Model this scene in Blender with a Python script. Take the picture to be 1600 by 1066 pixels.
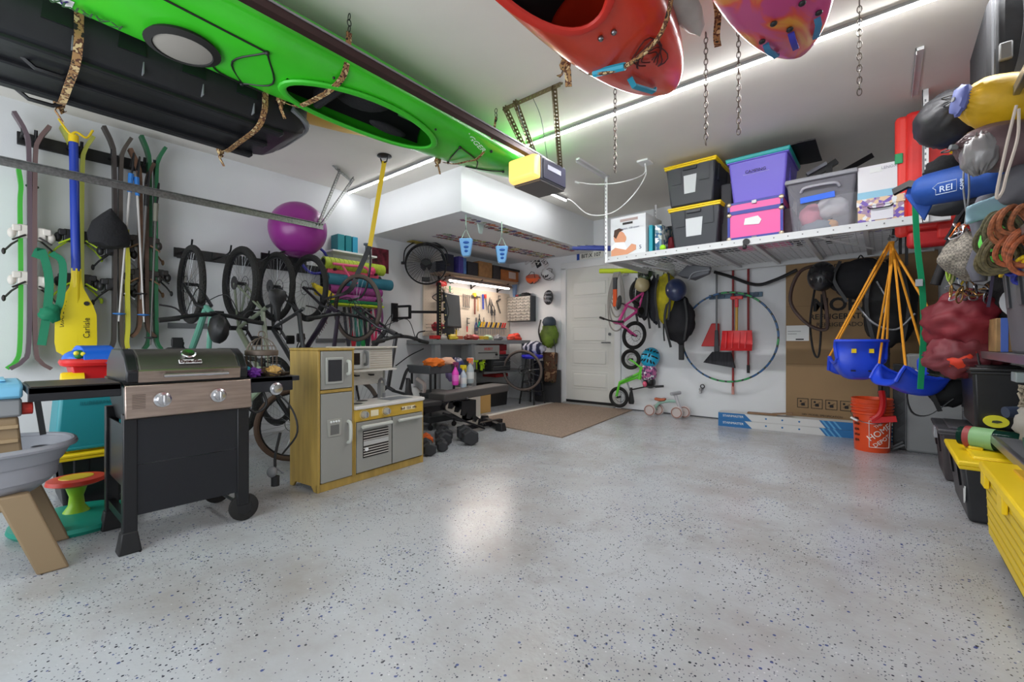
import bpy, bmesh, math, random
from mathutils import Vector, Matrix, Euler, noise
for o in list(bpy.data.objects): bpy.data.objects.remove(o)
S = bpy.context.scene
C = S.collection
PI = math.pi
rnd = random.Random(7)
# ---------------------------------------------------------------- camera
cd = bpy.data.cameras.new('camera'); cam = bpy.data.objects.new('camera', cd); C.objects.link(cam)
cd.sensor_width = 36; cd.lens = 36*700/1600; cd.clip_start = .05
cam.location = (0, 0, 1.0); cam.rotation_euler = (PI/2, 0, math.radians(39.85)); cd.shift_y = 2.5/1600
S.camera = cam
# ---------------------------------------------------------------- world, exposure
S.view_settings.view_transform = 'Standard'; S.view_settings.look = 'None'; S.view_settings.gamma = 1
S.view_settings.use_curve_mapping = False; S.view_settings.exposure = 0.36
W = bpy.data.worlds.new('world'); S.world = W; W.use_nodes = True
bg = W.node_tree.nodes['Background']; bg.inputs[0].default_value = (.86, .92, 1, 1); bg.inputs[1].default_value = .22
# ---------------------------------------------------------------- area lights: added fills by the camera, and output of the modelled lamps
def area(name, loc, rot, sx, sy, power, col=(1, 1, 1)):
    l = bpy.data.lights.new(name, 'AREA'); l.shape = 'RECTANGLE'; l.size = sx; l.size_y = sy; l.energy = power; l.color = col
    o = bpy.data.objects.new(name, l); C.objects.link(o); o.location = loc; o.rotation_euler = rot; return o
area('overhead_fill_light', (-2.2, .1, 2.85), (0, 0, 0), 4.5, .06, 8, (.93, .97, 1))  # added overhead fill near the camera, no fixture modelled there
area('rear_fill_light', (-2.3, -1.4, 1.3), (math.radians(108), 0, 0), 4.6, 2.0, 95, (.9, .95, 1))  # added fill from the open rear, tilted up to brighten ceiling and undersides
area('shop_light_lamp', (-4.96, 5.2, 1.9), (0, math.radians(-25), 0), .05, 1.35, 6, (1, .93, .86))
area('led_strip_lamp', (-.85, 3.385, 2.885), (0, 0, 0), 3.6, .03, 74, (.97, .98, 1))
area('led_strip_lamp', (-4.4, 3.03, 2.885), (0, 0, 0), 1.6, .03, 5, (.97, .98, 1))
area('led_strip_lamp', (-3.25, 4.1, 2.885), (0, 0, 0), .03, 1.8, 5, (.97, .98, 1))
# real strips (see LED_STRIPS below): strength
LED = 46.0
# ---------------------------------------------------------------- helpers
def lin(c): return tuple(((x/255+.055)/1.055)**2.4 if x > 10 else x/255/12.92 for x in c)
MC = {}
def mat(rgb, rough=.55, metal=0, var=0, vs=8, bump=0, bs=40, emit=0, alpha=1, trans=0, coat=0, kind=None, rgb2=None, stretch=None):
    key = (tuple(rgb), rough, metal, var, vs, bump, bs, emit, alpha, trans, coat, kind, rgb2, stretch)
    if key in MC: return MC[key]
    m = bpy.data.materials.new('mat'); m.use_nodes = True; MC[key] = m
    nt = m.node_tree; N = nt.nodes; Lk = nt.links; b = N['Principled BSDF']
    c = lin(rgb) + (1,)
    b.inputs['Base Color'].default_value = c; b.inputs['Roughness'].default_value = rough; b.inputs['Metallic'].default_value = metal
    if coat: b.inputs['Coat Weight'].default_value = coat; b.inputs['Coat Roughness'].default_value = .15
    if trans: b.inputs['Transmission Weight'].default_value = trans; b.inputs['IOR'].default_value = 1.2
    if alpha < 1: b.inputs['Alpha'].default_value = alpha
    if emit: b.inputs['Emission Color'].default_value = c; b.inputs['Emission Strength'].default_value = emit
    if var or bump or rgb2:
        tc = N.new('ShaderNodeTexCoord'); src = tc.outputs['Object']
        if stretch:
            mp = N.new('ShaderNodeMapping'); mp.inputs['Scale'].default_value = stretch; Lk.new(src, mp.inputs[0]); src = mp.outputs[0]
    if var or rgb2:
        if kind == 'swirl':
            nz = N.new('ShaderNodeTexNoise'); nz.inputs['Scale'].default_value = vs; nz.inputs['Detail'].default_value = 3; nz.inputs['Distortion'].default_value = 1.5; f = nz.outputs['Fac']
        elif kind == 'checker':
            nz = N.new('ShaderNodeTexChecker'); nz.inputs['Scale'].default_value = vs; f = nz.outputs['Fac']
        elif kind == 'wave':
            nz = N.new('ShaderNodeTexWave'); nz.inputs['Scale'].default_value = vs; nz.inputs['Distortion'].default_value = 1.5; f = nz.outputs['Fac']
        elif kind == 'cells':
            nz = N.new('ShaderNodeTexVoronoi'); nz.inputs['Scale'].default_value = vs; sp = N.new('ShaderNodeSeparateColor'); Lk.new(nz.outputs['Color'], sp.inputs[0]); f = sp.outputs[0]
        else:
            nz = N.new('ShaderNodeTexNoise'); nz.inputs['Scale'].default_value = vs; nz.inputs['Detail'].default_value = 5; f = nz.outputs['Fac']
        Lk.new(src, nz.inputs['Vector'])
        rp = N.new('ShaderNodeValToRGB'); Lk.new(f, rp.inputs[0])
        d = rgb2 or tuple(x*(1-var) for x in rgb)
        if kind in ('camo', 'cells') or (kind is None and rgb2):
            rp.color_ramp.interpolation = 'CONSTANT'
            rp.color_ramp.elements[0].color = lin(d)+(1,); rp.color_ramp.elements[0].position = 0
            rp.color_ramp.elements[1].color = c; rp.color_ramp.elements[1].position = .5
            if kind == 'camo':
                e = rp.color_ramp.elements.new(.42); e.color = lin((86, 50, 34))+(1,)
                e = rp.color_ramp.elements.new(.62); e.color = lin((30, 26, 22))+(1,)
            if kind == 'cells':
                e = rp.color_ramp.elements.new(.3); e.color = lin(tuple((p+q)/2 for p, q in zip(rgb, d)))+(1,)
                e = rp.color_ramp.elements.new(.75); e.color = lin((225, 225, 228))+(1,)
        else:
            rp.color_ramp.elements[0].color = lin(d)+(1,); rp.color_ramp.elements[0].position = .42 if kind == 'swirl' else .3
            rp.color_ramp.elements[1].color = c; rp.color_ramp.elements[1].position = .52 if kind == 'swirl' else .7
            if kind == 'swirl': e = rp.color_ramp.elements.new(.62); e.color = lin((226, 150, 60))+(1,)
        Lk.new(rp.outputs[0], b.inputs['Base Color'])
    if bump:
        nb = N.new('ShaderNodeTexNoise'); nb.inputs['Scale'].default_value = bs; nb.inputs['Detail'].default_value = 4; Lk.new(src, nb.inputs['Vector'])
        bp = N.new('ShaderNodeBump'); bp.inputs['Strength'].default_value = bump; bp.inputs['Distance'].default_value = .02
        Lk.new(nb.outputs['Fac'], bp.inputs['Height']); Lk.new(bp.outputs[0], b.inputs['Normal'])
    return m
def basis(d):
    d = Vector(d).normalized(); u = Vector((0, 0, 1)) if abs(d.z) < .9 else Vector((1, 0, 0))
    a = d.cross(u).normalized(); return a, d.cross(a).normalized(), d
class G:
    def __init__(s): s.v = []; s.f = []; s.m = Matrix()
    def add(s, vs, fs):
        n = len(s.v); s.v += [tuple(s.m @ Vector(p)) for p in vs]; s.f += [tuple(i+n for i in q) for q in fs]; return s
    def box(s, x0, y0, z0, x1, y1, z1):
        return s.add([(x, y, z) for x in (x0, x1) for y in (y0, y1) for z in (z0, z1)],
                     [(0, 1, 3, 2), (4, 6, 7, 5), (0, 4, 5, 1), (2, 3, 7, 6), (0, 2, 6, 4), (1, 5, 7, 3)])
    def cb(s, c, d): return s.box(c[0]-d[0]/2, c[1]-d[1]/2, c[2]-d[2]/2, c[0]+d[0]/2, c[1]+d[1]/2, c[2]+d[2]/2)
    def taper(s, z0, z1, a, b, a2, b2, cx=0, cy=0):           # box a*b at z0, a2*b2 at z1
        return s.add([(cx+sx*w/2, cy+sy*h/2, z) for z, w, h in ((z0, a, b), (z1, a2, b2)) for sx, sy in ((-1, -1), (1, -1), (1, 1), (-1, 1))],
                     [(0, 3, 2, 1), (4, 5, 6, 7), (0, 1, 5, 4), (1, 2, 6, 5), (2, 3, 7, 6), (3, 0, 4, 7)])
    def bar(s, p, q, w, h=None, up=None):                       # rectangular bar from p to q
        h = h or w; p = Vector(p); q = Vector(q); d = (q-p).normalized()
        u = Vector(up) if up else (Vector((0, 0, 1)) if abs(d.z) < .9 else Vector((0, 1, 0)))
        a = d.cross(u).normalized(); b = a.cross(d).normalized()
        vs = [e+a*(i*w/2)+b*(j*h/2) for e in (p, q) for i, j in ((-1, -1), (1, -1), (1, 1), (-1, 1))]
        return s.add(vs, [(0, 1, 2, 3), (7, 6, 5, 4), (0, 4, 5, 1), (1, 5, 6, 2), (2, 6, 7, 3), (3, 7, 4, 0)])
    def loft(s, rings, caps=True, closed=False):
        n = len(rings[0]); vs = [p for r in rings for p in r]; fs = []
        m = len(rings)
        for i in range(m if closed else m-1):
            for j in range(n):
                a = i*n+j; b = i*n+(j+1) % n; c = ((i+1) % m)*n+(j+1) % n; d = ((i+1) % m)*n+j
                fs.append((a, b, c, d))
        if caps and not closed: fs += [tuple(range(n-1, -1, -1)), tuple(range((m-1)*n, m*n))]
        return s.add(vs, fs)
    def cyl(s, p, q, r, r2=None, n=14, caps=True):
        r2 = r if r2 is None else r2; p = Vector(p); q = Vector(q); a, b, d = basis(q-p)
        return s.loft([[e+a*(k*math.cos(2*PI*i/n))+b*(k*math.sin(2*PI*i/n)) for i in range(n)] for e, k in ((p, r), (q, r2))], caps)
    def tube(s, pts, r, n=7, closed=False, flat=1):
        pts = [Vector(p) for p in pts]; m = len(pts); rings = []; prev = None
        rr = r if hasattr(r, '__len__') else [r]*m
        for i, p in enumerate(pts):
            if closed: d = pts[(i+1) % m]-pts[i-1]
            else: d = pts[min(i+1, m-1)]-pts[max(i-1, 0)]
            if d.length < 1e-7: d = Vector((0, 0, 1))
            d.normalize()
            if prev is None: a, b, _ = basis(d)
            else:
                a = (prev-d*prev.dot(d)); a = a.normalized() if a.length > 1e-5 else basis(d)[0]; b = d.cross(a)
            prev = a
            rings.append([p+a*(rr[i]*math.cos(2*PI*k/n))+b*(rr[i]*flat*math.sin(2*PI*k/n)) for k in range(n)])
        return s.loft(rings, True, closed)
    def lathe(s, prof, n=20, o=(0, 0, 0), ax='z', caps=True):
        o = Vector(o); A = {'z': Matrix(), 'x': Matrix.Rotation(PI/2, 3, 'Y').to_4x4(), 'y': Matrix.Rotation(-PI/2, 3, 'X').to_4x4()}[ax]
        return s.loft([[A @ Vector((max(r, 1e-4)*math.cos(2*PI*i/n), max(r, 1e-4)*math.sin(2*PI*i/n), z))+o for i in range(n)] for r, z in prof], caps)
    def prism(s, pts, a, b, pl='xz'):                          # outline in plane pl, extruded a..b along the third axis
        f = {'xz': lambda p, t: (p[0], t, p[1]), 'xy': lambda p, t: (p[0], p[1], t), 'yz': lambda p, t: (t, p[0], p[1])}[pl]
        return s.loft([[f(p, t) for p in pts] for t in (a, b)])
    def ell(s, c, r, n=16, m=10, v0=-PI/2, v1=PI/2, fn=None):
        r = r if hasattr(r, '__len__') else (r, r, r); rings = []
        for i in range(m+1):
            t = v0+(v1-v0)*i/m; cr = max(math.cos(t), 1e-3)
            ring = []
            for j in range(n):
                d = Vector((cr*math.cos(2*PI*j/n), cr*math.sin(2*PI*j/n), math.sin(t))); k = fn(d) if fn else 1
                ring.append((c[0]+r[0]*d.x*k, c[1]+r[1]*d.y*k, c[2]+r[2]*d.z*k))
            rings.append(ring)
        return s.loft(rings)
    def ring(s, c, R, r, ax='x', n=28, k=8, e=1, flat=1):                  # torus; e squashes second axis
        a, b = {'x': ((0, 1, 0), (0, 0, 1)), 'y': ((1, 0, 0), (0, 0, 1)), 'z': ((1, 0, 0), (0, 1, 0))}[ax]
        a = Vector(a); b = Vector(b); c = Vector(c)
        return s.tube([c+a*(R*math.cos(2*PI*i/n))+b*(R*e*math.sin(2*PI*i/n)) for i in range(n)], r, k, True, flat)
    def band(s, pts, w, t, up=(0, 1, 0)):                       # flat strap through pts, width w along up, thickness t
        pts = [Vector(p) for p in pts]; up = Vector(up).normalized(); rings = []
        for i, p in enumerate(pts):
            d = (pts[min(i+1, len(pts)-1)]-pts[max(i-1, 0)]).normalized(); nrm = d.cross(up)
            if nrm.length < 1e-4: nrm = Vector((1, 0, 0))
            nrm.normalize(); u2 = nrm.cross(d).normalized()
            rings.append([p+u2*w/2+nrm*t/2, p-u2*w/2+nrm*t/2, p-u2*w/2-nrm*t/2, p+u2*w/2-nrm*t/2])
        return s.loft(rings)
    def surf(s, fn, nu, nv, skip=None):
        n = len(s.v); vs = [fn(i/nu, j/nv) for i in range(nu+1) for j in range(nv+1)]
        fs = [(i*(nv+1)+j, (i+1)*(nv+1)+j, (i+1)*(nv+1)+j+1, i*(nv+1)+j+1) for i in range(nu) for j in range(nv)
              if not (skip and skip((i+.5)/nu, (j+.5)/nv))]
        return s.add(vs, fs)
def TR(x=0, y=0, z=0, rx=0, ry=0, rz=0, s=1): return Matrix.Translation((x, y, z)) @ Euler((math.radians(rx), math.radians(ry), math.radians(rz))).to_matrix().to_4x4() @ Matrix.Scale(s, 4)
def obj(name, g, m, parent=None, bev=0, smooth=35, solid=0, sub=0, world=False, label=None, loc=None, rotz=0, rot=None, nonorm=False):
    me = bpy.data.meshes.new(name); me.from_pydata(g.v, [], g.f)
    if not nonorm:
        bm = bmesh.new(); bm.from_mesh(me); bmesh.ops.recalc_face_normals(bm, faces=bm.faces); bm.to_mesh(me); bm.free()
    me.materials.append(m)
    if smooth == 35 and len(g.f) > 150 and name in SOFT: smooth = 89
    if smooth:
        me.polygons.foreach_set('use_smooth', [True]*len(me.polygons)); me.set_sharp_from_angle(angle=math.radians(smooth))
    me.update()
    o = bpy.data.objects.new(name, me); C.objects.link(o)
    if sub: q = o.modifiers.new('s', 'SUBSURF'); q.levels = q.render_levels = sub
    if solid: q = o.modifiers.new('t', 'SOLIDIFY'); q.thickness = solid; q.offset = 0
    if bev: q = o.modifiers.new('b', 'BEVEL'); q.width = bev; q.segments = 2; q.limit_method = 'ANGLE'; q.angle_limit = math.radians(40)
    if loc: o.location = loc
    if rotz: o.rotation_euler.z = math.radians(rotz)
    if rot: o.rotation_euler = [math.radians(a) for a in rot]
    if parent:
        o.parent = parent
        if world: o.matrix_parent_inverse = WM[parent.name].inverted()
    if label: o['label'] = label
    return o
WM = {}
SOFT = {'body', 'bag', 'cloth', 'rag', 'gear', 'upper_body', 'lower_body', 'red_lining', 'shirt', 'silver_end', 'gear_pile', 'gear_sack', 'grey_sack', 'plastic_bag', 'mesh_bag', 'duffel', 'checked_bag', 'black_pouch', 'dark_roll', 'pink_bag', 'glove', 'green_fabric', 'lid', 'contents', 'knot', 'helmet_bag', 'ball', 'cover'}
def tag(o, label, cat, group=None, kind=None):
    o['label'] = label; o['category'] = cat
    if group: o['group'] = group
    if kind: o['kind'] = kind
    return o
def thing(name, label, cat, loc=(0, 0, 0), rz=0, group=None, rot=None):
    o = bpy.data.objects.new(name, None); C.objects.link(o); o.empty_display_size = .05
    o.location = loc; o.rotation_euler = [math.radians(a) for a in rot] if rot else (0, 0, math.radians(rz))
    WM[o.name] = Matrix.Translation(loc) @ o.rotation_euler.to_matrix().to_4x4()
    return tag(o, label, cat, group)
def solo(name, label, cat, g, m, loc=None, rz=0, group=None, **k):
    return tag(obj(name, g, m, loc=loc, rotz=rz, **k), label, cat, group)
def dup(root, loc=None, rz=None, label=None, rot=None, scale=None):
    r = root.copy(); C.objects.link(r)
    if loc: r.location = loc
    if rz is not None: r.rotation_euler = (0, 0, math.radians(rz))
    if rot: r.rotation_euler = [math.radians(a) for a in rot]
    if scale: r.scale = (scale,)*3
    if label: r['label'] = label
    for ch in list(root.children):
        c = ch.copy(); C.objects.link(c); c.parent = r
        for g in list(ch.children):
            d = g.copy(); C.objects.link(d); d.parent = c
    return r
def struct(name, g, m, **k):
    o = obj(name, g, m, **k); o['kind'] = 'structure'; return o
def text(name, s, size, m, parent, M, depth=.001, align='CENTER', bold=0):  # lettering as a mesh; M places the text plane (x right, y up)
    cu = bpy.data.curves.new('t', 'FONT'); cu.body = s; cu.size = size; cu.extrude = depth; cu.align_x = align; cu.align_y = 'CENTER'; cu.resolution_u = 3; cu.offset = bold
    t = bpy.data.objects.new('t', cu); C.objects.link(t); dg = bpy.context.evaluated_depsgraph_get()
    me = bpy.data.meshes.new_from_object(t.evaluated_get(dg)); bpy.data.objects.remove(t); bpy.data.curves.remove(cu)
    me.transform(M); me.materials.clear(); me.materials.append(m); me.name = name
    o = bpy.data.objects.new(name, me); C.objects.link(o)
    if parent: o.parent = parent
    return o
def face(x, y, z, d, tilt=0):      # text plane matrices: facing '-y', '+x', '-x'
    r = {'-y': (90, 0, 0), '+x': (90, 0, 90), '-x': (90, 0, -90), 'up': (0, 0, 0), 'down': (180, 0, 0)}[d]
    return Matrix.Translation((x, y, z)) @ Euler([math.radians(a) for a in r]).to_matrix().to_4x4() @ Matrix.Rotation(math.radians(tilt), 4, 'Z')
CA, SA = math.cos(math.radians(39.85)), math.sin(math.radians(39.85))
def pt(u, v, **k):                 # photograph pixel -> point on a real plane of the garage (x=, y=, z=) or at depth t=
    a = (u-800)/700; dx, dy, b = -SA+a*CA, CA+a*SA, (535.5-v)/700
    t = k['x']/dx if 'x' in k else k['y']/dy if 'y' in k else (k['z']-1)/b if 'z' in k else k['t']
    return Vector((dx*t, dy*t, 1+b*t))
def bez(pts, n=8):                 # smooth curve through pts (Catmull-Rom)
    P = [Vector(p) for p in pts]; P = [2*P[0]-P[1]]+P+[2*P[-1]-P[-2]]; out = []
    for i in range(1, len(P)-2):
        for k in range(n):
            t = k/n; a, b, c, d = P[i-1:i+3]
            out.append(.5*((2*b)+(c-a)*t+(2*a-5*b+4*c-d)*t*t+(3*b-a-3*c+d)*t**3))
    out.append(P[-2]); return out
def lump(seed, amp=.12, fr=2.2, wr=0, wn=9):
    def f(d):
        k = 1+amp*noise.noise(Vector((d.x*fr+seed, d.y*fr, d.z*fr+seed*2)))
        if wr: k += wr*math.sin(wn*math.atan2(d.y, d.x)+4*noise.noise(d*3+Vector((seed, 0, 0))))*abs(d.z)
        return k
    return f
# ---------------------------------------------------------------- common materials
BLK = mat((22, 22, 24), .5); BLKM = mat((28, 28, 31), .35, .2); RUB = mat((30, 29, 28), .85); CHR = mat((205, 205, 208), .22, 1)
STEEL = mat((150, 152, 155), .32, 1, var=.15, vs=30); GALV = mat((160, 162, 160), .38, .85, var=.2, vs=60); WHT = mat((235, 235, 235), .45)
WPL = mat((215, 216, 218), .4); GRY = mat((120, 122, 124), .5); DGRY = mat((58, 60, 64), .55); YEL = mat((240, 205, 20), .4); RED = mat((205, 30, 30), .4)
CAMO = mat((158, 120, 76), .8, vs=30, kind='camo', rgb2=(204, 178, 130)); BLKF = mat((26, 26, 29), .85, bump=.3, bs=60); LABEL = mat((225, 226, 224), .6)
INK = mat((25, 22, 22), .7); WINK = mat((240, 238, 230), .6)
# ---------------------------------------------------------------- structure
WX, BY, CZ, SZ, SX, SY, RX = -5.28, 6.25, 2.92, 2.43, -3.54, 3.38, 1.2
def floor_mat():
    m = bpy.data.materials.new('floor_epoxy'); m.use_nodes = True; nt = m.node_tree; N = nt.nodes; K = nt.links; b = N['Principled BSDF']
    tc = N.new('ShaderNodeTexCoord'); v = tc.outputs['Object']
    n1 = N.new('ShaderNodeTexNoise'); n1.inputs['Scale'].default_value = 1.3; n1.inputs['Detail'].default_value = 9; n1.inputs['Roughness'].default_value = .62; K.new(v, n1.inputs[0])
    r1 = N.new('ShaderNodeValToRGB'); K.new(n1.outputs[0], r1.inputs[0]); e = r1.color_ramp.elements
    e[0].position = .33; e[0].color = lin((158, 155, 152))+(1,); e[1].position = .56; e[1].color = lin((182, 185, 189))+(1,)
    prev = r1.outputs[0]
    dn = N.new('ShaderNodeTexNoise'); dn.inputs['Scale'].default_value = 2.6; dn.inputs['Detail'].default_value = 4; K.new(v, dn.inputs[0])
    for sc, thr, col, gate in ((62, .16, (48, 50, 62), .5), (48, .17, (70, 82, 130), .56), (75, .13, (212, 212, 214), .56), (120, .2, (92, 94, 104), .46), (34, .11, (40, 42, 52), .54)):
        vo = N.new('ShaderNodeTexVoronoi'); vo.inputs['Scale'].default_value = sc; K.new(v, vo.inputs['Vector'])
        sp = N.new('ShaderNodeSeparateColor'); K.new(vo.outputs['Color'], sp.inputs[0])
        lt = N.new('ShaderNodeMath'); lt.operation = 'LESS_THAN'; lt.inputs[1].default_value = thr*1.5; K.new(vo.outputs['Distance'], lt.inputs[0])
        rs = N.new('ShaderNodeMath'); rs.operation = 'GREATER_THAN'; rs.inputs[1].default_value = .74; K.new(sp.outputs[0], rs.inputs[0])
        mu = N.new('ShaderNodeMath'); mu.operation = 'MULTIPLY'; K.new(lt.outputs[0], mu.inputs[0]); K.new(rs.outputs[0], mu.inputs[1])
        gt = N.new('ShaderNodeMath'); gt.operation = 'GREATER_THAN'; gt.inputs[1].default_value = gate; K.new(dn.outputs[0], gt.inputs[0])
        r3 = N.new('ShaderNodeMath'); r3.operation = 'GREATER_THAN'; r3.inputs[1].default_value = .72; K.new(sp.outputs[1], r3.inputs[0])
        mx_ = N.new('ShaderNodeMath'); mx_.operation = 'MAXIMUM'; K.new(gt.outputs[0], mx_.inputs[0]); K.new(r3.outputs[0], mx_.inputs[1])
        m2 = N.new('ShaderNodeMath'); m2.operation = 'MULTIPLY'; K.new(mu.outputs[0], m2.inputs[0]); K.new(mx_.outputs[0], m2.inputs[1])
        mx = N.new('ShaderNodeMix'); mx.data_type = 'RGBA'; K.new(m2.outputs[0], mx.inputs[0]); K.new(prev, mx.inputs[6]); mx.inputs[7].default_value = lin(col)+(1,)
        prev = mx.outputs[2]
    # worn dirty scuffs
    n2 = N.new('ShaderNodeTexNoise'); n2.inputs['Scale'].default_value = .9; n2.inputs['Detail'].default_value = 12; n2.inputs['Roughness'].default_value = .7; n2.inputs['Distortion'].default_value = .6; K.new(v, n2.inputs[0])
    r2 = N.new('ShaderNodeValToRGB'); K.new(n2.outputs[0], r2.inputs[0]); r2.color_ramp.elements[0].position = .3; r2.color_ramp.elements[0].color = (.6, .6, .6, 1); r2.color_ramp.elements[1].position = .44; r2.color_ramp.elements[1].color = (0, 0, 0, 1)
    mx = N.new('ShaderNodeMix'); mx.data_type = 'RGBA'; K.new(r2.outputs[0], mx.inputs[0]); K.new(prev, mx.inputs[6]); mx.inputs[7].default_value = lin((124, 117, 110))+(1,)
    K.new(mx.outputs[2], b.inputs['Base Color'])
    r4 = N.new('ShaderNodeMapRange'); K.new(n1.outputs[0], r4.inputs[0]); r4.inputs[3].default_value = .28; r4.inputs[4].default_value = .16; K.new(r4.outputs[0], b.inputs['Roughness'])
    bp = N.new('ShaderNodeBump'); bp.inputs['Strength'].default_value = .25; bp.inputs['Distance'].default_value = .004
    nn = N.new('ShaderNodeTexNoise'); nn.inputs['Scale'].default_value = 45; K.new(v, nn.inputs[0]); K.new(nn.outputs[0], bp.inputs['Height']); K.new(bp.outputs[0], b.inputs['Normal'])
    return m
struct('floor', G().box(WX-.2, -1.6, -.15, RX+.2, BY+.2, 0), floor_mat())
WALL = mat((226, 228, 230), .75, var=.03, vs=1.5, bump=.04, bs=90)
struct('wall_left', G().box(WX-.15, -1.6, 0, WX, BY+.15, CZ), WALL)
struct('wall_back', G().box(WX, BY, 0, RX, BY+.15, CZ), WALL)
struct('wall_right', G().box(RX, -1.6, 0, RX+.15, BY+.15, CZ), WALL)
CEIL = mat((232, 228, 220), .7, var=.04, vs=1.2, bump=.12, bs=5)
struct('ceiling', G().box(WX-.15, -1.6, CZ, RX+.15, BY+.15, CZ+.12), CEIL)
struct('ceiling_soffit', G().box(WX, SY, SZ, SX, BY, CZ), WALL)
struct('baseboard_back', G().box(-3.1, BY-.012, 0, RX, BY, .012), DGRY)
struct('trim_1', G().box(WX+.6, 3.82, 0, -4.2, 6.25, .004) if False else G().add([(-4.3, 6.24, .002), (-4.23, 6.24, .002), (-4.1, 4.02, .002), (-4.2, 4.02, .002), (-4.3, 6.24, .006), (-4.23, 6.24, .006), (-4.1, 4.02, .006), (-4.2, 4.02, .006)], [(0, 1, 2, 3), (4, 5, 6, 7), (0, 4, 7, 3), (1, 5, 6, 2), (0, 1, 5, 4), (2, 3, 7, 6)]), mat((205, 200, 190), .6))
# door with casing
DX0, DX1, DZ0, DZ1 = -4.035, -3.165, .06, 2.2
dr = struct('door_1', G().box(DX0, BY-.02, DZ0, DX1, BY+.02, DZ1), mat((205, 205, 200), .5))
PM = mat((208, 208, 203), .5)
for i in range(5):
    z0 = .27+i*.365
    obj('panel', G().box(DX0+.15, BY-.032, z0+.03, DX1-.15, BY-.02, z0+.23), PM, dr, bev=.008)
    obj('panel_frame', G().box(DX0+.11, BY-.024, z0-.01, DX1-.11, BY-.019, z0+.27), mat((203, 203, 198), .5), dr, bev=.004)
obj('threshold_sweep', G().box(DX0, BY-.03, .03, DX1, BY-.01, .075), BLK, dr)
hd = obj('door_handle', G().cyl((DX1-.08, BY-.02, 1.0), (DX1-.08, BY-.07, 1.0), .012).bar((DX1-.07, BY-.07, 1.0), (DX1-.2, BY-.07, 1.0), .015, .02), STEEL, dr)
obj('deadbolt', G().cyl((DX1-.08, BY-.02, 1.13), (DX1-.08, BY-.04, 1.13), .022), STEEL, dr)
CAS = mat((214, 215, 216), .5)
struct('trim_2', G().box(DX0-.1, BY-.035, 0, DX0, BY, DZ1+.02).box(DX1, BY-.035, 0, DX1+.1, BY, DZ1+.02), CAS, bev=.006)
struct('trim_3', G().box(DX0-.1, BY-.035, DZ1, DX1+.1, BY, DZ1+.11), CAS, bev=.006)
struct('trim_4', G().box(DX0-.02, BY-.1, 0, DX1+.02, BY-.0, .035), mat((150, 150, 148), .5))
# LED strips on the ceiling
def led(name, p, q, lbl, st=1.0):
    t = thing(name, lbl, 'light', (p[0], p[1], CZ-.03)); P = Vector((0, 0, .01)); Q = Vector(q)-Vector(p); Q.z = .01
    a, b = Vector((0, 0, .018)), Vector((Q.x, Q.y, .018))
    obj('channel', G().bar(a, b, .044, .024), mat((170, 172, 175), .4, .6), t)
    obj('diffuser', G().tube([(0, 0, -.001), (Q.x, Q.y, -.001)], .009, 8), mat((255, 255, 255), .5, emit=LED*st), t)
led('led_strip_light', (WX+.05, 3.03, 0), (SX+.02, 3.03, 0), 'white LED strip on ceiling along the left face of the soffit', .3)
led('led_strip_light', (-2.7, 3.4, 0), (.95, 3.37, 0), 'longest white LED strip crossing the ceiling behind the red kayak')
led('led_strip_light', (-3.27, 3.2, 0), (-3.27, 5.04, 0), 'short white LED strip on ceiling running behind the garage door opener', .3)
# ================================================================ hanging boats
def kayak(name, label, x, y0, y1, z, w, hd, hh, m, mr, cock=None, seed=0, tip=(.5, .35), roll=0):
    """Boat along y, deck side down.  y1 is the far tip."""
    t = thing(name, label, 'kayak', (x, y1, z), rot=(0, roll, 0)); L = y1-y0
    def wd(s):                       # half width along the length, s=0 far tip
        a = min(1, s/.5); b = min(1, (1-s)/.5)
        return w/2*max(.02, (1-(1-a)**2.2)**.62)*max(.02, (1-(1-b)**2.2)**.62)
    def P(s, th):
        ww = wd(s); e = max(.0, 1-(abs(2*s-1))**3)
        c, q = math.cos(th), math.sin(th)
        rk = (abs(2*s-1))**5*tip[1]*hh
        if q < 0: zz = -hd*abs(q)**.9*(.35+.65*e)*(ww/(w/2))**.4
        else: zz = hh*abs(q)**.7*(.3+.7*e)*(ww/(w/2))**.35
        xx = ww*math.copysign(abs(c)**.75, c)
        return (xx, -L*s, zz+rk)
    def skip(u, v):
        if not cock: return False
        p = P(u, v*2*PI); 
        return p[2] < 0.02 and math.sin(v*2*PI) < 0 and ((p[1]+cock[0])/cock[1])**2+(p[0]/cock[2])**2 < 1
    g = G(); g.surf(lambda u, v: P(u, v*2*PI), 90, 56, skip)
    h = obj('hull', g, m, t, smooth=60)
    if cock:
        pts = []
        for k in range(40):
            a = 2*PI*k/40; yy = -cock[0]+cock[1]*math.cos(a); xx = cock[2]*math.sin(a); s = -yy/L
            c = max(-1, min(1, xx/wd(s))); th = -math.acos(math.copysign(abs(c)**(1/.75), c))
            pts.append(Vector((xx, yy, P(s, th)[2]-.012)))
        obj('cockpit_rim', G().tube(pts, .024, 8, True, .55), mr, t)
        g2 = G()
        def I(u, v):
            s = (cock[0]-cock[1]*1.15+2.3*cock[1]*u)/L; p = P(s, v*2*PI); return (p[0]*.93, p[1], p[2]*.85+.01)
        g2.surf(I, 20, 30, lambda u, v: math.sin(v*2*PI) < -.05)
        obj('cockpit_lining', g2, cock[3], t)
    return t, P, wd, L
KG = mat((62, 205, 40), .32, var=.12, vs=2, coat=.3); KGD = mat((45, 165, 35), .4)
kt, KP, KW, KL = kayak('kayak', 'bright green sea kayak strapped deck-down under the ceiling', -2.74, -1.0, 3.75, 2.66, .66, .12, .2, KG, mat((60, 190, 45), .35), (2.02, .56, .235, mat((24, 26, 28), .7)), tip=(.5, .1))
KL = 4.75
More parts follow.
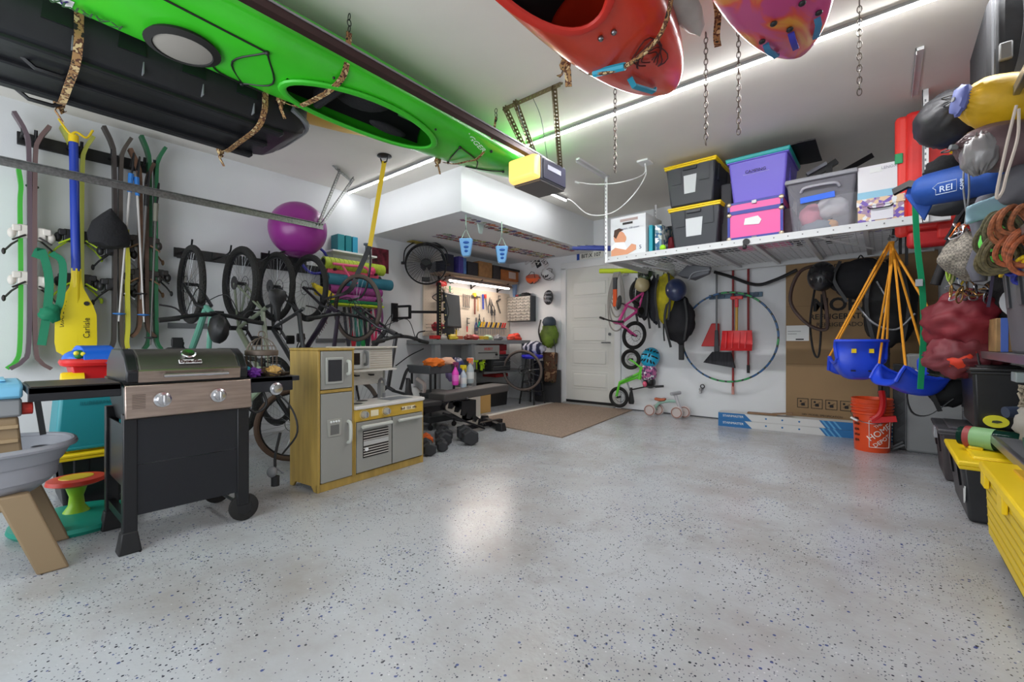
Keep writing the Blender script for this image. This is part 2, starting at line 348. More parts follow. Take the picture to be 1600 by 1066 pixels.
def dk(y, x):                        # deck point (local) at given local y and x
    s = -y/KL; c = max(-1, min(1, x/KW(s))); th = -math.acos(math.copysign(abs(c)**(1/.75), c)); return Vector((x, y, KP(s, th)[2]))
# hatch
hy = -3.06
obj('hatch_ring', G().lathe([(.15, 0), (.165, -.02), (.13, -.035), (.12, -.02)], 32, (-.05, hy, dk(hy, 0).z-.0)), RUB, kt)
obj('hatch_cover', G().lathe([(0.001, -.04), (.08, -.04), (.128, -.028), (.13, -.01)], 32, (-.05, hy, dk(hy, 0).z)), mat((150, 145, 138), .5), kt)
# seat pads and padding inside the cockpit
g = G().ell((0, -2.05, .02), (.17, .2, .05)); obj('seat', g, BLKF, kt)
obj('backrest', G().cb((0, -2.3, -.03), (.34, .05, .16)), BLKF, kt, bev=.02)
for x in (-.15, .15): obj('thigh_brace', G().ell((x, -1.75, -.04), (.05, .16, .03)), BLKF, kt)
obj('foot_pad', G().cb((.02, -1.65, .06), (.2, .12, .02)), mat((70, 150, 70), .5), kt)
# bungee cords on the deck
def cord(ps, r=.005): return [dk(y, x)+Vector((0, 0, -.006)) for x, y in ps]
g = G()
for ps in ([(-.2, -1.1), (-.05, -1.2), (.14, -1.28)], [(.14, -1.28), (.05, -1.0), (-.1, -.85)], [(.02, -.62), (-.06, -.75), (-.14, -.95)]):
    obj('deck_cord', G().tube(bez(cord(ps), 5), .005, 6), BLK, kt)
for ps in ([(.2, -2.75), (-.05, -2.62), (-.24, -2.72)], [(.2, -2.75), (.22, -3.3)], [(-.24, -2.72), (0, -2.85), (.2, -2.75)], [(-.25, -2.6), (-.2, -2.85), (-.05, -2.95)]):
    obj('deck_cord', G().tube(bez(cord(ps), 5), .005, 6), BLK, kt)
g = G()
for x, y in ((.14, -1.28), (.02, -.62), (-.2, -1.1), (.2, -2.75), (.22, -3.3), (-.24, -2.72), (.22, -1.0)): g.ell(dk(y, x)+Vector((0, 0, -.008)), .013, 8, 6)
obj('deck_fitting', g, BLK, kt)['kind'] = 'stuff'
obj('rim_bolt', G().ell(dk(-2.4, .25)+Vector((0, 0, -.015)), .008).ell(dk(-1.6, .22)+Vector((0, 0, -.015)), .008).ell(dk(-1.9, -.27)+Vector((0, 0, -.015)), .008), BLK, kt)
# stickers near the stern
g = G().add([dk(-3.46, -.2)+Vector((0, 0, -.004)), dk(-3.62, -.2)+Vector((0, 0, -.004)), dk(-3.62, -.1)+Vector((0, 0, -.004)), dk(-3.46, -.1)+Vector((0, 0, -.004))], [(0, 1, 2, 3)])
obj('white_sticker', g, WHT, kt, label='white sticker with dark letters')
text('sticker_lettering', 'AW', .08, mat((60, 40, 120), .5), kt, Matrix.Translation((-.15, -3.54, dk(-3.54, -.15).z-.007)) @ Euler((PI, 0, PI/2)).to_matrix().to_4x4())
text('hull_lettering', 'KARMA', .1, mat((60, 95, 60), .5), kt, Matrix.Translation((-.13, -3.42, dk(-3.42, -.13).z-.02)) @ Euler((PI-.2, 0, -PI/2)).to_matrix().to_4x4() @ Matrix.Scale(.8, 4, (1, 0, 0)))
text('side_lettering', 'DAGGER', .07, mat((200, 225, 200), .4), kt, Matrix.Translation((.255, -1.25, dk(-1.25, .255).z-.012)) @ Euler((PI, .35, PI/2)).to_matrix().to_4x4())
# camo straps with hook and chain links
def ceilhook(t, x, y, z0, n=3):
    g = G()
    for i in range(n):
        z = CZ-.03-i*.035
        g.ring((x, y, z), .012, .003, 'x' if i % 2 else 'y', 12, 5, 1.6)
    return obj('hook', g, BLKM, t, world=True)
def strap(label, pts, w=.035, up=(0, 1, 0), knot=None, hook=None, cat='strap'):
    t = thing('camo_strap', label, cat, tuple(pts[0]))
    obj('webbing', G().band(bez(pts, 5), w, .004, up), CAMO, t, world=True)
    if knot:
        k = Vector(knot); g = G()
        g.ell(k, (.03, .03, .035), 10, 8, fn=lump(3, .5, 3)); g.band([k, k+Vector((.03, -.02, -.06)), k+Vector((.01, .02, -.12))], w*.8, .004, (1, 0, 0)).band([k, k+Vector((-.04, .02, -.04)), k+Vector((-.06, .03, -.02))], w*.7, .004, (0, 1, 1))
        obj('knot', g, CAMO, t, world=True)
    if hook: ceilhook(t, *hook)
    return t
kx, kz = -2.74, 2.66
def kwp(y, x, dz=-.02): q = dk(y-3.75, x); return Vector((q.x+kx, y, q.z+kz+dz))
strap('camouflage strap around the green kayak before its cockpit', [Vector((-2.39, 1.39, 2.8)), kwp(1.39, .31, -.01), kwp(1.38, .2), kwp(1.36, 0), kwp(1.34, -.2), kwp(1.3, -.31, -.02)], knot=kwp(1.3, -.34, -.05), hook=(-2.39, 1.39, 2.85))
strap('thin camouflage strap around the green kayak near the opener', [Vector((-2.44, 2.72, 2.84)), kwp(2.7, .27, 0), kwp(2.7, .12), kwp(2.68, 0), kwp(2.66, -.12), kwp(2.63, -.24)], w=.022, knot=kwp(2.6, -.28, -.06), hook=(-2.44, 2.72, 2.88))
# ---- black cargo sled
sl = thing('cargo_sled', 'big black plastic cargo sled strapped under the ceiling left of the green kayak', 'sled', (-3.5, 1.55, 2.46))
SB = mat((25, 26, 30), .42, var=.2, vs=3, bump=.05, bs=20)
g = G(); rings = []
for y, w, z, r in ((0, .15, .12, 0), (-.02, .3, .06, 0), (-.1, .36, .02, 0), (-.25, .385, 0, 0), (-1.2, .39, 0, 0), (-3.0, .39, 0, 0)):
    rings.append([(-w, y, .3), (-w-.02, y, .27), (-w, y, .1), (-w*.82, y, z), (w*.82, y, z), (w, y, .1), (w+.02, y, .27), (w, y, .3)])
g.loft(rings, True); obj('hull', g, SB, sl, bev=.015)
for x in (-.27, 0.0, .27): obj('runner', G().box(x-.035, -3.0, -.025, x+.035, -.18, .01), SB, sl, bev=.01)
for x in (-.39, .39):
    for k in range(9): obj('side_rib', G().taper(.1, .25, .02, .12, .02, .09, x, -.45-.28*k), SB, sl)
g = G()
for k in range(9):
    for s in (-.345, .345): g.box(s-.03, -.4-.28*k, .02, s+.03, -.395-.28*k, .09)
obj('scratched_edge', g, mat((120, 122, 125), .5), sl)['kind'] = 'stuff'
obj('rim', G().tube([(-.41, -3, .29), (-.41, -.3, .29), (-.3, -.03, .29), (0, .02, .29), (.3, -.03, .29), (.41, -.3, .29), (.41, -3, .29)], .022, 8), SB, sl)
obj('bumper', G().tube(bez([(-.38, -.16, .14), (-.3, -.02, .1), (0, .03, .12), (.3, -.02, .1), (.38, -.16, .14)], 6), .02, 8), mat((120, 122, 126), .35), sl)
for x in (-.36, .1): obj('carry_handle', G().tube([(x, -1.2, .01), (x, -1.25, -.03), (x, -1.35, -.03), (x, -1.4, .01)], .012, 6), BLK, sl)
def sledstrap(y, lbl):
    strap(lbl, [Vector((-3.05, y, 2.82)), Vector((-3.075, y, 2.6)), Vector((-3.09, y, 2.5)), Vector((-3.2, y, 2.425)), Vector((-3.5, y, 2.42)), Vector((-3.8, y, 2.43)), Vector((-3.91, y, 2.52))], knot=(-3.9, y, 2.47))
sledstrap(.33, 'camouflage strap around the black sled at the far left')
sledstrap(1.2, 'camouflage strap around the front end of the black sled')
# ---- yellow board above (edge seen beyond the green kayak)
g = G(); g.loft([[(w*math.cos(2*PI*k/20), 2.2*y+.0, .04*math.sin(2*PI*k/20)) for k in range(20)] for y, w in ((0, .02), (-.03, .1), (-.1, .18), (-.25, .25), (-.5, .28))])
solo('board', 'yellow board tip showing under the green kayak beside the yellow strap', 'board', g, mat((240, 190, 30), .4), (-3.3, 2.55, 2.86), rz=-14)
# ---- red kayak
rt, RP, RW, RL = kayak('kayak', 'orange-red whitewater kayak hanging from the ceiling at top centre', -1.05, .45, 2.86, 2.6, .57, .14, .17, mat((238, 66, 36), .28, rgb2=None, var=.2, vs=2.2, coat=.4), mat((200, 40, 25), .4), (1.5, .45, .22, mat((20, 20, 22), .6)), tip=(.5, .1), roll=-14)
obj('seat', G().ell((0, -1.4, .0), (.13, .22, .07)), mat((215, 20, 20), .35), rt)
def dr2(y, x, dz=-.01):
    s = -y/RL; c = max(-1, min(1, x/RW(s))); th = -math.acos(math.copysign(abs(c)**(1/.75), c)); return Vector((x, y, RP(s, th)[2]+dz))
obj('grab_handle', G().band([dr2(-.27, -.03), dr2(-.3, -.03, -.04), dr2(-.5, -.07, -.045), dr2(-.54, -.07)], .03, .012, (1, 0, 0)), mat((40, 150, 180), .5), rt, label='teal grab handle')
for q in ((-.95, -.03), (-.93, .03)): obj('rim_bolt', G().ell(dr2(*q), .014), STEEL, rt)
g = G()
for k in range(5):
    r = .12-k*.02; pts = [dr2(-.6+r*math.cos(a)*(1.15+.25*math.sin(3*a+k))*.9, .07+r*.8*math.sin(a)*(1+.3*math.cos(2*a+k))) for a in [i*2*PI/22 for i in range(17+k)]]
    g.tube(pts, .0035, 5)
obj('line_drawing', g, mat((70, 15, 15), .6), rt, label='dark line drawing of an animal')
t = thing('rope', 'tan patterned rope with teal sleeve tied across the red kayak bow', 'rope', (-1.3, 2.1, 2.5))
pp = [rt.location+Vector(q) for q in (dr2(-.62, -.3, -.02), dr2(-.72, -.16, -.035), dr2(-.72, .02, -.05), dr2(-.74, .2, -.03), dr2(-.8, .29, 0), Vector((.33, -.9, .2)))]
obj('cord', G().tube(bez(pp, 6), .011, 7), CAMO, t, world=True)
obj('sleeve', G().tube([pp[1], (pp[1]+pp[2])/2, pp[2]], .02, 8), mat((40, 160, 190), .5), t, world=True)
strap('camouflage strap knotted beside the left edge of the red kayak', [Vector((-1.5, 2.05, 2.9)), Vector((-1.42, 2.1, 2.66)), Vector((-1.4, 2.15, 2.6))], w=.05, knot=(-1.4, 2.15, 2.58))
# ---- pink kayak
pk_, PP, PW, PL = kayak('kayak', 'pink and orange swirled kayak hanging at top right of centre', -.37, .7, 2.98, 2.6, .5, .09, .16, mat((222, 78, 60), .28, vs=5, kind='swirl', rgb2=(196, 70, 130), stretch=(1, .35, 1), coat=.4), mat((190, 60, 110), .4), tip=(.5, .1), roll=-8)
def dp(y, x, dz=-.01):
    s = -y/PL; c = max(-1, min(1, x/PW(s))); th = -math.acos(math.copysign(abs(c)**(1/.75), c)); return Vector((x, y, PP(s, th)[2]+dz))
for x, mm in ((-.11, mat((60, 120, 160), .5)), (0, mat((60, 60, 170), .5)), (.11, mat((60, 120, 160), .5))):
    obj('deck_handle', G().band([dp(-.22, x*.8), dp(-.24, x*.8, -.025), dp(-.36, x, -.025), dp(-.4, x)], .028, .01, (1, 0, 0)), mm, pk_)
g = G()
for x, y in ((-.12, -.44), (0, -.44), (.12, -.44), (-.05, -.56), (.07, -.6), (.13, -.62)): g.ell(dp(y, x), (.016, .016, .01), 10, 6)
obj('deck_bolt', g, BLK, pk_)['kind'] = 'stuff'
# ---- grey-white paddle blade, dangling camo strap
g = G(); g.loft([[(w*math.cos(2*PI*k/14), y, .012*math.sin(2*PI*k/14)) for k in range(14)] for y, w in ((0, .006), (-.06, .045), (-.2, .072), (-.4, .078), (-.6, .05), (-.7, .016), (-1.3, .015))])
solo('paddle', 'grey-white paddle blade hanging between the red and the pink kayak', 'paddle', g, mat((190, 188, 182), .4, var=.15, vs=6), (-.77, 2.5, 2.66))
t = strap('loose camouflage strap dangling between the red and the pink kayak', [Vector((-.72, 2.62, 2.9)), Vector((-.71, 2.62, 2.8)), Vector((-.72, 2.63, 2.7)), Vector((-.71, 2.62, 2.63))], w=.035, up=(1, .4, 0))
# ---- chains
def chain(lbl, x, y, z0, mt):
    g = G(); z = CZ; i = 0
    while z > z0:
        ring = []; n = 10
        for k in range(n):
            a = 2*PI*k/n; ring.append((math.cos(a)*.011*(1 if i % 2 else 0)+x, math.cos(a)*.011*(0 if i % 2 else 1)+y, z-.02+math.sin(a)*.021))
        g.tube(ring, .003, 5, True); z -= .033; i += 1
    return solo('chain', lbl, 'chain', g, mt)
CHM = mat((120, 112, 104), .4, .9)
chain('steel chain hanging free just left of the red kayak tip', -1.494, 2.946, 2.25, CHM)
chain('steel chain hanging lowest, between the red and pink kayaks', -.854, 2.893, 2.24, CHM)
chain('steel chain hanging close to the left edge of the pink kayak', -.682, 2.949, 2.28, CHM)
chain('steel chain hanging alone right of the pink kayak', -.114, 3.174, 2.4, CHM)
# ================================================================ garage door opener, rails
op = thing('garage_door_opener', 'dark garage door opener with glowing amber lens under perforated steel angles', 'opener', (-2.36, 2.98, 2.37))
obj('housing', G().box(-.15, .04, 0, .15, .42, .2), mat((84, 86, 92), .45), op, bev=.012)
obj('end_panel', G().box(.15, .07, .015, .158, .41, .18), mat((62, 62, 78), .4), op, bev=.003)
obj('name_plate', G().box(.158, .13, .1, .161, .33, .14), mat((170, 172, 185), .5), op)
obj('lamp_lens', G().loft([[(x*k, y, .1+z*k) for x, z in ((-.15, -.1), (.15, -.1), (.15, .1), (-.15, .1))] for y, k in ((.05, 1), (0, .98), (-.05, .86))]), mat((255, 205, 110), .35, emit=.8), op, bev=.02)
g = G()
for k in range(9): g.cb((-.1+k*.016, -.012, .028), (.005, .02, .022))
obj('lens_vent', g, mat((190, 140, 60), .6), op)['kind'] = 'stuff'
obj('chassis', G().box(-.14, .05, -.012, .14, .41, 0), mat((105, 102, 102), .4, .4), op)
obj('opener_rail', G().bar((.06, .2, .215), (.06, -3.6, .275), .05, .045), mat((62, 42, 42), .35, .4), op)
obj('rail_edge', G().bar((.087, .2, .24), (.087, -3.6, .3), .006, .012), mat((150, 150, 155), .3, .8), op)
def perf(name, p, q, m, parent, side=(0, 0, 1), n=None):        # perforated steel angle: two flanges with a row of holes each shown as slots
    p = Vector(p); q = Vector(q); L = (q-p).length; d = (q-p).normalized(); sd = Vector(side); sd = (sd-d*sd.dot(d)).normalized(); nn = d.cross(sd)
    g = G(); w = .034; n = n or int(L/.032)
    for A, B in ((sd, nn), (nn, sd)):
        g.loft([[e+A*0, e+A*w*.3, e+A*w*.3+B*.003, e+B*.003] for e in (p, q)]); g.loft([[e+A*w*.7, e+A*w, e+A*w+B*.003, e+A*w*.7+B*.003] for e in (p, q)])
        for i in range(n+1):
            c = p+d*(L*i/n); hw = .009
            g.loft([[c+A*w*.3-d*hw, c+A*w*.7-d*hw, c+A*w*.7-d*hw+B*.003, c+A*w*.3-d*hw+B*.003], [c+A*w*.3+d*hw, c+A*w*.7+d*hw, c+A*w*.7+d*hw+B*.003, c+A*w*.3+d*hw+B*.003]])
    return obj(name, g, m, parent, smooth=0)
AG = mat((130, 118, 88), .45, .7)
y_ = -.25
perf('angle', (-.01, y_, .53), (.54, y_, .53), AG, op, (0, 0, -1)); perf('angle', (0, y_, .53), (-.02, .12, .2), AG, op, (1, 0, 0)); perf('angle', (.47, y_, .53), (.12, .36, .19), AG, op, (1, 0, 0)); perf('angle', (.12, y_-.02, .53), (.0, .2, .2), AG, op, (1, 0, 0))
obj('wire', G().tube(bez([(.14, y_, .53), (.12, y_+.05, .45), (.08, -.05, .36), (.06, .15, .2)], 5), .004, 5).tube(bez([(.25, -.2, .54), (.26, -.1, .4), (.14, .15, .2)], 5), .003, 5), GRY, op)
tr = thing('door_track', 'long galvanized garage door track along the left wall with a perforated hanger', 'track', (-4.6, -1.2, 2.2))
obj('track', G().prism([(-.0, 0), (.012, 0), (.012, .03), (.006, .03), (.006, .05), (.022, .055), (.022, .06), (0, .06)], 0, 3.57, 'xz'), GALV, tr)
perf('hanger', (0, 3.5, .04), (-.02, 3.76, .7), GALV, tr, (1, 0, 0)); perf('hanger', (0, 3.53, .04), (-.12, 3.98, .7), GALV, tr, (1, 0, 0))
perf('hanger_base', (.05, 3.68, .705), (-.2, 4.02, .705), GALV, tr, (0, 0, -1))
# power box, cables
t = thing('ceiling_outlet', 'white ceiling outlet plate with two white cords hanging below', 'outlet', tuple(pt(1008, 254, z=2.91)))
c = pt(1008, 254, z=2.91); obj('plate', G().cb(c, (.12, .16, .02)), WHT, t, world=True, bev=.004)
obj('cord', G().tube(bez([c, c+Vector((-.02, 0, -.12)), pt(970, 285, t=4.6), pt(930, 288, t=4.9), pt(905, 285, z=2.9)], 6), .006, 6).tube(bez([c, c+Vector((0, 0, -.15)), pt(985, 310, t=4.6), pt(955, 333, t=4.9), pt(920, 335, t=5.2), pt(895, 315, t=5.6), pt(887, 311, z=2.89)], 6), .006, 6), WHT, t, world=True)
obj('plug', G().cyl(pt(905, 286, t=5.2), pt(898, 284, t=5.2), .012), WHT, t, world=True)
sh = pt(940, 400, t=4.7)
# ================================================================ left wall: ski rack, skis, oar
def st(o): o['kind'] = 'stuff'; return o
t = thing('ski_rack', 'long black wall rack holding skis and an oar on the left wall', 'rack', (WX, .63, 2.62))
obj('rail', G().box(0, -.42, -.05, .025, .42, .05), BLK, t, bev=.004)
for y in (-.36, -.1, .16, .38):
    for s in (-.035, .035): obj('prong', G().tube([(.02, y+s, 0), (.16, y+s, .0), (.18, y+s, .04)], .011, 7), BLK, t)
def ski(label, x, y, z0, z1, m, side, grp, bind=None, w=.075, tip=.1, tail=.05):
    L = z1-z0; t = thing('ski', label, 'ski', (x, y, z0), group=grp)
    pr = [(side*tail, 0), (side*tail*.4, .06), (side*.012, .2), (side*.008, L*.5), (side*.012, L-.28), (side*tip*.35, L-.13), (side*tip, L)]
    obj('blade', G().band(bez([(0, a, b) for a, b in pr], 4), w, .026, (1, 0, 0)), m, t)
    if bind:
        c1, c2, zs = bind
        for z in zs:
            z -= z0
            obj('binding', G().cb((0, side*.04, z), (.06, .06, .1)).cb((0, side*.075, z+.02), (.07, .05, .05)).ell((0, side*.1, z-.02), (.03, .025, .04)), mat(c1, .45), t, bev=.008)
            obj('brake', G().tube([(-.04, side*.03, z-.03), (-.05, side*.1, z-.1), (-.05, side*.14, z-.16)], .007).tube([(.04, side*.03, z-.03), (.05, side*.1, z-.08)], .007).ell((-.05, side*.14, z-.16), (.012, .012, .025)), mat(c2, .5), t)
    return t
SG = 'skis hung on the wall rack'; PX = -5.12
ski('grey-purple ski nearest the left end of the rack, left one of the first pair', PX, .279, .80, 2.76, mat((100, 84, 92), .35), -1, SG, ((222, 216, 206), (40, 34, 32), (1.86, 1.5)), tip=.09, tail=.11)
ski('grey-purple ski of the first pair with reddish tip, right one', PX, .289, .79, 2.72, mat((112, 90, 88), .35), 1, SG, ((222, 216, 206), (40, 34, 32), (1.85, 1.47)), tip=.09, tail=.1)
ski('bright green ski behind the first grey pair', PX-.06, .235, .8, 2.35, mat((70, 180, 60), .4), -1, SG, None, tip=.02, tail=.08)
ski('yellow-green tipped ski left behind the blue oar shaft', PX-.04, .53, .95, 2.76, mat((186, 190, 80), .4), -1, SG, ((30, 30, 32), (190, 220, 40), (1.88, 1.52)), tip=.08)
ski('yellow-green tipped ski right behind the blue oar shaft', PX-.04, .56, .95, 2.74, mat((196, 200, 90), .4), 1, SG, ((30, 30, 32), (190, 220, 40), (1.88, 1.52)), tip=.08)
ski('dark ski behind the white poles, left one', PX, .78, .93, 2.84, mat((66, 60, 58), .4), -1, SG, ((38, 38, 40), (25, 25, 26), (1.8, 1.5)), tip=.08)
ski('dark ski behind the white poles, right one', PX, .8, .93, 2.8, mat((80, 72, 66), .4), 1, SG, ((38, 38, 40), (180, 180, 182), (1.8, 1.46)), tip=.08)
ski('yellow ski hanging between the two white poles', PX+.05, .84, .95, 1.98, mat((206, 200, 60), .4), 1, SG, None, w=.06, tip=.004, tail=.01)
ski('dark green ski at the right end of the rack', PX, 1.02, .94, 2.85, mat((36, 96, 62), .35), -1, SG, ((40, 38, 36), (30, 30, 30), (1.62,)), tip=.07, tail=.05)
ski('dark green ski with its tip bent right at the end of the rack', PX, 1.045, .94, 2.8, mat((44, 112, 74), .35), 1, SG, ((40, 38, 36), (30, 30, 30), (1.62,)), tip=.08, tail=.05)
ski('brown worn ski left of the dark green pair', PX+.02, .95, 1.05, 2.7, mat((122, 88, 66), .5, var=.3, vs=12), -1, SG, ((50, 46, 42), (120, 90, 60), (1.9, 1.6)), tip=.08, tail=.07)
ski('brown-edged ski closest to the dark green pair', PX+.02, .975, 1.05, 2.62, mat((98, 74, 60), .5, var=.3, vs=12), 1, SG, ((50, 46, 42), (120, 90, 60), (1.9, 1.6)), tip=.06, tail=.07)
def pole(lbl, a, b, gm, bm, m=mat((200, 196, 192), .35)):
    a = Vector(a); b = Vector(b); d = b-a; t = thing('ski_pole', lbl, 'ski pole', tuple(b), group='ski poles hung on the wall rack')
    obj('shaft', G().cyl(a, b, .01, .006, 8), m, t, world=True)
    obj('grip', G().cyl(a-d*.03, a+d*.1, .02, .016, 8), gm, t, world=True); obj('wrist_loop', G().tube([a, a+Vector((.02, .01, .1)), a+Vector((0, .02, .22)), a+Vector((-.01, 0, .1))], .008, 5), BLK, t, world=True)
    obj('basket', G().lathe([(.002, -.01), (.045, 0), (.045, .006), (.002, .012)], 10, tuple(b-d*.05)), bm, t, world=True)
BLU = mat((40, 120, 200), .5)
pole('white ski pole with blue grip, left of the yellow ski', (-5.0, .86, 2.42), (-5.0, .78, 1.18), BLU, BLU)
pole('white ski pole with blue grip, right of the yellow ski', (-5.0, .9, 2.4), (-5.0, .95, 1.18), BLU, BLU)
pole('dark ski pole left of the brown skis', (-5.02, .97, 2.3), (-5.02, .93, 1.38), BLK, BLK, mat((120, 118, 116), .4))
pole('dark ski pole hanging in front of the green skis', (-4.98, 1.03, 2.2), (-4.98, .99, .98), mat((120, 118, 105), .6), BLK, mat((90, 88, 84), .4))
t = thing('oar', 'long oar with blue shaft and broad yellow blade hung over the skis', 'oar', (-5.05, .525, .9))
obj('shaft', G().cyl((0, 0, .65), (0, -.015, 1.72), .029, n=14), mat((38, 66, 170), .35), t)
obj('blade', G().loft([[(q*.013, -w, z), (q*.02+.012, 0, z), (q*.013, w, z), (-.012, 0, z)] for z, w, q in ((0, .08, 1), (.03, .115, 1), (.1, .125, 1), (.33, .122, 1), (.41, .1, 1), (.55, .04, 1), (.63, .03, 1), (.7, .03, 1))]), mat((236, 212, 22), .38), t, smooth=50)
obj('throat', G().cyl((.006, 0, .1), (0, 0, .68), .026, .03), mat((228, 200, 20), .38), t)
obj('collar', G().cyl((0, -.015, 1.72), (0, -.015, 1.78), .032), YEL, t)
obj('yellow_tether', G().tube(bez([(0, -.1, 1.88), (.02, -.04, 1.78), (.03, .0, 1.8), (.02, .06, 1.78), (0, .1, 1.86)], 5), .009, 6), YEL, t)
text('blade_lettering', 'Carlisle', .055, INK, t, face(.025, .06, .22, '+x', 90)); text('blade_marking', 'WOLF PAC', .045, INK, t, face(.02, -.06, .33, '+x', 80))
obj('round_sticker', G().cyl((.014, .06, .42), (.026, .06, .42), .018), BLK, t)
solo('helmet_bag', 'black drawstring bag hanging in front of the dark skis', 'bag', G().loft([[(x*.09, y*r, z) for x, y in [(math.cos(a), math.sin(a)) for a in [k*2*PI/14 for k in range(14)]]] for z, r in ((0, .06), (.02, .13), (.1, .14), (.2, .11), (.27, .05), (.31, .01))]), BLKF, (-5.0, .72, 1.8))
t = thing('strap', 'green webbing strap looped over the first pair of skis', 'strap', (-5.0, .36, .95)); gw = mat((10, 120, 84), .7)
obj('webbing', G().band(bez([(-5.08, .3, 1.66), (-5.05, .33, 1.72), (-5.03, .37, 1.5), (-5.03, .36, 1.25), (-5.03, .33, .98)], 5), .05, .006, (.2, 1, 0)).band(bez([(-5.0, .38, 1.7), (-4.97, .44, 1.62), (-4.97, .43, 1.35), (-4.96, .4, 1.22)], 5), .045, .006, (.2, 1, 0)), gw, t, world=True)
obj('knot', G().ell((-4.95, .37, 1.22), (.035, .06, .06), fn=lump(2, .5)), gw, t, world=True)
solo('cable', 'thin black cable tie ring around the first ski pair', 'cable', G().ring((PX, .285, 2.22), .03, .008, 'z'), mat((20, 60, 40), .5))
# ================================================================ bicycles
def wheel(t, c, R, tm, rim=None, n=28, tw=.028, cass=False, name='wheel'):
    w = obj(name, G().ring(c, R-tw, tw, 'y', 40, 10), tm, t)
    st(obj('rim', G().ring(c, R-tw*2.2, tw*.35, 'y', 36, 6), rim or BLKM, w))
    g = G(); c = Vector(c)
    for k in range(n):
        a = 2*PI*k/n+.1; b = a+(.5 if k % 2 else -.5)
        g.cyl(c+Vector((.02*math.cos(b), (.025 if k % 4 < 2 else -.025), .02*math.sin(b))), c+Vector(((R-tw*2)*math.cos(a), 0, (R-tw*2)*math.sin(a))), .0013, n=4)
    st(obj('spokes', g, STEEL, w))
    obj('hub', G().cyl(c+Vector((0, -.05, 0)), c+Vector((0, .05, 0)), .016).ring(c+Vector((0, .04, 0)), .075, .003, 'y', 24, 4), BLKM, w)
    if cass: obj('cassette', G().lathe([(.065, -.06), (.065, -.055), (.05, -.05), (.04, -.04), (.03, -.03)], 20, tuple(c), 'y'), mat((90, 90, 92), .35, .8), w)
    return w
def bike(label, loc, up, fc, tyre=RUB, bar='flat', wheels=.36, tw=.028, yaw=0, s=1, bars=True, saddle=True, lean=0):
    """bike hung vertically: up='front' or 'rear' wheel at loc; bike's top faces the room (+x)."""
    if up == 'front': M = Matrix(((0, 0, 1), (0, -1, 0), (1, 0, 0)))
    else: M = Matrix(((0, 0, 1), (0, 1, 0), (-1, 0, 0)))
    M = Matrix.Rotation(math.radians(yaw), 3, 'Z') @ Matrix.Rotation(math.radians(lean), 3, 'Y') @ M
    WB = 1.08
    off = M @ Vector((WB if up == 'front' else 0, 0, 0))*s
    o = Vector(loc)-off
    t = thing('bicycle', label, 'bicycle', tuple(o)); t.rotation_euler = M.to_euler(); t.scale = (s, s, s)
    fm = mat(fc, .35, coat=.3); R = wheels
    wheel(t, (0, 0, 0), R, tyre, cass=True, tw=tw); wheel(t, (WB, 0, 0), R, tyre, tw=tw)
    bb = (.43, 0, -.05); ht = (.8, 0, .55); hb = (.85, 0, .42); sv = (.28, 0, .44)
    obj('frame', G().tube([bb, (.64, 0, .2), hb], [.026, .028, .024], 10).tube([sv, ht], .02, 10).tube([bb, sv, (.25, 0, .52)], .018, 10)
        .tube([(0, -.055, 0), bb], .011, 8).tube([(0, .055, 0), bb], .011, 8).tube([(0, -.05, 0), sv], .009, 8).tube([(0, .05, 0), sv], .009, 8).cyl(hb, ht, .024), fm, t)
    obj('fork', G().tube([(.84, 0, .44), (.87, -.055, .36), (WB, -.055, 0)], .014, 8).tube([(.84, 0, .44), (.87, .055, .36), (WB, .055, 0)], .014, 8), BLKM, t)
    if saddle:
        a = obj('saddle', G().loft([[(x, -w, z), (x, -w*.6, z+.03), (x, w*.6, z+.03), (x, w, z), (x, 0, z-.02)] for x, w, z in ((.1, .02, .7), (.12, .075, .71), (.18, .08, .71), (.25, .04, .7), (.36, .02, .695), (.38, .01, .69))]), BLK, t, smooth=60)
        obj('seat_post', G().cyl((.25, 0, .5), (.22, 0, .7), .014), BLKM, t)
    if bars:
        if bar == 'flat':
            h = obj('handlebar', G().tube(bez([(.72, -.36, .63), (.77, -.12, .63), (.78, 0, .61), (.77, .12, .63), (.72, .36, .63)], 4), .017, 8), BLKM, t)
            for k in (-1, 1):
                obj('grip', G().cyl((.72, k*.37, .63), (.74, k*.24, .63), .019), RUB, h)
                obj('brake_lever', G().tube(bez([(.75, k*.2, .62), (.82, k*.26, .6), (.84, k*.36, .6)], 4), .007, 6).cb((.76, k*.2, .62), (.04, .03, .03)), BLKM, h)
        else:
            h = obj('handlebar', G().tube(bez([(.8, 0, .62)]+[(.83+a, b, .62+c) for a, b, c in ((0, .12, .01), (.02, .2, .01), (.1, .22, 0), (.12, .22, -.08), (.02, .22, -.13))], 4), .014, 8).tube(bez([(.8, 0, .62)]+[(.83+a, -b, .62+c) for a, b, c in ((0, .12, .01), (.02, .2, .01), (.1, .22, 0), (.12, .22, -.08), (.02, .22, -.13))], 4), .014, 8), BLK, t)
        obj('stem', G().cyl((.795, 0, .56), (.79, 0, .61), .018).bar((.79, 0, .6), (.78, 0, .63), .03), BLKM, t)
        st(obj('brake_cable', G().tube(bez([(.76, -.2, .62), (.95, -.1, .6), (.9, 0, .45), (.86, .03, .4)], 5), .004, 5).tube(bez([(.76, .2, .62), (.98, .12, .62), (.93, .02, .45), (.86, 0, .38)], 5), .004, 5), BLK, t))
    c = obj('crankset', G().ring((bb[0], .05, bb[2]), .085, .006, 'y', 26, 5).cyl((bb[0], -.075, bb[2]), (bb[0], .075, bb[2]), .022).bar((bb[0], .07, bb[2]), (bb[0]+.12, .08, bb[2]+.12), .022, .014).bar((bb[0], -.07, bb[2]), (bb[0]-.12, -.08, bb[2]-.12), .022, .014), BLKM, t)
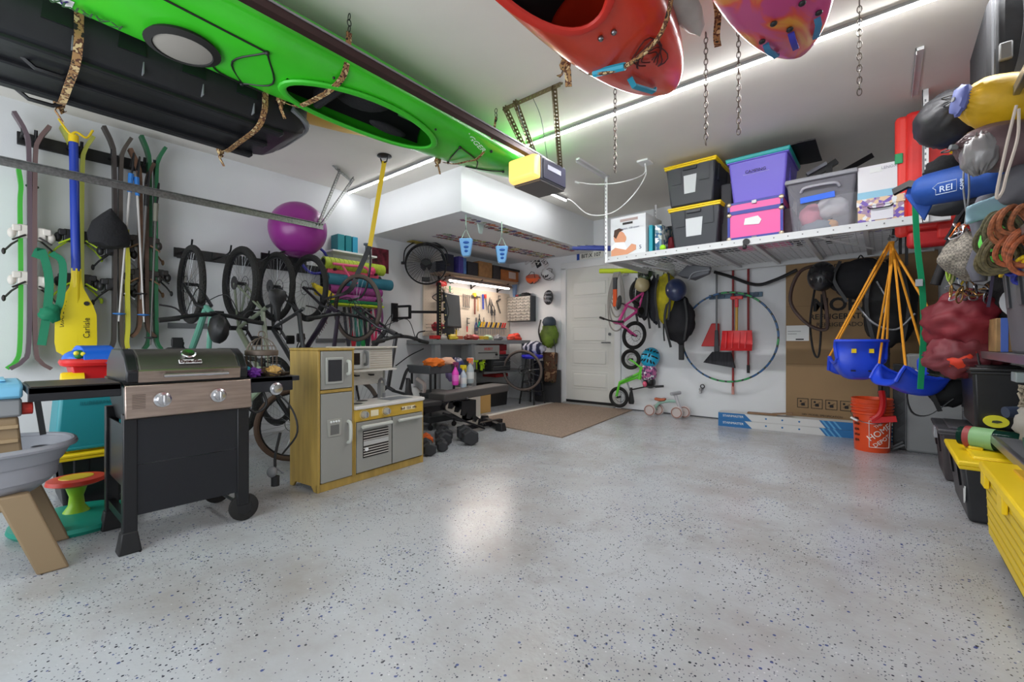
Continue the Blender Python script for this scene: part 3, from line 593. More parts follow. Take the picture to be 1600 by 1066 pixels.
    for q, y in (((bb[0]+.12, bb[2]+.12), .12), ((bb[0]-.12, bb[2]-.12), -.12)): obj('pedal', G().cb((q[0], y, q[1]), (.09, .08, .022)).cb((q[0], y, q[1]), (.06, .09, .014)), BLK, c, bev=.004)
    st(obj('chain', G().tube([(0, .05, .045), (bb[0], .05, bb[2]+.085)], .004, 4).tube([(0, .05, -.04), (.02, .05, -.12), (bb[0], .05, bb[2]-.085)], .004, 4), mat((70, 68, 66), .4, .8), t))
    return t
KN = mat((34, 33, 31), .85, bump=.9, bs=70)
b1 = bike('mint green mountain bike hung by its front wheel nearest the ski rack', (-4.86, 1.26, 1.53), 'front', (98, 160, 140), KN, yaw=0)
obj('handlebar_bag', G().ell((.66, 0, .72), (.12, .07, .1), fn=lump(4, .1)), BLK, b1)
b2 = bike('olive grey mountain bike hung by its rear wheel, second from the ski rack', (-4.78, 1.64, 1.57), 'rear', (120, 128, 108), KN, tw=.034, yaw=4, bars=False)
b3 = bike('dark bike without handlebars in view, hung by its rear wheel beside the purple one', (-4.85, 1.99, 1.58), 'rear', (40, 42, 45), KN, yaw=5, bars=False, saddle=False)
b4 = bike('dark purple lettered bike hung by its front wheel before the exercise mats', (-4.72, 2.27, 1.58), 'front', (42, 30, 48), RUB, yaw=4)
text('frame_lettering', 'JULIANA', .07, mat((150, 110, 130), .4), b4, Matrix.Translation((.64, -.034, .2)) @ Euler((PI/2, -math.radians(49), 0)).to_matrix().to_4x4())
b5 = bike('road bike with tan-sidewall wheels slung nearest the yellow strap', (-4.2, 2.53, 1.36), 'front', (38, 36, 38), mat((84, 72, 64), .7), 'flat', yaw=10, tw=.02, wheels=.35)
b6 = bike('sage green gravel bike standing with tan wheels behind the toy kitchen', (-4.2, 1.75, .37), 'front', (150, 170, 145), mat((92, 70, 56), .7), 'flat', tw=.024, bars=True, wheels=.35)
b6.rotation_euler = (0, 0, math.radians(82)); b6.location = (-3.95, .78, .315); b6.scale = (.88,)*3
rr = thing('bike_rack', 'black wall rail with hooks that carry the hanging bikes', 'rack', (WX, 2, 1.87))
obj('rail', G().box(0, -.75, -.05, .03, .72, .05), mat((45, 46, 48), .5), rr, bev=.005)
for y in (-.72, -.4, -.05, .3): obj('hook', G().tube(bez([(.03, y, 0), (.2, y, 0), (.34, y, .02), (.38, y, .08)], 4), .008, 7).box(.03, y-.06, -.045, .045, y+.06, .045), BLKM, rr)
for y, z in ((1.33, 1.16), (2.78, 1.02)): solo('wheel_tray', 'grey tyre tray screwed to the left wall '+('under the mint bike wheel' if y < 2 else 'under the yoga mats'), 'tray', G().prism([(0, 0), (.03, 0), (.05, .04), (.05, .05), (.0, .05)], y-.15, y+.22, 'xz') , GRY, (WX, 0, z-.02))
# ================================================================ ball, shelf, roller, mats
t = thing('exercise_ball', 'large purple exercise ball on a black wall holder', 'ball', (-4.93, 2.26, 1.95))
obj('ball', G().ell((0, 0, .285), .295, 36, 24), mat((150, 50, 140), .3), t, smooth=80); obj('holder', G().tube(bez([(-.33, -.18, .0), (-.1, -.2, .0), (.14, 0, .06), (-.1, .2, .0), (-.33, .18, .0)], 5), .01, 7).box(-.35, -.25, -.03, -.33, .25, .04), BLK, t)
obj('base_ring', G().lathe([(.13, .03), (.15, .02), (.1, -.01), (.01, -.02)], 24), mat((140, 45, 130), .3), t)
sh = thing('wall_shelf', 'small white wall shelf above the lime foam roller', 'shelf', (WX, 3.02, 2.1))
obj('board', G().box(0, -.28, 0, .2, .33, .022), WHT, sh, bev=.003); obj('backboard', G().box(0, -.18, -.06, .02, .28, 0), WHT, sh)
for y, d, c, l in ((2.86, .09, (30, 140, 150), 'dark teal box standing on the small white wall shelf'), (2.96, .08, (20, 130, 140), 'teal box in the middle on the white wall shelf'), (3.05, .07, (50, 160, 195), 'light blue box at the right of the teal ones on the shelf')):
    solo('box', l, 'box', G().box(0, -d/2, 0, .16, d/2, .2), mat(c, .5), (WX+.02, y, 2.122), bev=.003)
solo('sand_timer', 'grey hourglass shaped holder at the right end of the shelf', 'ornament', G().lathe([(.05, 0), (.05, .02), (.03, .03), (.03, .13), (.05, .14), (.05, .16)], 12), mat((90, 98, 110), .5), (WX+.12, 3.26, 2.122))
t = thing('foam_roller', 'lime green ribbed foam roller on top of the rolled mats', 'roller', (-5.0, 2.98, 1.93))
g = G(); g.lathe([(.07, -.4)]+[(r, y) for k in range(14) for r, y in ((.072, -.39+k*.056), (.072, -.35+k*.056), (.066, -.345+k*.056), (.066, -.337+k*.056))]+[(.07, .4)], 20, (0, 0, 0), 'y'); obj('sleeve', g, mat((180, 200, 60), .6), t)
obj('core', G().cyl((0, -.402, 0), (0, -.39, 0), .05), BLK, t)
RK = thing('mat_rack', 'black wall rack holding rolled mats, resistance bands below', 'rack', (WX, 3, 1.5))
for y in (-.3, .25): obj('arm', G().box(0, y-.015, -.1, .03, y+.015, .45).bar((.0, y, .0), (.36, y, .03), .025).bar((0, y, .33), (.34, y, .36), .025), BLK, RK)
def roll(l, x, y0, y1, z, r, c, turns=3, n='yoga_mat', cat='mat', slope=0):
    t = thing(n, l, cat, (x, (y0+y1)/2, z), group='rolled mats and towels on the rack'); h = (y1-y0)/2
    obj('roll', G().lathe([(r*.96, -h), (r, -h+.01), (r, h-.01), (r*.96, h)], 22, (0, 0, 0), 'y'), mat(c, .75, bump=.2, bs=50), t)
    g = G(); pts = [(r*(1-.8*k/30)*math.cos(k*.6*turns/3), -h-.002, r*(1-.8*k/30)*math.sin(k*.6*turns/3)) for k in range(30)]; g.tube(pts, .004, 5); obj('rolled_end', g, mat(tuple(v*.55 for v in c), .8), t)
roll('pink strapped mat rolled directly under the lime roller', -5.02, 2.62, 3.3, 1.84, .05, (225, 90, 120))
roll('teal and grey mat roll below the pink one', -5.0, 2.62, 3.5, 1.75, .07, (50, 120, 140))
roll('upper purple yoga mat roll', -5.0, 2.65, 3.35, 1.635, .052, (150, 62, 130))
roll('lower purple yoga mat roll', -4.98, 2.68, 3.34, 1.54, .04, (160, 70, 140))
roll('grey-capped foam tube behind the yellow strap', -5.1, 2.68, 3.4, 1.82, .05, (95, 95, 100))
t = solo('towel', 'green folded towel under the purple mats', 'towel', G().box(-.1, -.3, -.02, .1, .3, .02), mat((20, 120, 70), .8), (-4.98, 3.0, 1.485), bev=.01)
t = solo('towel', 'lime folded towel edge at the bottom of the mat stack', 'towel', G().box(-.11, -.32, -.012, .11, .32, .012), mat((190, 210, 40), .8), (-4.98, 3.0, 1.45), bev=.008)
solo('ring_band', 'blue exercise ring hanging right of the purple ball', 'ring', G().ring((0, 0, 0), .16, .016, 'x', 28, 8), mat((60, 60, 170), .5), (-5.2, 2.58, 1.98))
solo('ring_band', 'pink tube band crossing the teal mat', 'band', G().tube(bez([pt(520, 412, x=-4.9), pt(545, 415, x=-4.88), pt(570, 418, x=-4.88), pt(580, 428, x=-4.86)], 5), .016, 8).tube(bez([pt(535, 415, x=-4.88), pt(548, 435, x=-4.86), pt(558, 443, x=-4.86)], 5), .014, 8), mat((230, 90, 130), .5))
solo('ball', 'small pink ball tucked at the right end of the mats', 'ball', G().ell((0, 0, 0), .055), mat((225, 70, 120), .5), tuple(pt(580, 424, x=-4.95)))
solo('kite_bag', 'yellow and black folded kite bag in front of the mats', 'bag', G().prism([(-.12, .1), (.06, .03), (.18, -.06), (.05, -.07), (-.08, -.02)], -.03, .03, 'yz'), mat((225, 200, 40), .6), tuple(pt(505, 458, x=-4.75)))
for i, (u, v0, v1, c, l) in enumerate(((548, 470, 545, (190, 30, 50), 'red'), (556, 472, 545, (40, 120, 110), 'dark teal'), (563, 470, 547, (30, 160, 80), 'bright green'), (570, 472, 545, (35, 30, 45), 'black'), (580, 470, 546, (230, 60, 110), 'hot pink'), (589, 472, 520, (120, 60, 110), 'violet'), (540, 480, 540, (60, 60, 70), 'grey'))):
    a = pt(u, v0, x=-5.12+.02*(i % 2)); b = pt(u, v1+2, x=-5.12+.02*(i % 2)); b.y = a.y+.04
    solo('resistance_band', l+' resistance band hanging in a loop below the rolled mats', 'band', G().band(bez([a+Vector((0, -.02, 0)), (a+b)/2+Vector((.02, -.03, 0)), b], 5), .035, .006, (.3, 1, 0)).band(bez([a+Vector((0.02, .03, 0)), (a+b)/2+Vector((.03, .04, 0)), b], 5), .03, .006, (.3, 1, 0)), mat(c, .6), group='resistance bands on the mat rack')
t = thing('suspension_strap', 'yellow suspension trainer strap hanging from a ceiling ring down over the bike', 'strap', (-3.95, 2.69, CZ))
a = Vector((-3.95, 2.69, CZ)); bq = pt(578, 385, x=-4.12)
obj('mount', G().lathe([(.07, 0), (.075, -.012), (.05, -.02)], 18).tube([(-.07, 0, -.01), (-.04, 0, -.07), (.04, 0, -.07), (.07, 0, -.01)], .008, 7), BLKM, t)
obj('webbing', G().band([a+Vector((0, 0, -.06)), a+(bq-a)*.4+Vector((.01, 0, 0)), bq], .045, .005, (.7, .7, 0)), mat((226, 190, 30), .6), t, world=True)
obj('black_webbing', G().band(bez([bq, pt(560, 425, x=-4.2), pt(545, 455, x=-4.25), pt(505, 468, x=-4.3)], 5), .05, .006, (.7, .7, 0)).tube(bez([bq, pt(578, 420, x=-4.15), pt(568, 460, x=-4.2), pt(545, 470, x=-4.2)], 5), .012, 6), BLK, t, world=True)
solo('poster', 'small dark red nebula poster on the left wall beside the roller', 'poster', G().box(0, 0, 0, .006, .26, .33), mat((150, 50, 70), .5, var=.85, vs=9), (WX, 3.4, 1.95))
# ================================================================ fan and TV arm
fn = thing('fan', 'large black round cage fan on the left wall of the alcove', 'fan', (-4.95, 4.05, 2.11), rot=(0, 0, -39))
g = G()
for r in [.03+.019*k for k in range(13)]: g.ring((.07-.09*(r/.28)**3, 0, 0), r, .0024, 'x', 30, 4)
for k in range(36):
    a = 2*PI*k/36; g.tube([(.07-.09*(q/.28)**3, q*math.cos(a), q*math.sin(a)) for q in (.05, .15, .22, .28)], .0024, 4)
st(obj('cage', g, mat((70, 70, 74), .4, .4), fn)); obj('cage_ring', G().ring((-.02, 0, 0), .285, .011, 'x', 40, 8).ring((-.1, 0, 0), .28, .009, 'x', 40, 6), BLK, fn)
for k in range(3):
    a = 2*PI*k/3+.6; b = obj('blade', G().surf(lambda u, v: (-.05+.05*(v-.5), 0, 0), 1, 1) if False else G().loft([[((-.05+.03*w), r*math.cos(a+w*.5*(.4+r)), r*math.sin(a+w*.5*(.4+r))) for w in (-1, 0, 1)]+[((-.055+.03*w), r*math.cos(a+w*.5*(.4+r)), r*math.sin(a+w*.5*(.4+r))) for w in (1, 0, -1)] for r in (.05, .12, .19, .25)]), mat((176, 172, 166), .5), fn)
obj('hub', G().cyl((.07, 0, 0), (.085, 0, 0), .045).box(.07, -.06, -.025, .088, .06, .025), BLK, fn)
obj('motor', G().cyl((-.2, 0, 0), (-.06, 0, 0), .08), BLK, fn); obj('switch_box', G().box(.03, -.06, -.26, .07, .05, -.2), BLK, fn, bev=.006)
obj('yoke', G().tube(bez([(-.02, -.31, 0), (-.04, -.28, .2), (-.1, -.12, .32), (-.1, .12, .32), (-.04, .28, .2), (-.02, .31, 0)], 5), .009, 7).cyl((-.02, -.34, 0), (-.02, -.29, 0), .02).cyl((-.02, .29, 0), (-.02, .34, 0), .02), BLK, fn)
obj('wall_arm', G().bar((-.1, 0, .3), (-.33, .25, .3), .03), BLK, fn)
solo('leaf_plaque', 'small yellow plate fixed above the fan', 'plaque', G().box(-.06, -.12, 0, .06, .12, .01), mat((190, 170, 70), .6, var=.4, vs=20), (-5.1, 4.0, SZ-.02))
t = thing('equipment_upright', 'black perforated upright post covered with cables and small lights, under the fan', 'rack', (-4.85, 4.2, .95))
obj('post', G().box(-.02, -.025, 0, .02, .025, .9), BLK, t); st(obj('holes', (lambda g: [g.cyl((.02, 0, .05+k*.04), (.022, 0, .05+k*.04), .009, n=8) for k in range(21)] and g)(G()), mat((200, 190, 120), .6), t))
obj('cables', G().tube(bez([(.04, .05, .8), (.07, .12, .5), (.05, .08, .3), (.06, .14, .05)], 6), .008, 5).tube(bez([(.02, -.03, .75), (.0, -.12, .68), (.04, .0, .62), (.03, .1, .7)], 6), .007, 5), BLK, t)
for k in range(9): obj('bulb', G().ell((.05, .06+.02*math.sin(k*2), .08+k*.09), .013, 8, 6), mat((225, 205, 150), .5), t)
t = thing('monitor_mount', 'black folding monitor arm bolted to the left wall beside the fan post', 'bracket', (WX, 3.75, 1.42))
obj('plate', G().box(0, -.05, -.13, .03, .05, .13), BLKM, t, bev=.004)
obj('arm', G().bar((.03, 0, .08), (.28, .06, .08), .03).bar((.03, 0, -.08), (.28, .06, -.08), .03).bar((.28, .06, -.09), (.28, .06, .09), .03).bar((.28, .06, 0), (.42, .68, .02), .035), BLKM, t)
t = thing('monitor', 'thin dark monitor seen almost edge-on in front of the pegboard', 'monitor', (-4.84, 4.5, 1.22), rot=(0, -4, 18))
obj('case', G().box(-.05, -.22, 0, -.01, .22, .5), mat((40, 42, 46), .4), t, bev=.01); obj('screen', G().box(-.01, -.2, .02, -.004, .2, .48), mat((90, 94, 98), .15), t)
solo('small_box', 'small dark box with a white label under the monitor', 'box', G().box(-.05, -.08, 0, .05, .08, .16), mat((60, 62, 66), .5), (-4.9, 4.42, 1.08), bev=.01)
# ================================================================ grill (front faces +x, runs along y)
SS = mat((186, 166, 154), .3, 1, var=.12, vs=6, stretch=(1, 1, 14)); LID = mat((108, 104, 98), .38, .8, var=.12, vs=4)
gr = thing('gas_grill', 'black and stainless two-burner gas grill cart standing before the bikes', 'grill', (-2.78, .47, 0))
for x, y in ((0, 0), (-.43, 0)):
    l = obj('leg', G().box(x-.025, y-.025, .0, x+.025, y+.03, .66), BLKM, gr, bev=.005); obj('foot', G().taper(0, .1, .085, .09, .055, .06, x, y), BLK, l, bev=.006)
for x in (0, -.43): obj('leg', G().box(x-.025, .46, .09, x+.025, .52, .66), BLKM, gr, bev=.005)
for x in (.0, -.43): w = obj('wheel', G().lathe([(.02, -.02), (.055, -.02), (.073, -.014), (.075, 0), (.073, .014), (.055, .02), (.02, .02)], 24, (x, .5, .075), 'x'), RUB, gr); obj('hubcap', G().lathe([(.001, -.025), (.04, -.022), (.048, -.012), (.048, .012), (.04, .022), (.001, .025)], 6, (x, .5, .075), 'x'), BLK, w)
obj('axle', G().cyl((.0, .5, .075), (-.43, .5, .075), .01), STEEL, gr)
obj('bottom_rail', G().bar((-.0, 0, .14), (-.43, 0, .14), .03, .04).bar((-.43, 0, .16), (-.43, .5, .16), .03), BLKM, gr)
obj('front_panel', G().box(.005, .025, .17, .018, .48, .41), mat((34, 35, 40), .35, .3), gr); obj('front_panel', G().box(.005, .025, .413, .018, .48, .645), mat((36, 37, 42), .35, .3), gr)
obj('side_panel', G().box(-.43, -.012, .3, 0, -.006, .6), BLKM, gr); obj('firebox', G().taper(.6, .82, .4, .46, .46, .54, -.22, .245), mat((48, 50, 52), .4, .5), gr)
obj('control_panel', G().prism([(.02, .63), (.05, .64), (.035, .795), (.0, .8)], -.02, .525, 'xz'), SS, gr, bev=.004)
for y in (.12, .36):
    k = obj('knob', G().lathe([(.001, .0), (.038, 0), (.036, .012), (.026, .016), (.024, .04), (.001, .042)], 24, (.045, y, .72), 'x'), CHR, gr)
    obj('knob_grip', G().cb((.09, y, .72), (.02, .012, .05)), CHR, k, bev=.003)
g = G()
for k in range(9): g.box(.046, .005, .685+k*.008, .049, .055, .688+k*.008)
st(obj('warning_print', g, mat((100, 84, 74), .6), gr))
prof = [(.03, .805), (.035, .86), (-.02, .93), (-.1, .965), (-.32, .965), (-.44, .9), (-.45, .81)]
obj('lid', G().prism(prof, .03, .47, 'xz'), LID, gr, bev=.01); lf = obj('lid_front', G().prism([(.032, .808), (.04, .862), (.034, .868), (.025, .812)], .03, .47, 'xz'), SS, gr)
obj('lid_end', G().prism([(a*1.03, b+.002) for a, b in prof], -.015, .035, 'xz'), BLKM, gr, bev=.008); obj('lid_end', G().prism([(a*1.03, b+.002) for a, b in prof], .465, .51, 'xz'), BLKM, gr, bev=.008)
obj('lid_handle', G().cyl((.075, .12, .838), (.075, .4, .838), .009).cyl((.035, .135, .838), (.075, .135, .838), .008).cyl((.035, .385, .838), (.075, .385, .838), .008), CHR, gr)
obj('thermometer', G().lathe([(.001, 0), (.034, 0), (.034, .012), (.028, .016), (.001, .014)], 20), CHR, gr).matrix_basis = TR(-.03, .245, .935, 0, 38, 0)
bd = obj('badge', G().cb((0, 0, 0), (.006, .1, .024)), mat((230, 228, 228), .4), gr, bev=.002); bd.location = (.012, .245, .902); bd.rotation_euler = (0, math.radians(-38), 0)
text('badge_lettering', 'Dyna-Glo', .024, mat((60, 20, 20), .5), gr, Matrix.Translation((.018, .245, .905)) @ Euler((0, math.radians(-38), 0)).to_matrix().to_4x4() @ face(0, 0, 0, '+x'), bold=.0008)
obj('side_table', G().prism([(-.4, .78), (.03, .78), (.03, .81), (-.4, .81)], -.33, -.03, 'xz').prism([(.03, .75), (.03, .81), (.02, .81), (.02, .75)], -.33, -.03, 'xz'), mat((40, 40, 44), .4, .3, var=.2, vs=6), gr, bev=.004)
obj('side_table_top', G().box(-.39, -.32, .811, .02, -.035, .814), mat((92, 82, 72), .4, .3, var=.25, vs=4), gr)
obj('side_table', G().prism([(-.4, .77), (.03, .77), (.03, .8), (-.4, .8)], .525, .80, 'xz').prism([(.03, .715), (.03, .8), (.02, .8), (.02, .715)], .525, .76, 'xz'), mat((40, 41, 47), .4, .3), gr, bev=.004)
k = obj('side_burner_knob', G().lathe([(.001, 0), (.038, 0), (.036, .012), (.026, .016), (.024, .035), (.001, .037)], 22, (.03, .66, .73), 'x'), CHR, gr)
obj('gas_hose', G().tube(bez([(-.02, .5, .66), (.0, .56, .6), (0, .62, .64), (-.02, .6, .74)], 5), .008, 6).tube(bez([(-.05, .62, .76), (-.02, .76, .62), (0, .8, .45), (-.12, .76, .3)], 5), .006, 6), BLK, gr)
obj('tool_hook', G().bar((-.02, -.3, .76), (-.05, -.28, .6), .02), BLK, gr)
# regulator hanging at the floor
t = thing('gas_regulator', 'grey gas regulator dangling on its hose right of the grill', 'regulator', (-2.95, 1.21, .19))
obj('hose', G().tube(bez([(0, .03, .24), (.0, .0, .1), (0, .0, .0)], 4), .009, 7), BLK, t); obj('body', G().ell((0, -.02, .0), (.03, .03, .035)).cyl((0, 0, .03), (.0, .05, -.02), .008), GRY, t); obj('fitting', G().cyl((0, 0, -.09), (0, 0, -.03), .026, n=8), BLK, t)
# birdcage and dried flowers on the right side table
t = thing('birdcage', 'decorative wire dome birdcage standing on the grill side table', 'birdcage', (-2.95, 1.13, .8)); wm = mat((110, 98, 88), .5, .5)
g = G()
for k in range(16):
    a = 2*PI*k/16; g.tube([(.085*math.cos(a), .085*math.sin(a), .0), (.085*math.cos(a), .085*math.sin(a), .13)]+[(.085*math.cos(b)*math.cos(a), .085*math.cos(b)*math.sin(a), .13+.1*math.sin(b)) for b in (.4, .8, 1.2, 1.5)], .0022, 4)
st(obj('wires', g, wm, t)); obj('band', G().lathe([(.086, .12), (.092, .125), (.092, .15), (.086, .155)], 24).ring((0, 0, .0), .086, .005, 'z').ring((0, 0, .18), .07, .003, 'z'), wm, t); obj('finial', G().ring((0, 0, .25), .02, .004, 'x', 12, 5), wm, t)
for l, dx, dy, r, c in (('teal crinkled paper flower beside the birdcage', .06, -.12, .04, (40, 140, 160)), ('purple paper flower in front of the birdcage', .13, -.09, .035, (110, 40, 150)), ('gold paper flower beneath the birdcage', .12, .02, .04, (200, 160, 90)), ('teal paper flower left on the grill side table', .0, -.14, .035, (60, 170, 190))):
    g = G().ell((0, 0, 0), (r, r, r*.8), 22, 12, fn=lump(dx*50, .55, 5)); solo('paper_flower', l, 'flower', g, mat(c, .6), (-2.95+dx, 1.13+dy, .8+r*.7), group='paper flowers on the grill table')
solo('moss', 'tangle of brown dried moss under the birdcage', 'moss', G().ell((0, 0, 0), (.1, .08, .03), 24, 10, fn=lump(8, .6, 6)), mat((80, 64, 48), .9), (-2.9, 1.16, .815), kind=None) if False else solo('moss', 'tangle of brown dried moss under the birdcage', 'moss', G().ell((0, 0, 0), (.1, .08, .03), 24, 10, fn=lump(8, .6, 6)), mat((80, 64, 48), .9), (-2.9, 1.16, .815))
# ================================================================ toy kitchen
WD = mat((184, 152, 76), .45, var=.14, vs=3, stretch=(8, 8, 1)); KGR = mat((150, 150, 144), .5); KHD = mat((196, 198, 190), .4)
kk = thing('toy_kitchen', 'yellow wood and grey toy kitchen with fridge, oven and sink', 'toy kitchen', (-2.88, 1.45, 0), 95.57)
T = .018; H = .945
obj('side_panel', G().prism([(0, 0), (0.05, 0), (.08, .035), (.27, .035), (.3, 0), (.34, 0), (.34, H), (0, H)], 0, T, 'yz'), WD, kk, bev=.004)
obj('side_panel', G().box(.262, 0, .05, .28, .34, H), WD, kk, bev=.003)
obj('top_panel', G().box(-.004, -.006, H, .284, .345, H+.018), WD, kk, bev=.006); obj('shelf_rail', G().box(T, 0, .66, .262, .33, .68), WD, kk)
obj('plinth', G().box(0, .005, 0, .955, .03, .055), WD, kk, bev=.003); obj('back_panel', G().box(.01, .325, .05, .955, .335, .94), KGR, kk) if False else obj('back_panel', G().box(.01, .325, .05, .27, .335, .94), KGR, kk)
fd = obj('fridge_door', G().box(T+.004, -.006, .06, .26, .014, .655), KGR, kk, bev=.003)
obj('door_handle', G().tube(bez([(.225, -.006, .3), (.225, -.035, .32), (.225, -.035, .43), (.225, -.006, .45)], 5), .012, 8), KHD, fd)
obj('dispenser', G().prism([(.07, .36), (.165, .36), (.175, .48), (.06, .48)], -.012, -.005, 'xz'), mat((160, 160, 152), .5), fd, bev=.003); obj('dispenser_recess', G().box(.085, -.014, .375, .15, -.011, .44), mat((105, 105, 102), .5), fd)
for k in range(4): obj('button', G().ell((.088+k*.02, -.014, .462), .008, 10, 8), WHT, fd)
fz = obj('freezer_door', G().box(T+.004, -.006, .685, .26, .014, H-.004), KGR, kk, bev=.003)
obj('door_handle', G().tube(bez([(.222, -.006, .78), (.222, -.03, .79), (.222, -.03, .86), (.222, -.006, .87)], 5), .012, 8), KHD, fz)
obj('window_frame', G().box(.05, -.014, .72, .185, -.005, .9), mat((170, 172, 166), .45), fz, bev=.012); obj('chalkboard', G().box(.066, -.017, .737, .17, -.013, .883), mat((42, 42, 46), .7), fz)
obj('counter', G().prism([(.28, -.02), (.93, -.02), (.975, .0), (.99, .06), (.99, .2), (.96, .27), (.9, .3), (.28, .3)], .518, .543, 'xy'), mat((215, 212, 208), .35), kk, bev=.006)
obj('base_cabinet', G().box(.28, .02, .055, .94, .3, .43), KGR, kk); obj('end_panel', G().box(.94, 0, .0, .958, .3, .518), WD, kk, bev=.003); obj('divider', G().box(.28, -.004, .055, .292, .02, .43), WD, kk)
obj('control_strip', G().box(.28, -.004, .43, .945, .3, .516), mat((206, 168, 60), .45, var=.08, vs=3, stretch=(1, 1, 8)), kk, bev=.002)
for x in (.36, .56): q = obj('knob', G().lathe([(.001, -.035), (.022, -.035), (.026, -.012), (.026, 0)], 16, (x, -.004, .478), 'y'), mat((190, 190, 186), .3, .4), kk); obj('knob_grip', G().box(x-.004, -.046, .46, x+.004, -.034, .496), CHR, q)
st(obj('printed_dial', G().box(.42, -.006, .455, .49, -.0035, .5).ring((.36, -.005, .478), .034, .0012, 'y', 20, 4).ring((.56, -.005, .478), .034, .0012, 'y', 20, 4).box(.72, -.006, .462, .86, -.0035, .492), mat((235, 225, 190), .5), kk)); text('dial_lettering', '0o0  12:5  o0o', .028, mat((90, 60, 50), .5), kk, face(.79, -.008, .477, '-y'))
od = obj('oven_door', G().box(.296, -.012, .065, .61, .018, .425), KGR, kk, bev=.003); obj('oven_handle', G().cyl((.32, -.045, .395), (.585, -.045, .395), .013).cyl((.34, -.045, .395), (.34, -.01, .39), .009).cyl((.565, -.045, .395), (.565, -.01, .39), .009), KHD, od)
obj('oven_window', G().box(.345, -.016, .165, .575, -.011, .36), mat((40, 36, 34), .3), od)
for k in range(10): obj('oven_bar', G().box(.348, -.02, .175+k*.019, .572, -.016, .181+k*.019), mat((196, 190, 182), .4), od)
obj('oven_rack', G().box(.348, -.021, .255, .572, -.015, .285), mat((185, 185, 182), .4), od); obj('round_sticker', G().cyl((.372, -.024, .225), (.372, -.018, .225), .014), WHT, od)
dd = obj('dishwasher_door', G().box(.622, -.012, .065, .936, .018, .425), KGR, kk, bev=.003); obj('door_handle', G().cyl((.66, -.042, .395), (.9, -.042, .395), .012).cyl((.68, -.042, .395), (.68, -.01, .39), .008).cyl((.88, -.042, .395), (.88, -.01, .39), .008), KHD, dd)
for x, y in ((.37, .09), (.5, .2)):
    q = obj('burner', G().lathe([(.001, .003), (.055, .003), (.058, 0)], 22, (x, y, .544)), KHD, kk); obj('burner_plate', G().lathe([(.001, .006), (.04, .006), (.042, .003)], 22, (x, y, .544)), mat((60, 62, 62), .4), q)
obj('sink', G().box(.66, .06, .5435, .9, .22, .546), mat((120, 124, 130), .4), kk, bev=.01); obj('faucet', G().tube(bez([(.72, .27, .54), (.72, .27, .66), (.715, .24, .7), (.71, .19, .69), (.71, .18, .65)], 5), .012, 8).cyl((.77, .27, .543), (.77, .27, .58), .012), GRY, kk)
WHW = mat((222, 218, 208), .5, var=.1, vs=20, stretch=(1, 1, 12))
up = obj('upper_cabinet', G().box(.28, .2, .79, .8, .33, .955).box(.28, .17, .955, .83, .34, .97), mat((200, 196, 184), .5), kk, bev=.003); obj('shelf_board', G().box(.28, .17, .775, .82, .33, .79), WHW, kk)
st(obj('plank_print', (lambda g: [g.box(.58, .196, .8+k*.018, .79, .2, .802+k*.018) for k in range(9)] and g)(G()), mat((170, 150, 130), .6), kk))
mw = obj('microwave_door', G().box(.285, .188, .798, .56, .2, .948), mat((188, 190, 186), .5), kk, bev=.003); obj('microwave_window', G().box(.3, .183, .83, .47, .19, .92), mat((50, 42, 34), .3, var=.6, vs=20), mw, bev=.004); obj('door_handle', G().tube(bez([(.515, .19, .83), (.515, .16, .84), (.515, .16, .92), (.515, .19, .93)], 4), .012, 8), GRY, mw)
obj('hook_rail', G().box(.28, .3, .66, .8, .315, .775), WHW, kk)
for x in (.36, .5, .64): obj('hook', G().cyl((x, .3, .74), (x, .26, .74), .006).box(x-.02, .255, .733, x+.02, .262, .745), BLK, kk)
obj('side_post', G().box(.785, .29, .54, .8, .335, .955), KGR, kk)
# ================================================================ water table and toys, far left
LG = mat((158, 160, 168), .5); TAN = mat((150, 128, 98), .6)
wt = thing('water_table', 'grey plastic water play table with a tan tower and pale blue roof', 'water table', (-3.02, -.12, 0))
prof = [(.70, .34, 0), (.82, .38, .02), (.84, .40, .02), (.86, .40, .03), (.88, .47, .03), (.9, .47, .045), (.96, .52, .06), (1.0, .54, .05), (.96, .54, .03), (.9, .5, .0), (.82, .44, -.05), (.7, .43, -.08)]
g = G(); rings = []
for k, z, _ in prof: rings.append([(.30*k*abs(math.cos(a))**.8*math.copysign(1, math.cos(a)), .43*k*abs(math.sin(a))**.8*math.copysign(1, math.sin(a)), z) for a in [i*2*PI/40 for i in range(40)]])
g.loft(rings); obj('basin', g, LG, wt, smooth=50); obj('rim', G().tube([(.3*.99*abs(math.cos(a))**.8*math.copysign(1, math.cos(a)), .43*.99*abs(math.sin(a))**.8*math.copysign(1, math.sin(a)), .54) for a in [i*2*PI/40 for i in range(40)]], .014, 8, True), LG, wt)
for x, y in ((.2, .22), (-.2, .26), (.2, -.4), (-.2, -.4)):
    sy = 1 if y > 0 else -1
    obj('leg', G().loft([[(x+a, y+b*sy+off*sy, z) for a, b in ((-.03, -.05), (.03, -.05), (.03, .05), (-.03, .05))] for z, off in ((0, .12), (.36, 0))]), TAN, wt, bev=.008)
obj('leg_brace', G().bar((.2, -.4, .3), (.2, .25, .33), .04, .06), TAN, wt, bev=.006)
tw = obj('tower', G().taper(.42, .68, .2, .26, .17, .22, .05, .13), TAN, wt, bev=.01)
for z in (.5, .57, .63): obj('tower_ledge', G().box(.1, .02, z, .155, .24, z+.018), mat((170, 146, 112), .6), tw, bev=.003)
obj('ladder', G().box(.145, .05, .5, .16, .07, .66).box(.145, .12, .5, .16, .14, .66).box(.145, .05, .56, .158, .14, .575), mat((190, 150, 110), .6), tw)
obj('plinth', G().taper(.4, .46, .24, .3, .22, .28, .05, .13), LG, wt, bev=.01)
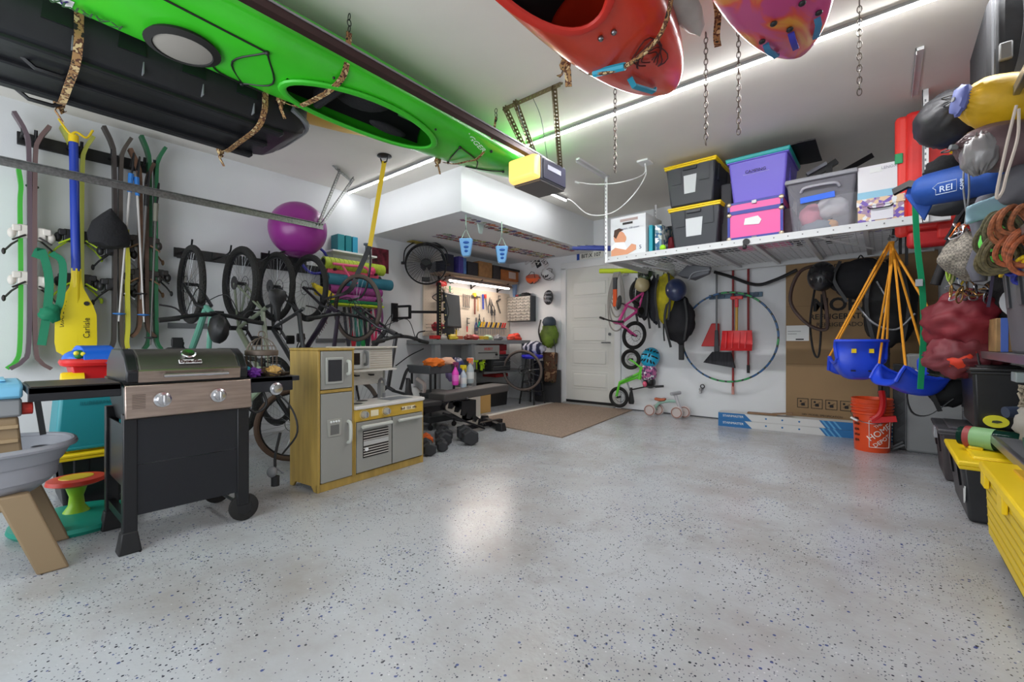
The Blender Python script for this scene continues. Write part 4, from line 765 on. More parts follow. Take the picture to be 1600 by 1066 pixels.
obj('upper_tray', G().box(-.06, .0, .68, .15, .25, .76), mat((140, 142, 144), .5), wt, bev=.01); obj('roof', G().prism([(-.16, .76), (.17, .76), (.17, .82), (.1, .835), (-.1, .835), (-.16, .82)], -.2, .252, 'xz'), mat((120, 188, 222), .45), wt, bev=.012)
for k in range(8): obj('roof_ridge', G().box(-.13, -.18+k*.052, .834, .13, -.16+k*.052, .842), mat((130, 196, 228), .45), wt, bev=.003)
obj('red_knob', G().cyl((.1, .25, .71), (.1, .285, .71), .028, n=8), mat((215, 60, 50), .5), wt, bev=.004)
solo('bowl', 'grey metal bowl standing in the water table basin', 'bowl', G().lathe([(.06, 0), (.085, .05), (.088, .052), (.084, .052), (.058, .004)], 26), STEEL, (-2.95, .17, .44))
solo('cup', 'grey plastic cup in the water table basin', 'cup', G().lathe([(.025, 0), (.035, .07), (.032, .07), (.022, .003)], 18), LG, (-3.08, .2, .44))
# totes behind
TEAL = mat((18, 128, 138), .45)
def tote(label, x, y, z, lx, ly, h, body, lid=None, rz=0, rim=True, ribs=True, name='storage_tote', grp=None, upside=False, cat='tote', lidh=.035):
    t = thing(name, label, cat, (x, y, z), rz, group=grp); k = .86
    a, b = ((1, k) if upside else (k, 1))
    obj('body', G().taper(0, h, lx*a, ly*a, lx*b, ly*b), body, t, bev=.018)
    if rim:
        zz = .0 if upside else h-.02; obj('rim', G().taper(zz, zz+.02, lx+.02, ly+.02, lx+.02, ly+.02), lid or body, t, bev=.006)
    if lid: obj('lid', G().taper(h, h+lidh*.6, lx+.035, ly+.035, lx+.03, ly+.03).taper(h+lidh*.6, h+lidh, lx*.8, ly*.8, lx*.78, ly*.76), lid, t, bev=.008)
    if ribs and not upside:
        for sx in (-1, 1):
            for q in (-.25, .25):
                obj('rib', G().loft([[(sx*(lx/2*(k+(1-k)*zz/h)+.004)+e, ly*q+f, zz) for e, f in ((-.006, -.04), (.004, -.03), (.004, .03), (-.006, .04))] for zz in (h*.55, h-.02)]), body, t)
        for sy in (-1, 1):
            for q in (-.28, .28):
                obj('rib', G().loft([[(lx*q+f, sy*(ly/2*(k+(1-k)*zz/h)+.004)+e, zz) for e, f in ((-.006, -.05), (.004, -.04), (.004, .04), (-.006, .05))] for zz in (h*.55, h-.02)]), body, t)
            obj('handle', G().cb((0, sy*(ly/2+.005), h-.045), (lx*.28, .018, .03)), body, t, bev=.004)
    return t
bb = tote('black tote with yellow lid beneath the teal bin at the left wall', -4.0, .52, 0, .5, .42, .31, BLKM, YEL, name='storage_tote')
tb = tote('teal bin turned upside down on the black tote', -3.98, .48, .345, .4, .36, .36, TEAL, upside=True, ribs=False)
text('bin_lettering', 'RUBBERMAID', .03, mat((14, 105, 115), .5), tb, face(.186, .02, .28, '+x'))
t = thing('toy_playset', 'red toy bin with blue slide and yellow tube on the teal bin', 'toy', (-3.92, .48, .705))
obj('bin', G().taper(0, .16, .22, .2, .26, .26, 0, .02), mat((196, 24, 28), .4), t, bev=.01); obj('rim', G().tube(bez([(-.12, -.12, .17), (.1, -.12, .17), (.14, 0, .17), (.12, .13, .17)], 4), .025, 8), mat((205, 30, 32), .4), t)
obj('slide', G().band(bez([(-.1, -.02, .2), (0, .0, .26), (.1, .02, .24), (.15, .02, .16)], 5), .15, .03, (0, 1, 0)), mat((24, 96, 205), .35), t, bev=.004); obj('cover', G().ell((0, -.06, .19), (.12, .08, .06)), mat((24, 100, 200), .4), t)
obj('yellow_tube', G().lathe([(.05, -.05), (.055, -.04), (.055, .05), (.045, .05), (.042, -.04)], 18, (.1, -.1, .06), 'y'), YEL, t); obj('green_figure', G().ell((.1, -.07, .22), (.03, .025, .03)), mat((20, 110, 50), .5), t); obj('eye', G().ell((.125, -.085, .23), .013).ell((.125, -.055, .225), .013), mat((225, 215, 60), .4), t)
t = thing('spinner_toy', 'teal sit-and-spin toy with red and yellow seat on a lime stem', 'toy', (-3.45, .36, 0))
obj('base', G().lathe([(.001, 0), (.25, 0), (.265, .02), (.26, .04), (.2, .055), (.06, .065), (.001, .066)], 36), mat((20, 150, 128), .4), t); obj('stem', G().lathe([(.06, .06), (.035, .1), (.03, .15), (.045, .2), (.07, .22)], 20), mat((150, 200, 40), .4), t)
obj('seat', G().lathe([(.001, .215), (.09, .215), (.125, .23), (.12, .25), (.08, .255), (.001, .25)], 30), mat((222, 60, 40), .4), t); obj('seat_center', G().lathe([(.001, .257), (.07, .258), (.075, .25)], 26), mat((225, 190, 40), .4), t)
# ================================================================ weight bench, dumbbells, mat
solo('floor_mat', 'brown ribbed entrance mat before the white door', 'mat', G().add([(-2.87, 6.2, 0), (-2.6, 3.93, 0), (-4.06, 4.04, 0), (-4.2, 6.2, 0), (-2.87, 6.2, .012), (-2.6, 3.93, .012), (-4.06, 4.04, .012), (-4.2, 6.2, .012)], [(3, 2, 1, 0), (4, 5, 6, 7), (0, 1, 5, 4), (1, 2, 6, 5), (2, 3, 7, 6), (3, 0, 4, 7)]), mat((172, 150, 132), .95, var=.24, vs=60, bump=.8, bs=120))
bn = thing('weight_bench', 'black adjustable weight bench with silver notched ladder', 'bench', (-3.6, 3.1, 0))
obj('back_pad', G().loft([[(-.13, y, z), (.13, y, z), (.13, y, z+.085), (-.13, y, z+.085)] for y, z in ((-.02, .385), (1.0, .415))]), mat((72, 68, 66), .6), bn, bev=.012)
obj('seat_pad', G().loft([[(-.13, y, z), (.13, y, z), (.13, y, z+.05), (-.13, y, z+.05)] for y, z in ((-.42, .36), (-.05, .36))]), mat((38, 37, 38), .6), bn, bev=.012)
obj('frame', G().bar((0, -.4, .3), (0, .45, .34), .05, .06).bar((0, .2, .36), (0, .62, .09), .05, .05).bar((0, -.2, .3), (0, -.35, .1), .05), BLKM, bn)
obj('ladder', G().prism([(.05, .3)]+[p for k in range(6) for p in ((.05+k*.09, .34-k*.047), (.09+k*.09, .37-k*.047), (.075+k*.09, .31-k*.047))]+[(.62, .04), (.58, .02)], .06, .07, 'yz'), mat((190, 184, 172), .35, .7), bn)
for x in (.085,): obj('ladder_tube', G().bar((x, .0, .27), (x, .62, .02), .02), BLKM, bn)
obj('rear_foot', G().bar((-.25, .98, .04), (.25, .72, .04), .06, .06), BLK, bn, bev=.006); obj('base_bar', G().bar((.0, .3, .05), (.0, 1.0, .05), .06, .05), BLKM, bn); obj('foot_cap', G().taper(0, .09, .1, .09, .07, .07, .25, .72), BLK, bn, bev=.008); obj('foot_cap', G().taper(0, .09, .1, .09, .07, .07, -.25, .98), BLK, bn, bev=.008)
obj('front_foot', G().bar((-.2, -.38, .08), (.2, -.38, .08), .05), BLKM, bn)
for x in (-.16, .16): q = obj('wheel', G().lathe([(.001, -.015), (.04, -.015), (.04, .015), (.001, .015)], 18, (x, -.4, .04), 'x'), RUB, bn); obj('wheel_hub', G().cyl((x-.018, -.4, .04), (x+.018, -.4, .04), .016), WPL, q)
obj('bolt', G().cyl((.13, .3, .4), (.136, .3, .4), .012).cyl((.03, .64, .06), (.045, .64, .06), .012).cyl((.03, .68, .055), (.045, .68, .055), .012), STEEL, bn)
obj('support_block', G().box(-.07, .28, .14, .07, .5, .36), BLKM, bn)
def dumbbell(label, x, y, rz, r, L, hm, z=None):
    t = thing('dumbbell', label, 'dumbbell', (x, y, (z or 0)+r*.87), rz, group='hex dumbbells on the floor beside the toy kitchen')
    for s in (-1, 1): obj('weight', G().lathe([(r*.8, s*(L-.0)), (r, s*(L-.012)), (r, s*(L*.42)), (r*.75, s*(L*.36))], 6, (0, 0, 0), 'x'), hm, t, bev=.004, smooth=20)
    obj('handle', G().lathe([(.014, -L*.4), (.018, 0), (.014, L*.4)], 12, (0, 0, 0), 'x'), CHR, t)
HX = mat((44, 45, 48), .6); OR_ = mat((226, 100, 30), .55)
a = -30
dumbbell('largest black hex dumbbell, nearest the mat', -3.22, 3.16, a, .085, .16, HX)
dumbbell('black hex dumbbell second from the right', -3.38, 2.98, a, .07, .14, HX)
dumbbell('black hex dumbbell closest to the kitchen corner', -3.18, 2.62, a, .065, .13, HX)
dumbbell('small black hex dumbbell in the middle of the row', -3.2, 2.8, a-5, .055, .12, HX)
dumbbell('orange hex dumbbell behind, nearest the kitchen', -3.55, 2.72, a, .05, .1, OR_)
dumbbell('orange hex dumbbell behind, right one', -3.5, 2.88, a, .05, .1, OR_)
dumbbell('black hex dumbbell behind the largest one', -3.52, 3.12, a, .07, .14, HX)
# ================================================================ utility cart, vacuum, spray bottles
ct = thing('utility_cart', 'black plastic utility cart with rags on top beside the vacuum', 'cart', (-4.15, 3.5, 0))
obj('tray', G().taper(.64, .74, .38, .42, .42, .46), mat((84, 86, 88), .6), ct, bev=.01); obj('tray', G().taper(.36, .42, .38, .4, .4, .44), mat((50, 52, 54), .6), ct, bev=.01); obj('tray', G().taper(.08, .16, .38, .4, .4, .44), mat((50, 52, 54), .6), ct, bev=.01)
for x in (-.17, .17):
    for y in (-.18, .18): obj('post', G().cyl((x, y, .05), (x, y, .7), .014), BLK, ct); obj('caster', G().cyl((x-.012, y, .03), (x+.012, y, .03), .03), BLK, ct)
for l, x, y, c, s in (('orange cleaning rag heaped on the cart', -4.0, 3.38, (235, 120, 40), 3), ('beige and pink rags on the right of the cart top', -4.05, 3.6, (222, 176, 150), 5)): solo('rag', l, 'rag', G().ell((0, 0, 0), (.12, .12, .05), 24, 12, fn=lump(s, .5, 3)), mat(c, .9), (x, y, .77))
def spray(l, p, body, top, h=.24, r=.04, lab=None):
    t = thing('spray_bottle', l, 'spray bottle', p, 20, group='spray bottles hooked on the cart')
    obj('bottle', G().lathe([(r*.9, 0), (r, .02), (r, h*.6), (r*.6, h*.75), (.014, h*.82), (.014, h*.9)], 18), body, t); obj('trigger_head', G().cb((.0, 0, h+.01), (.08, .025, .04)).bar((.035, 0, h), (.03, 0, h-.05), .012).cyl((0, 0, h*.88), (0, 0, h+.0), .018), top, t, bev=.004)
    obj('label', G().lathe([(r+.001, h*.2), (r+.001, h*.5)], 18, caps=False), lab or LABEL, t)
spray('bright pink spray bottle hanging on the cart side', (-3.9, 3.63, .5), mat((235, 70, 190), .35), mat((120, 40, 90), .5), lab=mat((245, 120, 210), .4))
spray('spray bottle with yellow head beside the pink one', (-3.9, 3.76, .46), mat((190, 205, 215), .3), mat((236, 210, 30), .4))
spray('spray bottle with orange and white head, largest', (-3.93, 3.9, .5), mat((175, 185, 190), .3), mat((232, 120, 70), .4), .28, .05)
spray('pale spray bottle with white head behind the orange one', (-4.0, 3.98, .5), mat((200, 205, 205), .3), WHT, .28, .04)
t = thing('vacuum', 'light grey shop vacuum head standing left of the cart', 'vacuum', (-4.25, 3.28, 0)); obj('canister', G().lathe([(.1, .05), (.12, .1), (.13, .35), (.11, .42), (.05, .48)], 20), mat((190, 190, 190), .5), t); obj('hose', G().tube(bez([(0, -.1, .2), (.12, .0, .3), (.14, .06, .5), (.05, .02, .58)], 6), .022, 8), mat((205, 190, 185), .5), t); obj('neck', G().bar((0, -.08, .1), (0, -.02, .52), .07, .04), WPL, t, bev=.01)
obj('dark_hose', G().tube(bez([(-.1, -.1, .45), (-.1, -.0, .68), (-.1, .15, .72)], 6), .018, 8), BLK, t)
solo('power_cable', 'black cable draped from the left wall up to the black post', 'cable', G().tube(bez([pt(618, 572, x=-5.2), pt(640, 556, x=-5.1), pt(662, 545, x=-4.95)], 8), .008, 6), BLK)
# ================================================================ workbench, pegboard, shelf over it
WB_ = thing('workbench', 'long grey workbench along the left wall under the pegboard', 'workbench', (-4.98, 4.95, 0)); GB = mat((136, 138, 140), .5)
obj('worktop', G().box(-.28, -1.0, .98, .3, 1.15, 1.04), GB, WB_, bev=.004)
for y in (-.9, -.2, 1.08): obj('leg', G().box(.2, y-.05, 0, .28, y+.05, .98), GB, WB_)
obj('lower_shelf', G().box(-.28, .0, .52, .3, 1.1, .55).box(-.28, -1, .2, .3, .0, .23), mat((98, 100, 102), .6), WB_)
dw = obj('drawer', G().box(.0, -.2, .74, .31, .34, .96), mat((150, 150, 148), .45), WB_, bev=.005); obj('drawer_pull', G().box(.312, -.14, .84, .318, .28, .85).box(.312, .24, .8, .325, .28, .83), BLK, dw); text('drawer_lettering', 'HUSKY', .06, mat((200, 50, 50), .5), WB_, face(.316, .08, .9, '+x'))
obj('back_panel', G().box(-.28, .36, .55, -.26, 1.1, .98), GRY, WB_)
tc = thing('tool_chest', 'dark tool chest with steel-edged drawers on the lower bench shelf', 'tool chest', (-4.95, 5.35, .55)); obj('body', G().box(-.2, -.22, 0, .26, .22, .26), mat((40, 42, 44), .5), tc, bev=.006)
for k in range(3): d = obj('drawer', G().box(.26, -.21, .02+k*.075, .272, .21, .08+k*.075), mat((48, 50, 54), .4), tc); obj('pull', G().box(.272, -.2, .07+k*.075, .285, .2, .08+k*.075), STEEL, d)
RDK = mat((176, 36, 38), .45)
for l, x, y, z, d in (('red metal tool box on top of the dark tool chest', -4.92, 5.3, .81, (.4, .42, .06)), ('dark red tool box at the back under the worktop', -5.0, 5.5, .87, (.3, .36, .1)), ('red case beneath the tool chest shelf', -4.95, 5.5, .44, (.3, .3, .06))): tt = solo('tool_box', l, 'tool box', G().cb((0, 0, d[2]/2), d), RDK, (x, y, z), bev=.01)
t = thing('power_drill', 'black and lime cordless drill standing on the lower bench shelf', 'drill', (-4.72, 4.78, .56)); LM = mat((180, 220, 30), .45)
obj('body', G().cyl((0, -.08, .17), (0, .06, .17), .03).box(-.02, .0, .02, .02, .04, .16), LM, t, bev=.004); obj('battery', G().cb((0, .02, .02), (.06, .1, .04)), BLK, t, bev=.004); obj('chuck', G().cyl((0, -.13, .17), (0, -.08, .17), .018), BLK, t)
dup(t, (-4.74, 4.98, .56), 30, 'lime cordless drill right beside the other, turned away'); dup(t, (-4.66, 4.88, .55), 80, 'third lime drill, front of the pair near the shelf edge', scale=.8)
solo('plastic_bag', 'clear bag with blue contents under the left of the workbench', 'bag', G().ell((0, 0, 0), (.12, .16, .17), 20, 14, fn=lump(6, .25, 3)), mat((50, 60, 130), .4, var=.5, vs=9), (-4.6, 4.3, .62)); solo('cloth', 'white cloth bundle lying behind the weight bench', 'cloth', G().ell((0, 0, 0), (.1, .17, .06), 22, 12, fn=lump(9, .3, 4)), mat((205, 200, 192), .9), (-4.4, 4.25, .5))
solo('purple_bag', 'small lilac bag beside the clear bag', 'bag', G().ell((0, 0, 0), (.07, .07, .12), 16, 10, fn=lump(11, .3, 3)), mat((130, 110, 160), .6), (-4.5, 4.1, .6))
for l, x, y, h, c in (('tan cardboard box under the workbench with a dark side', -4.5, 4.62, .36, (190, 150, 90)), ('white crate holding boards behind the bench', -4.35, 4.25, .4, (196, 190, 182))): solo('box', l, 'box', G().box(-.12, -.15, 0, .12, .15, h), mat(c, .8), (x, y, 0), bev=.004)
for k, c in enumerate(((205, 110, 60), (222, 190, 140), (210, 80, 50), (225, 170, 120), (200, 90, 50))): solo('board', ('first', 'second', 'third', 'fourth', 'fifth')[k]+' upright coloured board from the left, leaning under the workbench', 'board', G().box(-.01, -.025, 0, .01, .03, .34), mat(c, .7), (-4.42, 4.46+k*.07, .01), group='boards under the workbench')
solo('crate', 'black crate on the floor under the right of the workbench', 'crate', G().taper(0, .34, .4, .5, .44, .54), BLK, (-4.9, 5.25, 0), bev=.01)
pb = thing('pegboard', 'cream pegboard with tools on the left wall above the workbench', 'pegboard', (WX+.003, 5.35, 1.1)); PGM = mat((222, 210, 192), .7)
obj('board', G().box(0, -1.1, 0, .02, .88, .78), PGM, pb)
g = G()
for i in range(38):
    for j in range(15): g.box(.02, -1.06+i*.051, .03+j*.051, .0205, -1.055+i*.051, .035+j*.051)
st(obj('peg_hole', g, mat((120, 105, 90), .8), pb, smooth=0, nonorm=True))
# tools hung on the pegboard
HG = 'hand tools on the pegboard'
def tool(kind, label, u, v, c, s=1, tilt=0):
    p = pt(u, v, x=WX+.05); t = thing(kind, label, kind.replace('_', ' '), tuple(p), group=HG, rot=(tilt, 0, 0)); m1 = mat(c, .45); sm = mat((120, 120, 122), .35, .8)
    g1, g2 = G(), G()
    if kind == 'screwdriver': g1.cyl((0, 0, 0), (0, 0, -.1), .014); g2.cyl((0, 0, -.1), (0, 0, -.24), .005)
    elif kind == 'wrench': g1.bar((0, 0, 0), (0, 0, -.16), .008, .016); g2.ring((0, 0, .01), .014, .005, 'x', 10, 5).ring((0, 0, -.17), .012, .005, 'x', 10, 5)
    elif kind in ('pliers', 'scissors'): g1.tube([(0, .02, -.2), (0, .03, -.12), (0, .0, -.04)], .01, 6).tube([(0, -.02, -.2), (0, -.03, -.12), (0, 0, -.04)], .01, 6); g2.ell((0, 0, 0), (.01, .018, .05))
    elif kind == 'hammer': g1.cyl((0, 0, -.3), (0, 0, -.02), .013); g2.cyl((0, -.07, 0), (0, .05, 0), .018)
    elif kind == 'hand_saw': g1.prism([(-.02, 0), (.06, 0), (.05, -.1), (0, -.1)], -.01, .01, 'yz'); g2.prism([(0, -.1), (.05, -.1), (.03, -.4), (0.015, -.4)], -.002, .002, 'yz')
    elif kind == 'level': g1.box(-.01, -.025, -.42, .01, .025, 0); g2.cyl((-.012, 0, -.2), (.012, 0, -.2), .015)
    elif kind == 'square': g1.box(-.004, -.015, -.3, .004, .015, 0).box(-.004, -.015, -.03, .004, .14, 0); g2.box(-.005, -.018, -.1, .005, .018, -.08)
    elif kind == 'clamp': g1.cyl((0, 0, -.25), (0, 0, -.12), .014); g2.box(-.006, -.01, -.14, .006, .01, .08).box(-.006, -.01, .05, .006, .08, .07).box(-.006, -.01, -.06, .006, .08, -.04)
    elif kind == 'tin_snips': g1.tube([(0, .03, -.24), (0, .04, -.12), (0, 0, -.05)], .009, 6).tube([(0, -.03, -.24), (0, -.04, -.12), (0, 0, -.05)], .009, 6); g2.prism([(-.02, -.06), (.02, -.06), (.005, .06)], -.005, .005, 'yz')
    elif kind == 'chainring': g1.ring((0, 0, 0), .07, .006, 'x', 24, 5).ring((0, 0, 0), .025, .006, 'x', 14, 5); [g1.bar((0, 0, 0), (0, .068*math.cos(k*1.257), .068*math.sin(k*1.257)), .008) for k in range(5)]; g2.bar((0, 0, -.07), (0, 0, -.18), .01, .014)
    elif kind == 'tape_measure': g1.cyl((-.015, 0, 0), (.02, 0, 0), .035, n=12); g2.box(-.01, .02, -.035, .01, .04, -.02)
    g1.m = g2.m = Matrix(); 
    for g in (g1, g2): g.v = [tuple(Vector(q)*s) for q in g.v]
    obj({'level': 'body', 'square': 'blade'}.get(kind, 'handle' if kind not in ('wrench', 'chainring', 'tape_measure') else 'body'), g1, m1, t); obj('head' if kind not in ('level', 'square') else 'detail', g2, sm, t)
for i, a in enumerate([('wrench', 'thinnest wrench at the left end of the wrench row', 724, 462, (110, 100, 95)), ('wrench', 'second wrench from the left in the row', 727, 463, (115, 105, 98)), ('wrench', 'third wrench from the left in the row', 730, 463.5, (110, 100, 95)), ('wrench', 'fourth wrench in the row', 733, 464, (115, 105, 98)),
    ('chainring', 'round spoked chainring hung left of the wrenches', 706, 473, (170, 150, 130), .9), ('hammer', 'brown handled hammer right of the wrenches', 742, 463, (120, 60, 45)), ('tape_measure', 'yellow tape measure above the hammers', 741, 461, (225, 205, 50)), ('hammer', 'pale wooden mallet beside the brown hammer', 747, 464, (205, 170, 120), .8),
    ('level', 'blue and red level hanging in the middle of the pegboard', 754.5, 460, (40, 70, 170), .6, 2), ('hand_saw', 'red handled saw close to the level', 757, 460, (200, 60, 50), .7, 10), ('tin_snips', 'dark tin snips like an A shape', 765, 470, (60, 60, 66), .9), ('tin_snips', 'crossed dark shears right of the level', 768, 472, (50, 50, 54), .8, 20), ('square', 'dark steel square at the right of the pegboard', 776, 470, (80, 78, 76), .8, 25),
    ('square', 'short dark rod tool top right of pegboard', 779, 462, (60, 58, 56), .4), ('screwdriver', 'black screwdriver under the shears, left', 768.5, 484, (45, 45, 48)), ('screwdriver', 'black screwdriver under the shears, right', 773, 484, (60, 58, 56)), ('pliers', 'black pliers in the middle row', 749, 494, (50, 50, 54), .8), ('pliers', 'blue handled pliers in the middle row', 744, 500, (50, 60, 130), .9), ('scissors', 'small dark scissors at the right of the pliers', 756, 498, (50, 50, 54), .5),
    ('clamp', 'red handled clamp left of the blue pliers', 730, 502, (205, 30, 40), .7), ('clamp', 'yellow handled clamp low on the pegboard', 713, 505, (225, 190, 30), .9), ('screwdriver', 'blue shafted tool at the left of the pegboard', 697, 482, (40, 90, 160), 1.3), ('screwdriver', 'green handled knife hung under the light', 703, 447, (30, 150, 90), .9), ('tape_measure', 'blue tape measure left on the pegboard', 697.5, 477, (40, 60, 190), .8), ('wrench', 'brown adjustable wrench under the chainring', 705, 490, (130, 90, 70), .8), ('clamp', 'yellow spring clamp near the bench top', 742, 518, (235, 215, 30), .8)]):
    tool(*a)
for i in range(14):
    tool(('pliers', 'screwdriver', 'scissors', 'tape_measure', 'wrench', 'clamp', 'tin_snips')[i % 7], ('small red', 'small silver', 'small blue', 'small brown', 'small orange', 'small grey', 'small white')[(i*3) % 7]+' '+('pliers', 'screwdriver', 'scissors', 'tape measure', 'wrench', 'clamp', 'snips')[i % 7]+(' in the upper' if i < 7 else ' in the lower')+' clutter at the left of the pegboard', 691+(i % 7)*2.6+(i//7)*10, 452+(i//7)*36+(i*7 % 11)*2, ((190, 50, 40), (180, 180, 186), (50, 80, 180), (130, 90, 60), (225, 120, 40), (110, 110, 114), (215, 210, 205))[(i*3) % 7], .6, (i*23) % 40-20)
t = thing('screwdriver_rack', 'rack of yellow, black and red screwdrivers low on the pegboard', 'rack', tuple(pt(768, 512, x=WX+.06))); obj('rail', G().box(-.02, -.36, -.02, .03, .36, 0), STEEL, t)
for k in range(12): q = obj('screwdriver', G().cyl((0, -.33+k*.06, 0), (.02, -.33+k*.06+.02, .09), .014, n=8), mat(((40, 150, 130), (235, 180, 30), (235, 190, 40), (60, 50, 90), (235, 180, 30), (40, 36, 34), (235, 190, 30), (40, 36, 34), (230, 180, 40), (50, 50, 50), (210, 50, 40), (205, 40, 40))[k], .45), t); obj('shaft', G().cyl((0, -.33+k*.06, 0), (-.0, -.33+k*.06, -.12), .004, n=6), STEEL, q)
t = thing('shop_light', 'bright tube shop light mounted under the shelf above the pegboard', 'light', (-4.98, 5.2, 1.93)); obj('housing', G().prism([(-.06, .0), (.06, 0), (.03, .05), (-.03, .05)], -.72, .72, 'xz'), mat((170, 160, 155), .3, .7), t); obj('tube', G().cyl((0, -.68, -.004), (0, .68, -.004), .014), mat((255, 235, 220), .4, emit=32), t)
t = thing('wall_shelf', 'wooden shelf above the shop light, full of boxes', 'shelf', (-5.1, 5.15, 2.02)); obj('board', G().box(-.17, -.78, 0, .17, .92, .025), mat((170, 150, 130), .7), t)
for y in (-.6, .1, .75): obj('bracket', G().box(-.17, y-.01, -.14, -.15, y+.01, 0).bar((-.16, y, -.12), (.1, y, -.01), .015), BLK, t)
for l, y, d, h, c, nm, ct2 in (('dark blue box at the left end of the shelf over the bench', 4.45, .16, .25, (40, 44, 66), 'box', 'box'), ('silver bottle standing before the dark blue box', 4.57, .07, .2, (150, 150, 165), 'bottle', 'bottle'), ('violet box standing on the bench shelf', 4.68, .09, .25, (80, 70, 160), 'box', 'box'), ('light blue box next to the violet one', 4.76, .06, .24, (90, 130, 190), 'box', 'box'), ('dark open box with green cloth on the bench shelf', 4.93, .22, .2, (48, 46, 52), 'box', 'box'), ('plain tan cardboard box on the bench shelf', 5.22, .3, .24, (172, 124, 76), 'box', 'box'), ('black crate of small bottles on the bench shelf', 5.5, .2, .22, (56, 50, 50), 'crate', 'crate')):
    solo(nm, l, ct2, G().box(-.1, -d/2, 0, .12, d/2, h) if nm != 'bottle' else G().lathe([(.03, 0), (.035, .13), (.015, .17), (.015, .2)], 14), mat(c, .6, var=.2, vs=15), (-5.02, y, 2.045), bev=.004)
bx = thing('wooden_box', 'orange-brown wooden crate with black lid at the right end of the bench shelf', 'crate', (-5.02, 5.8, 2.045)); obj('body', G().box(-.12, -.22, 0, .14, .22, .17), mat((178, 104, 48), .6, var=.3, vs=6), bx); obj('lid', G().box(-.14, -.24, .17, .16, .24, .21), BLK, bx, bev=.008); obj('label', G().box(.141, -.04, .04, .145, .14, .15), mat((190, 170, 160), .6), bx)
# clutter on the worktop
cols = [(200, 40, 40), (235, 225, 215), (235, 205, 60), (225, 120, 90), (150, 50, 40), (180, 60, 60), (210, 180, 60), (170, 200, 170), (120, 120, 124), (190, 190, 200), (200, 70, 50), (220, 60, 40)]
nm = ['red pliers bundle', 'white caulk tube', 'yellow tray', 'coral cloth', 'dark red pouch', 'red-handled cutter', 'brass coloured jar', 'pale green tray', 'grey vise part', 'silver foil pack', 'small red can', 'orange-red tool case']
for k in range(12):
    y = 4.1+k*.165; r = .068 if k != 11 else .11
    g = G().ell((0, 0, 0), (r, r*1.3, r*.7), 12, 8, fn=lump(k*3.1, .45, 3)) if k % 3 else G().cb((0, 0, 0), (.09, .13, .05))
    solo(nm[k].split()[-1] if nm[k].split()[-1] not in ('part',) else 'vise', nm[k]+' lying on the workbench top', 'workbench clutter', g, mat(cols[k], .5), (-4.82-.06*(k % 2), y, 1.075), bev=.004)
t = thing('wire_basket', 'black wire basket with red parts on the pegboard left end', 'basket', (-5.16, 4.52, 1.17)); g = G()
for z in (0, .05, .1): g.tube([(-.1, -.22, z), (.08, -.22, z), (.08, .22, z), (-.1, .22, z)], .004, 5, True)
for k in range(12): g.cyl((.08, -.2+k*.036, 0), (.08, -.2+k*.036, .1), .003, n=4)
st(obj('wire', g, BLK, t)); obj('red_parts', G().ell((0, -.08, .07), (.07, .1, .07), fn=lump(5, .5, 4)), mat((180, 40, 50), .5), t); obj('dark_parts', G().ell((0, .12, .06), (.06, .08, .08), fn=lump(7, .5, 4)), BLK, t)
for k, (l, u, v, c) in enumerate((('red hook tool over the monitor', 689, 443, (160, 30, 30)), ('white and brown bird-like tool left of pegboard', 695, 455, (120, 110, 100)), ('small dark adjustable clamp by the monitor', 694, 466, (70, 64, 60)), ('grey webcam-like bracket at the end of the shelf', 703, 437, (90, 92, 95)))): solo('small_tool', l, 'tool', G().ell((0, 0, 0), (.03, .1, .05), 14, 10, fn=lump(k*5+2, .6, 3)), mat(c, .5), tuple(pt(u, v, x=WX+.12)), group=HG)
# small-parts drawer cabinet on the back wall of the alcove
pc = thing('parts_cabinet', 'small-parts cabinet with rows of clear drawers in the alcove corner', 'cabinet', (-5.2, 6.1, 1.37)); obj('case', G().box(0, 0, 0, .53, .14, .44), mat((58, 62, 68), .5), pc, bev=.004)
for r in range(8):
    n = 6 if r > 2 else 4
    for c in range(n):
        w = .51/n; z = .015+r*.053; q = obj('drawer', G().box(.012+c*w, -.012, z, .006+(c+1)*w, .0, z+.045), mat((186, 180, 170), .35, var=.2, vs=18), pc); obj('pull', G().box(.012+c*w+w*.35, -.02, z+.01, .012+c*w+w*.6, -.012, z+.022), mat((110, 104, 98), .5), q)
for l, dx, c, r in (('black crumpled glove on the small-parts cabinet', .38, (30, 30, 34), .07), ('dark green cap on the small-parts cabinet', .28, (30, 70, 60), .04), ('small red item on the left of the parts cabinet', .2, (150, 60, 70), .035)): solo('glove' if r > .05 else 'cap', l, 'glove' if r > .05 else 'cap', G().ell((0, 0, 0), (r*1.4, r, r*.6), 14, 10, fn=lump(dx*30, .4, 3)), mat(c, .7), (-5.2+dx, 6.15, 1.83))
solo('tall_bag', 'blue-grey tall bag standing on the parts cabinet left end', 'bag', G().taper(0, .28, .05, .05, .1, .04), mat((120, 150, 190), .4), (-5.08, 6.16, 1.8), bev=.006)
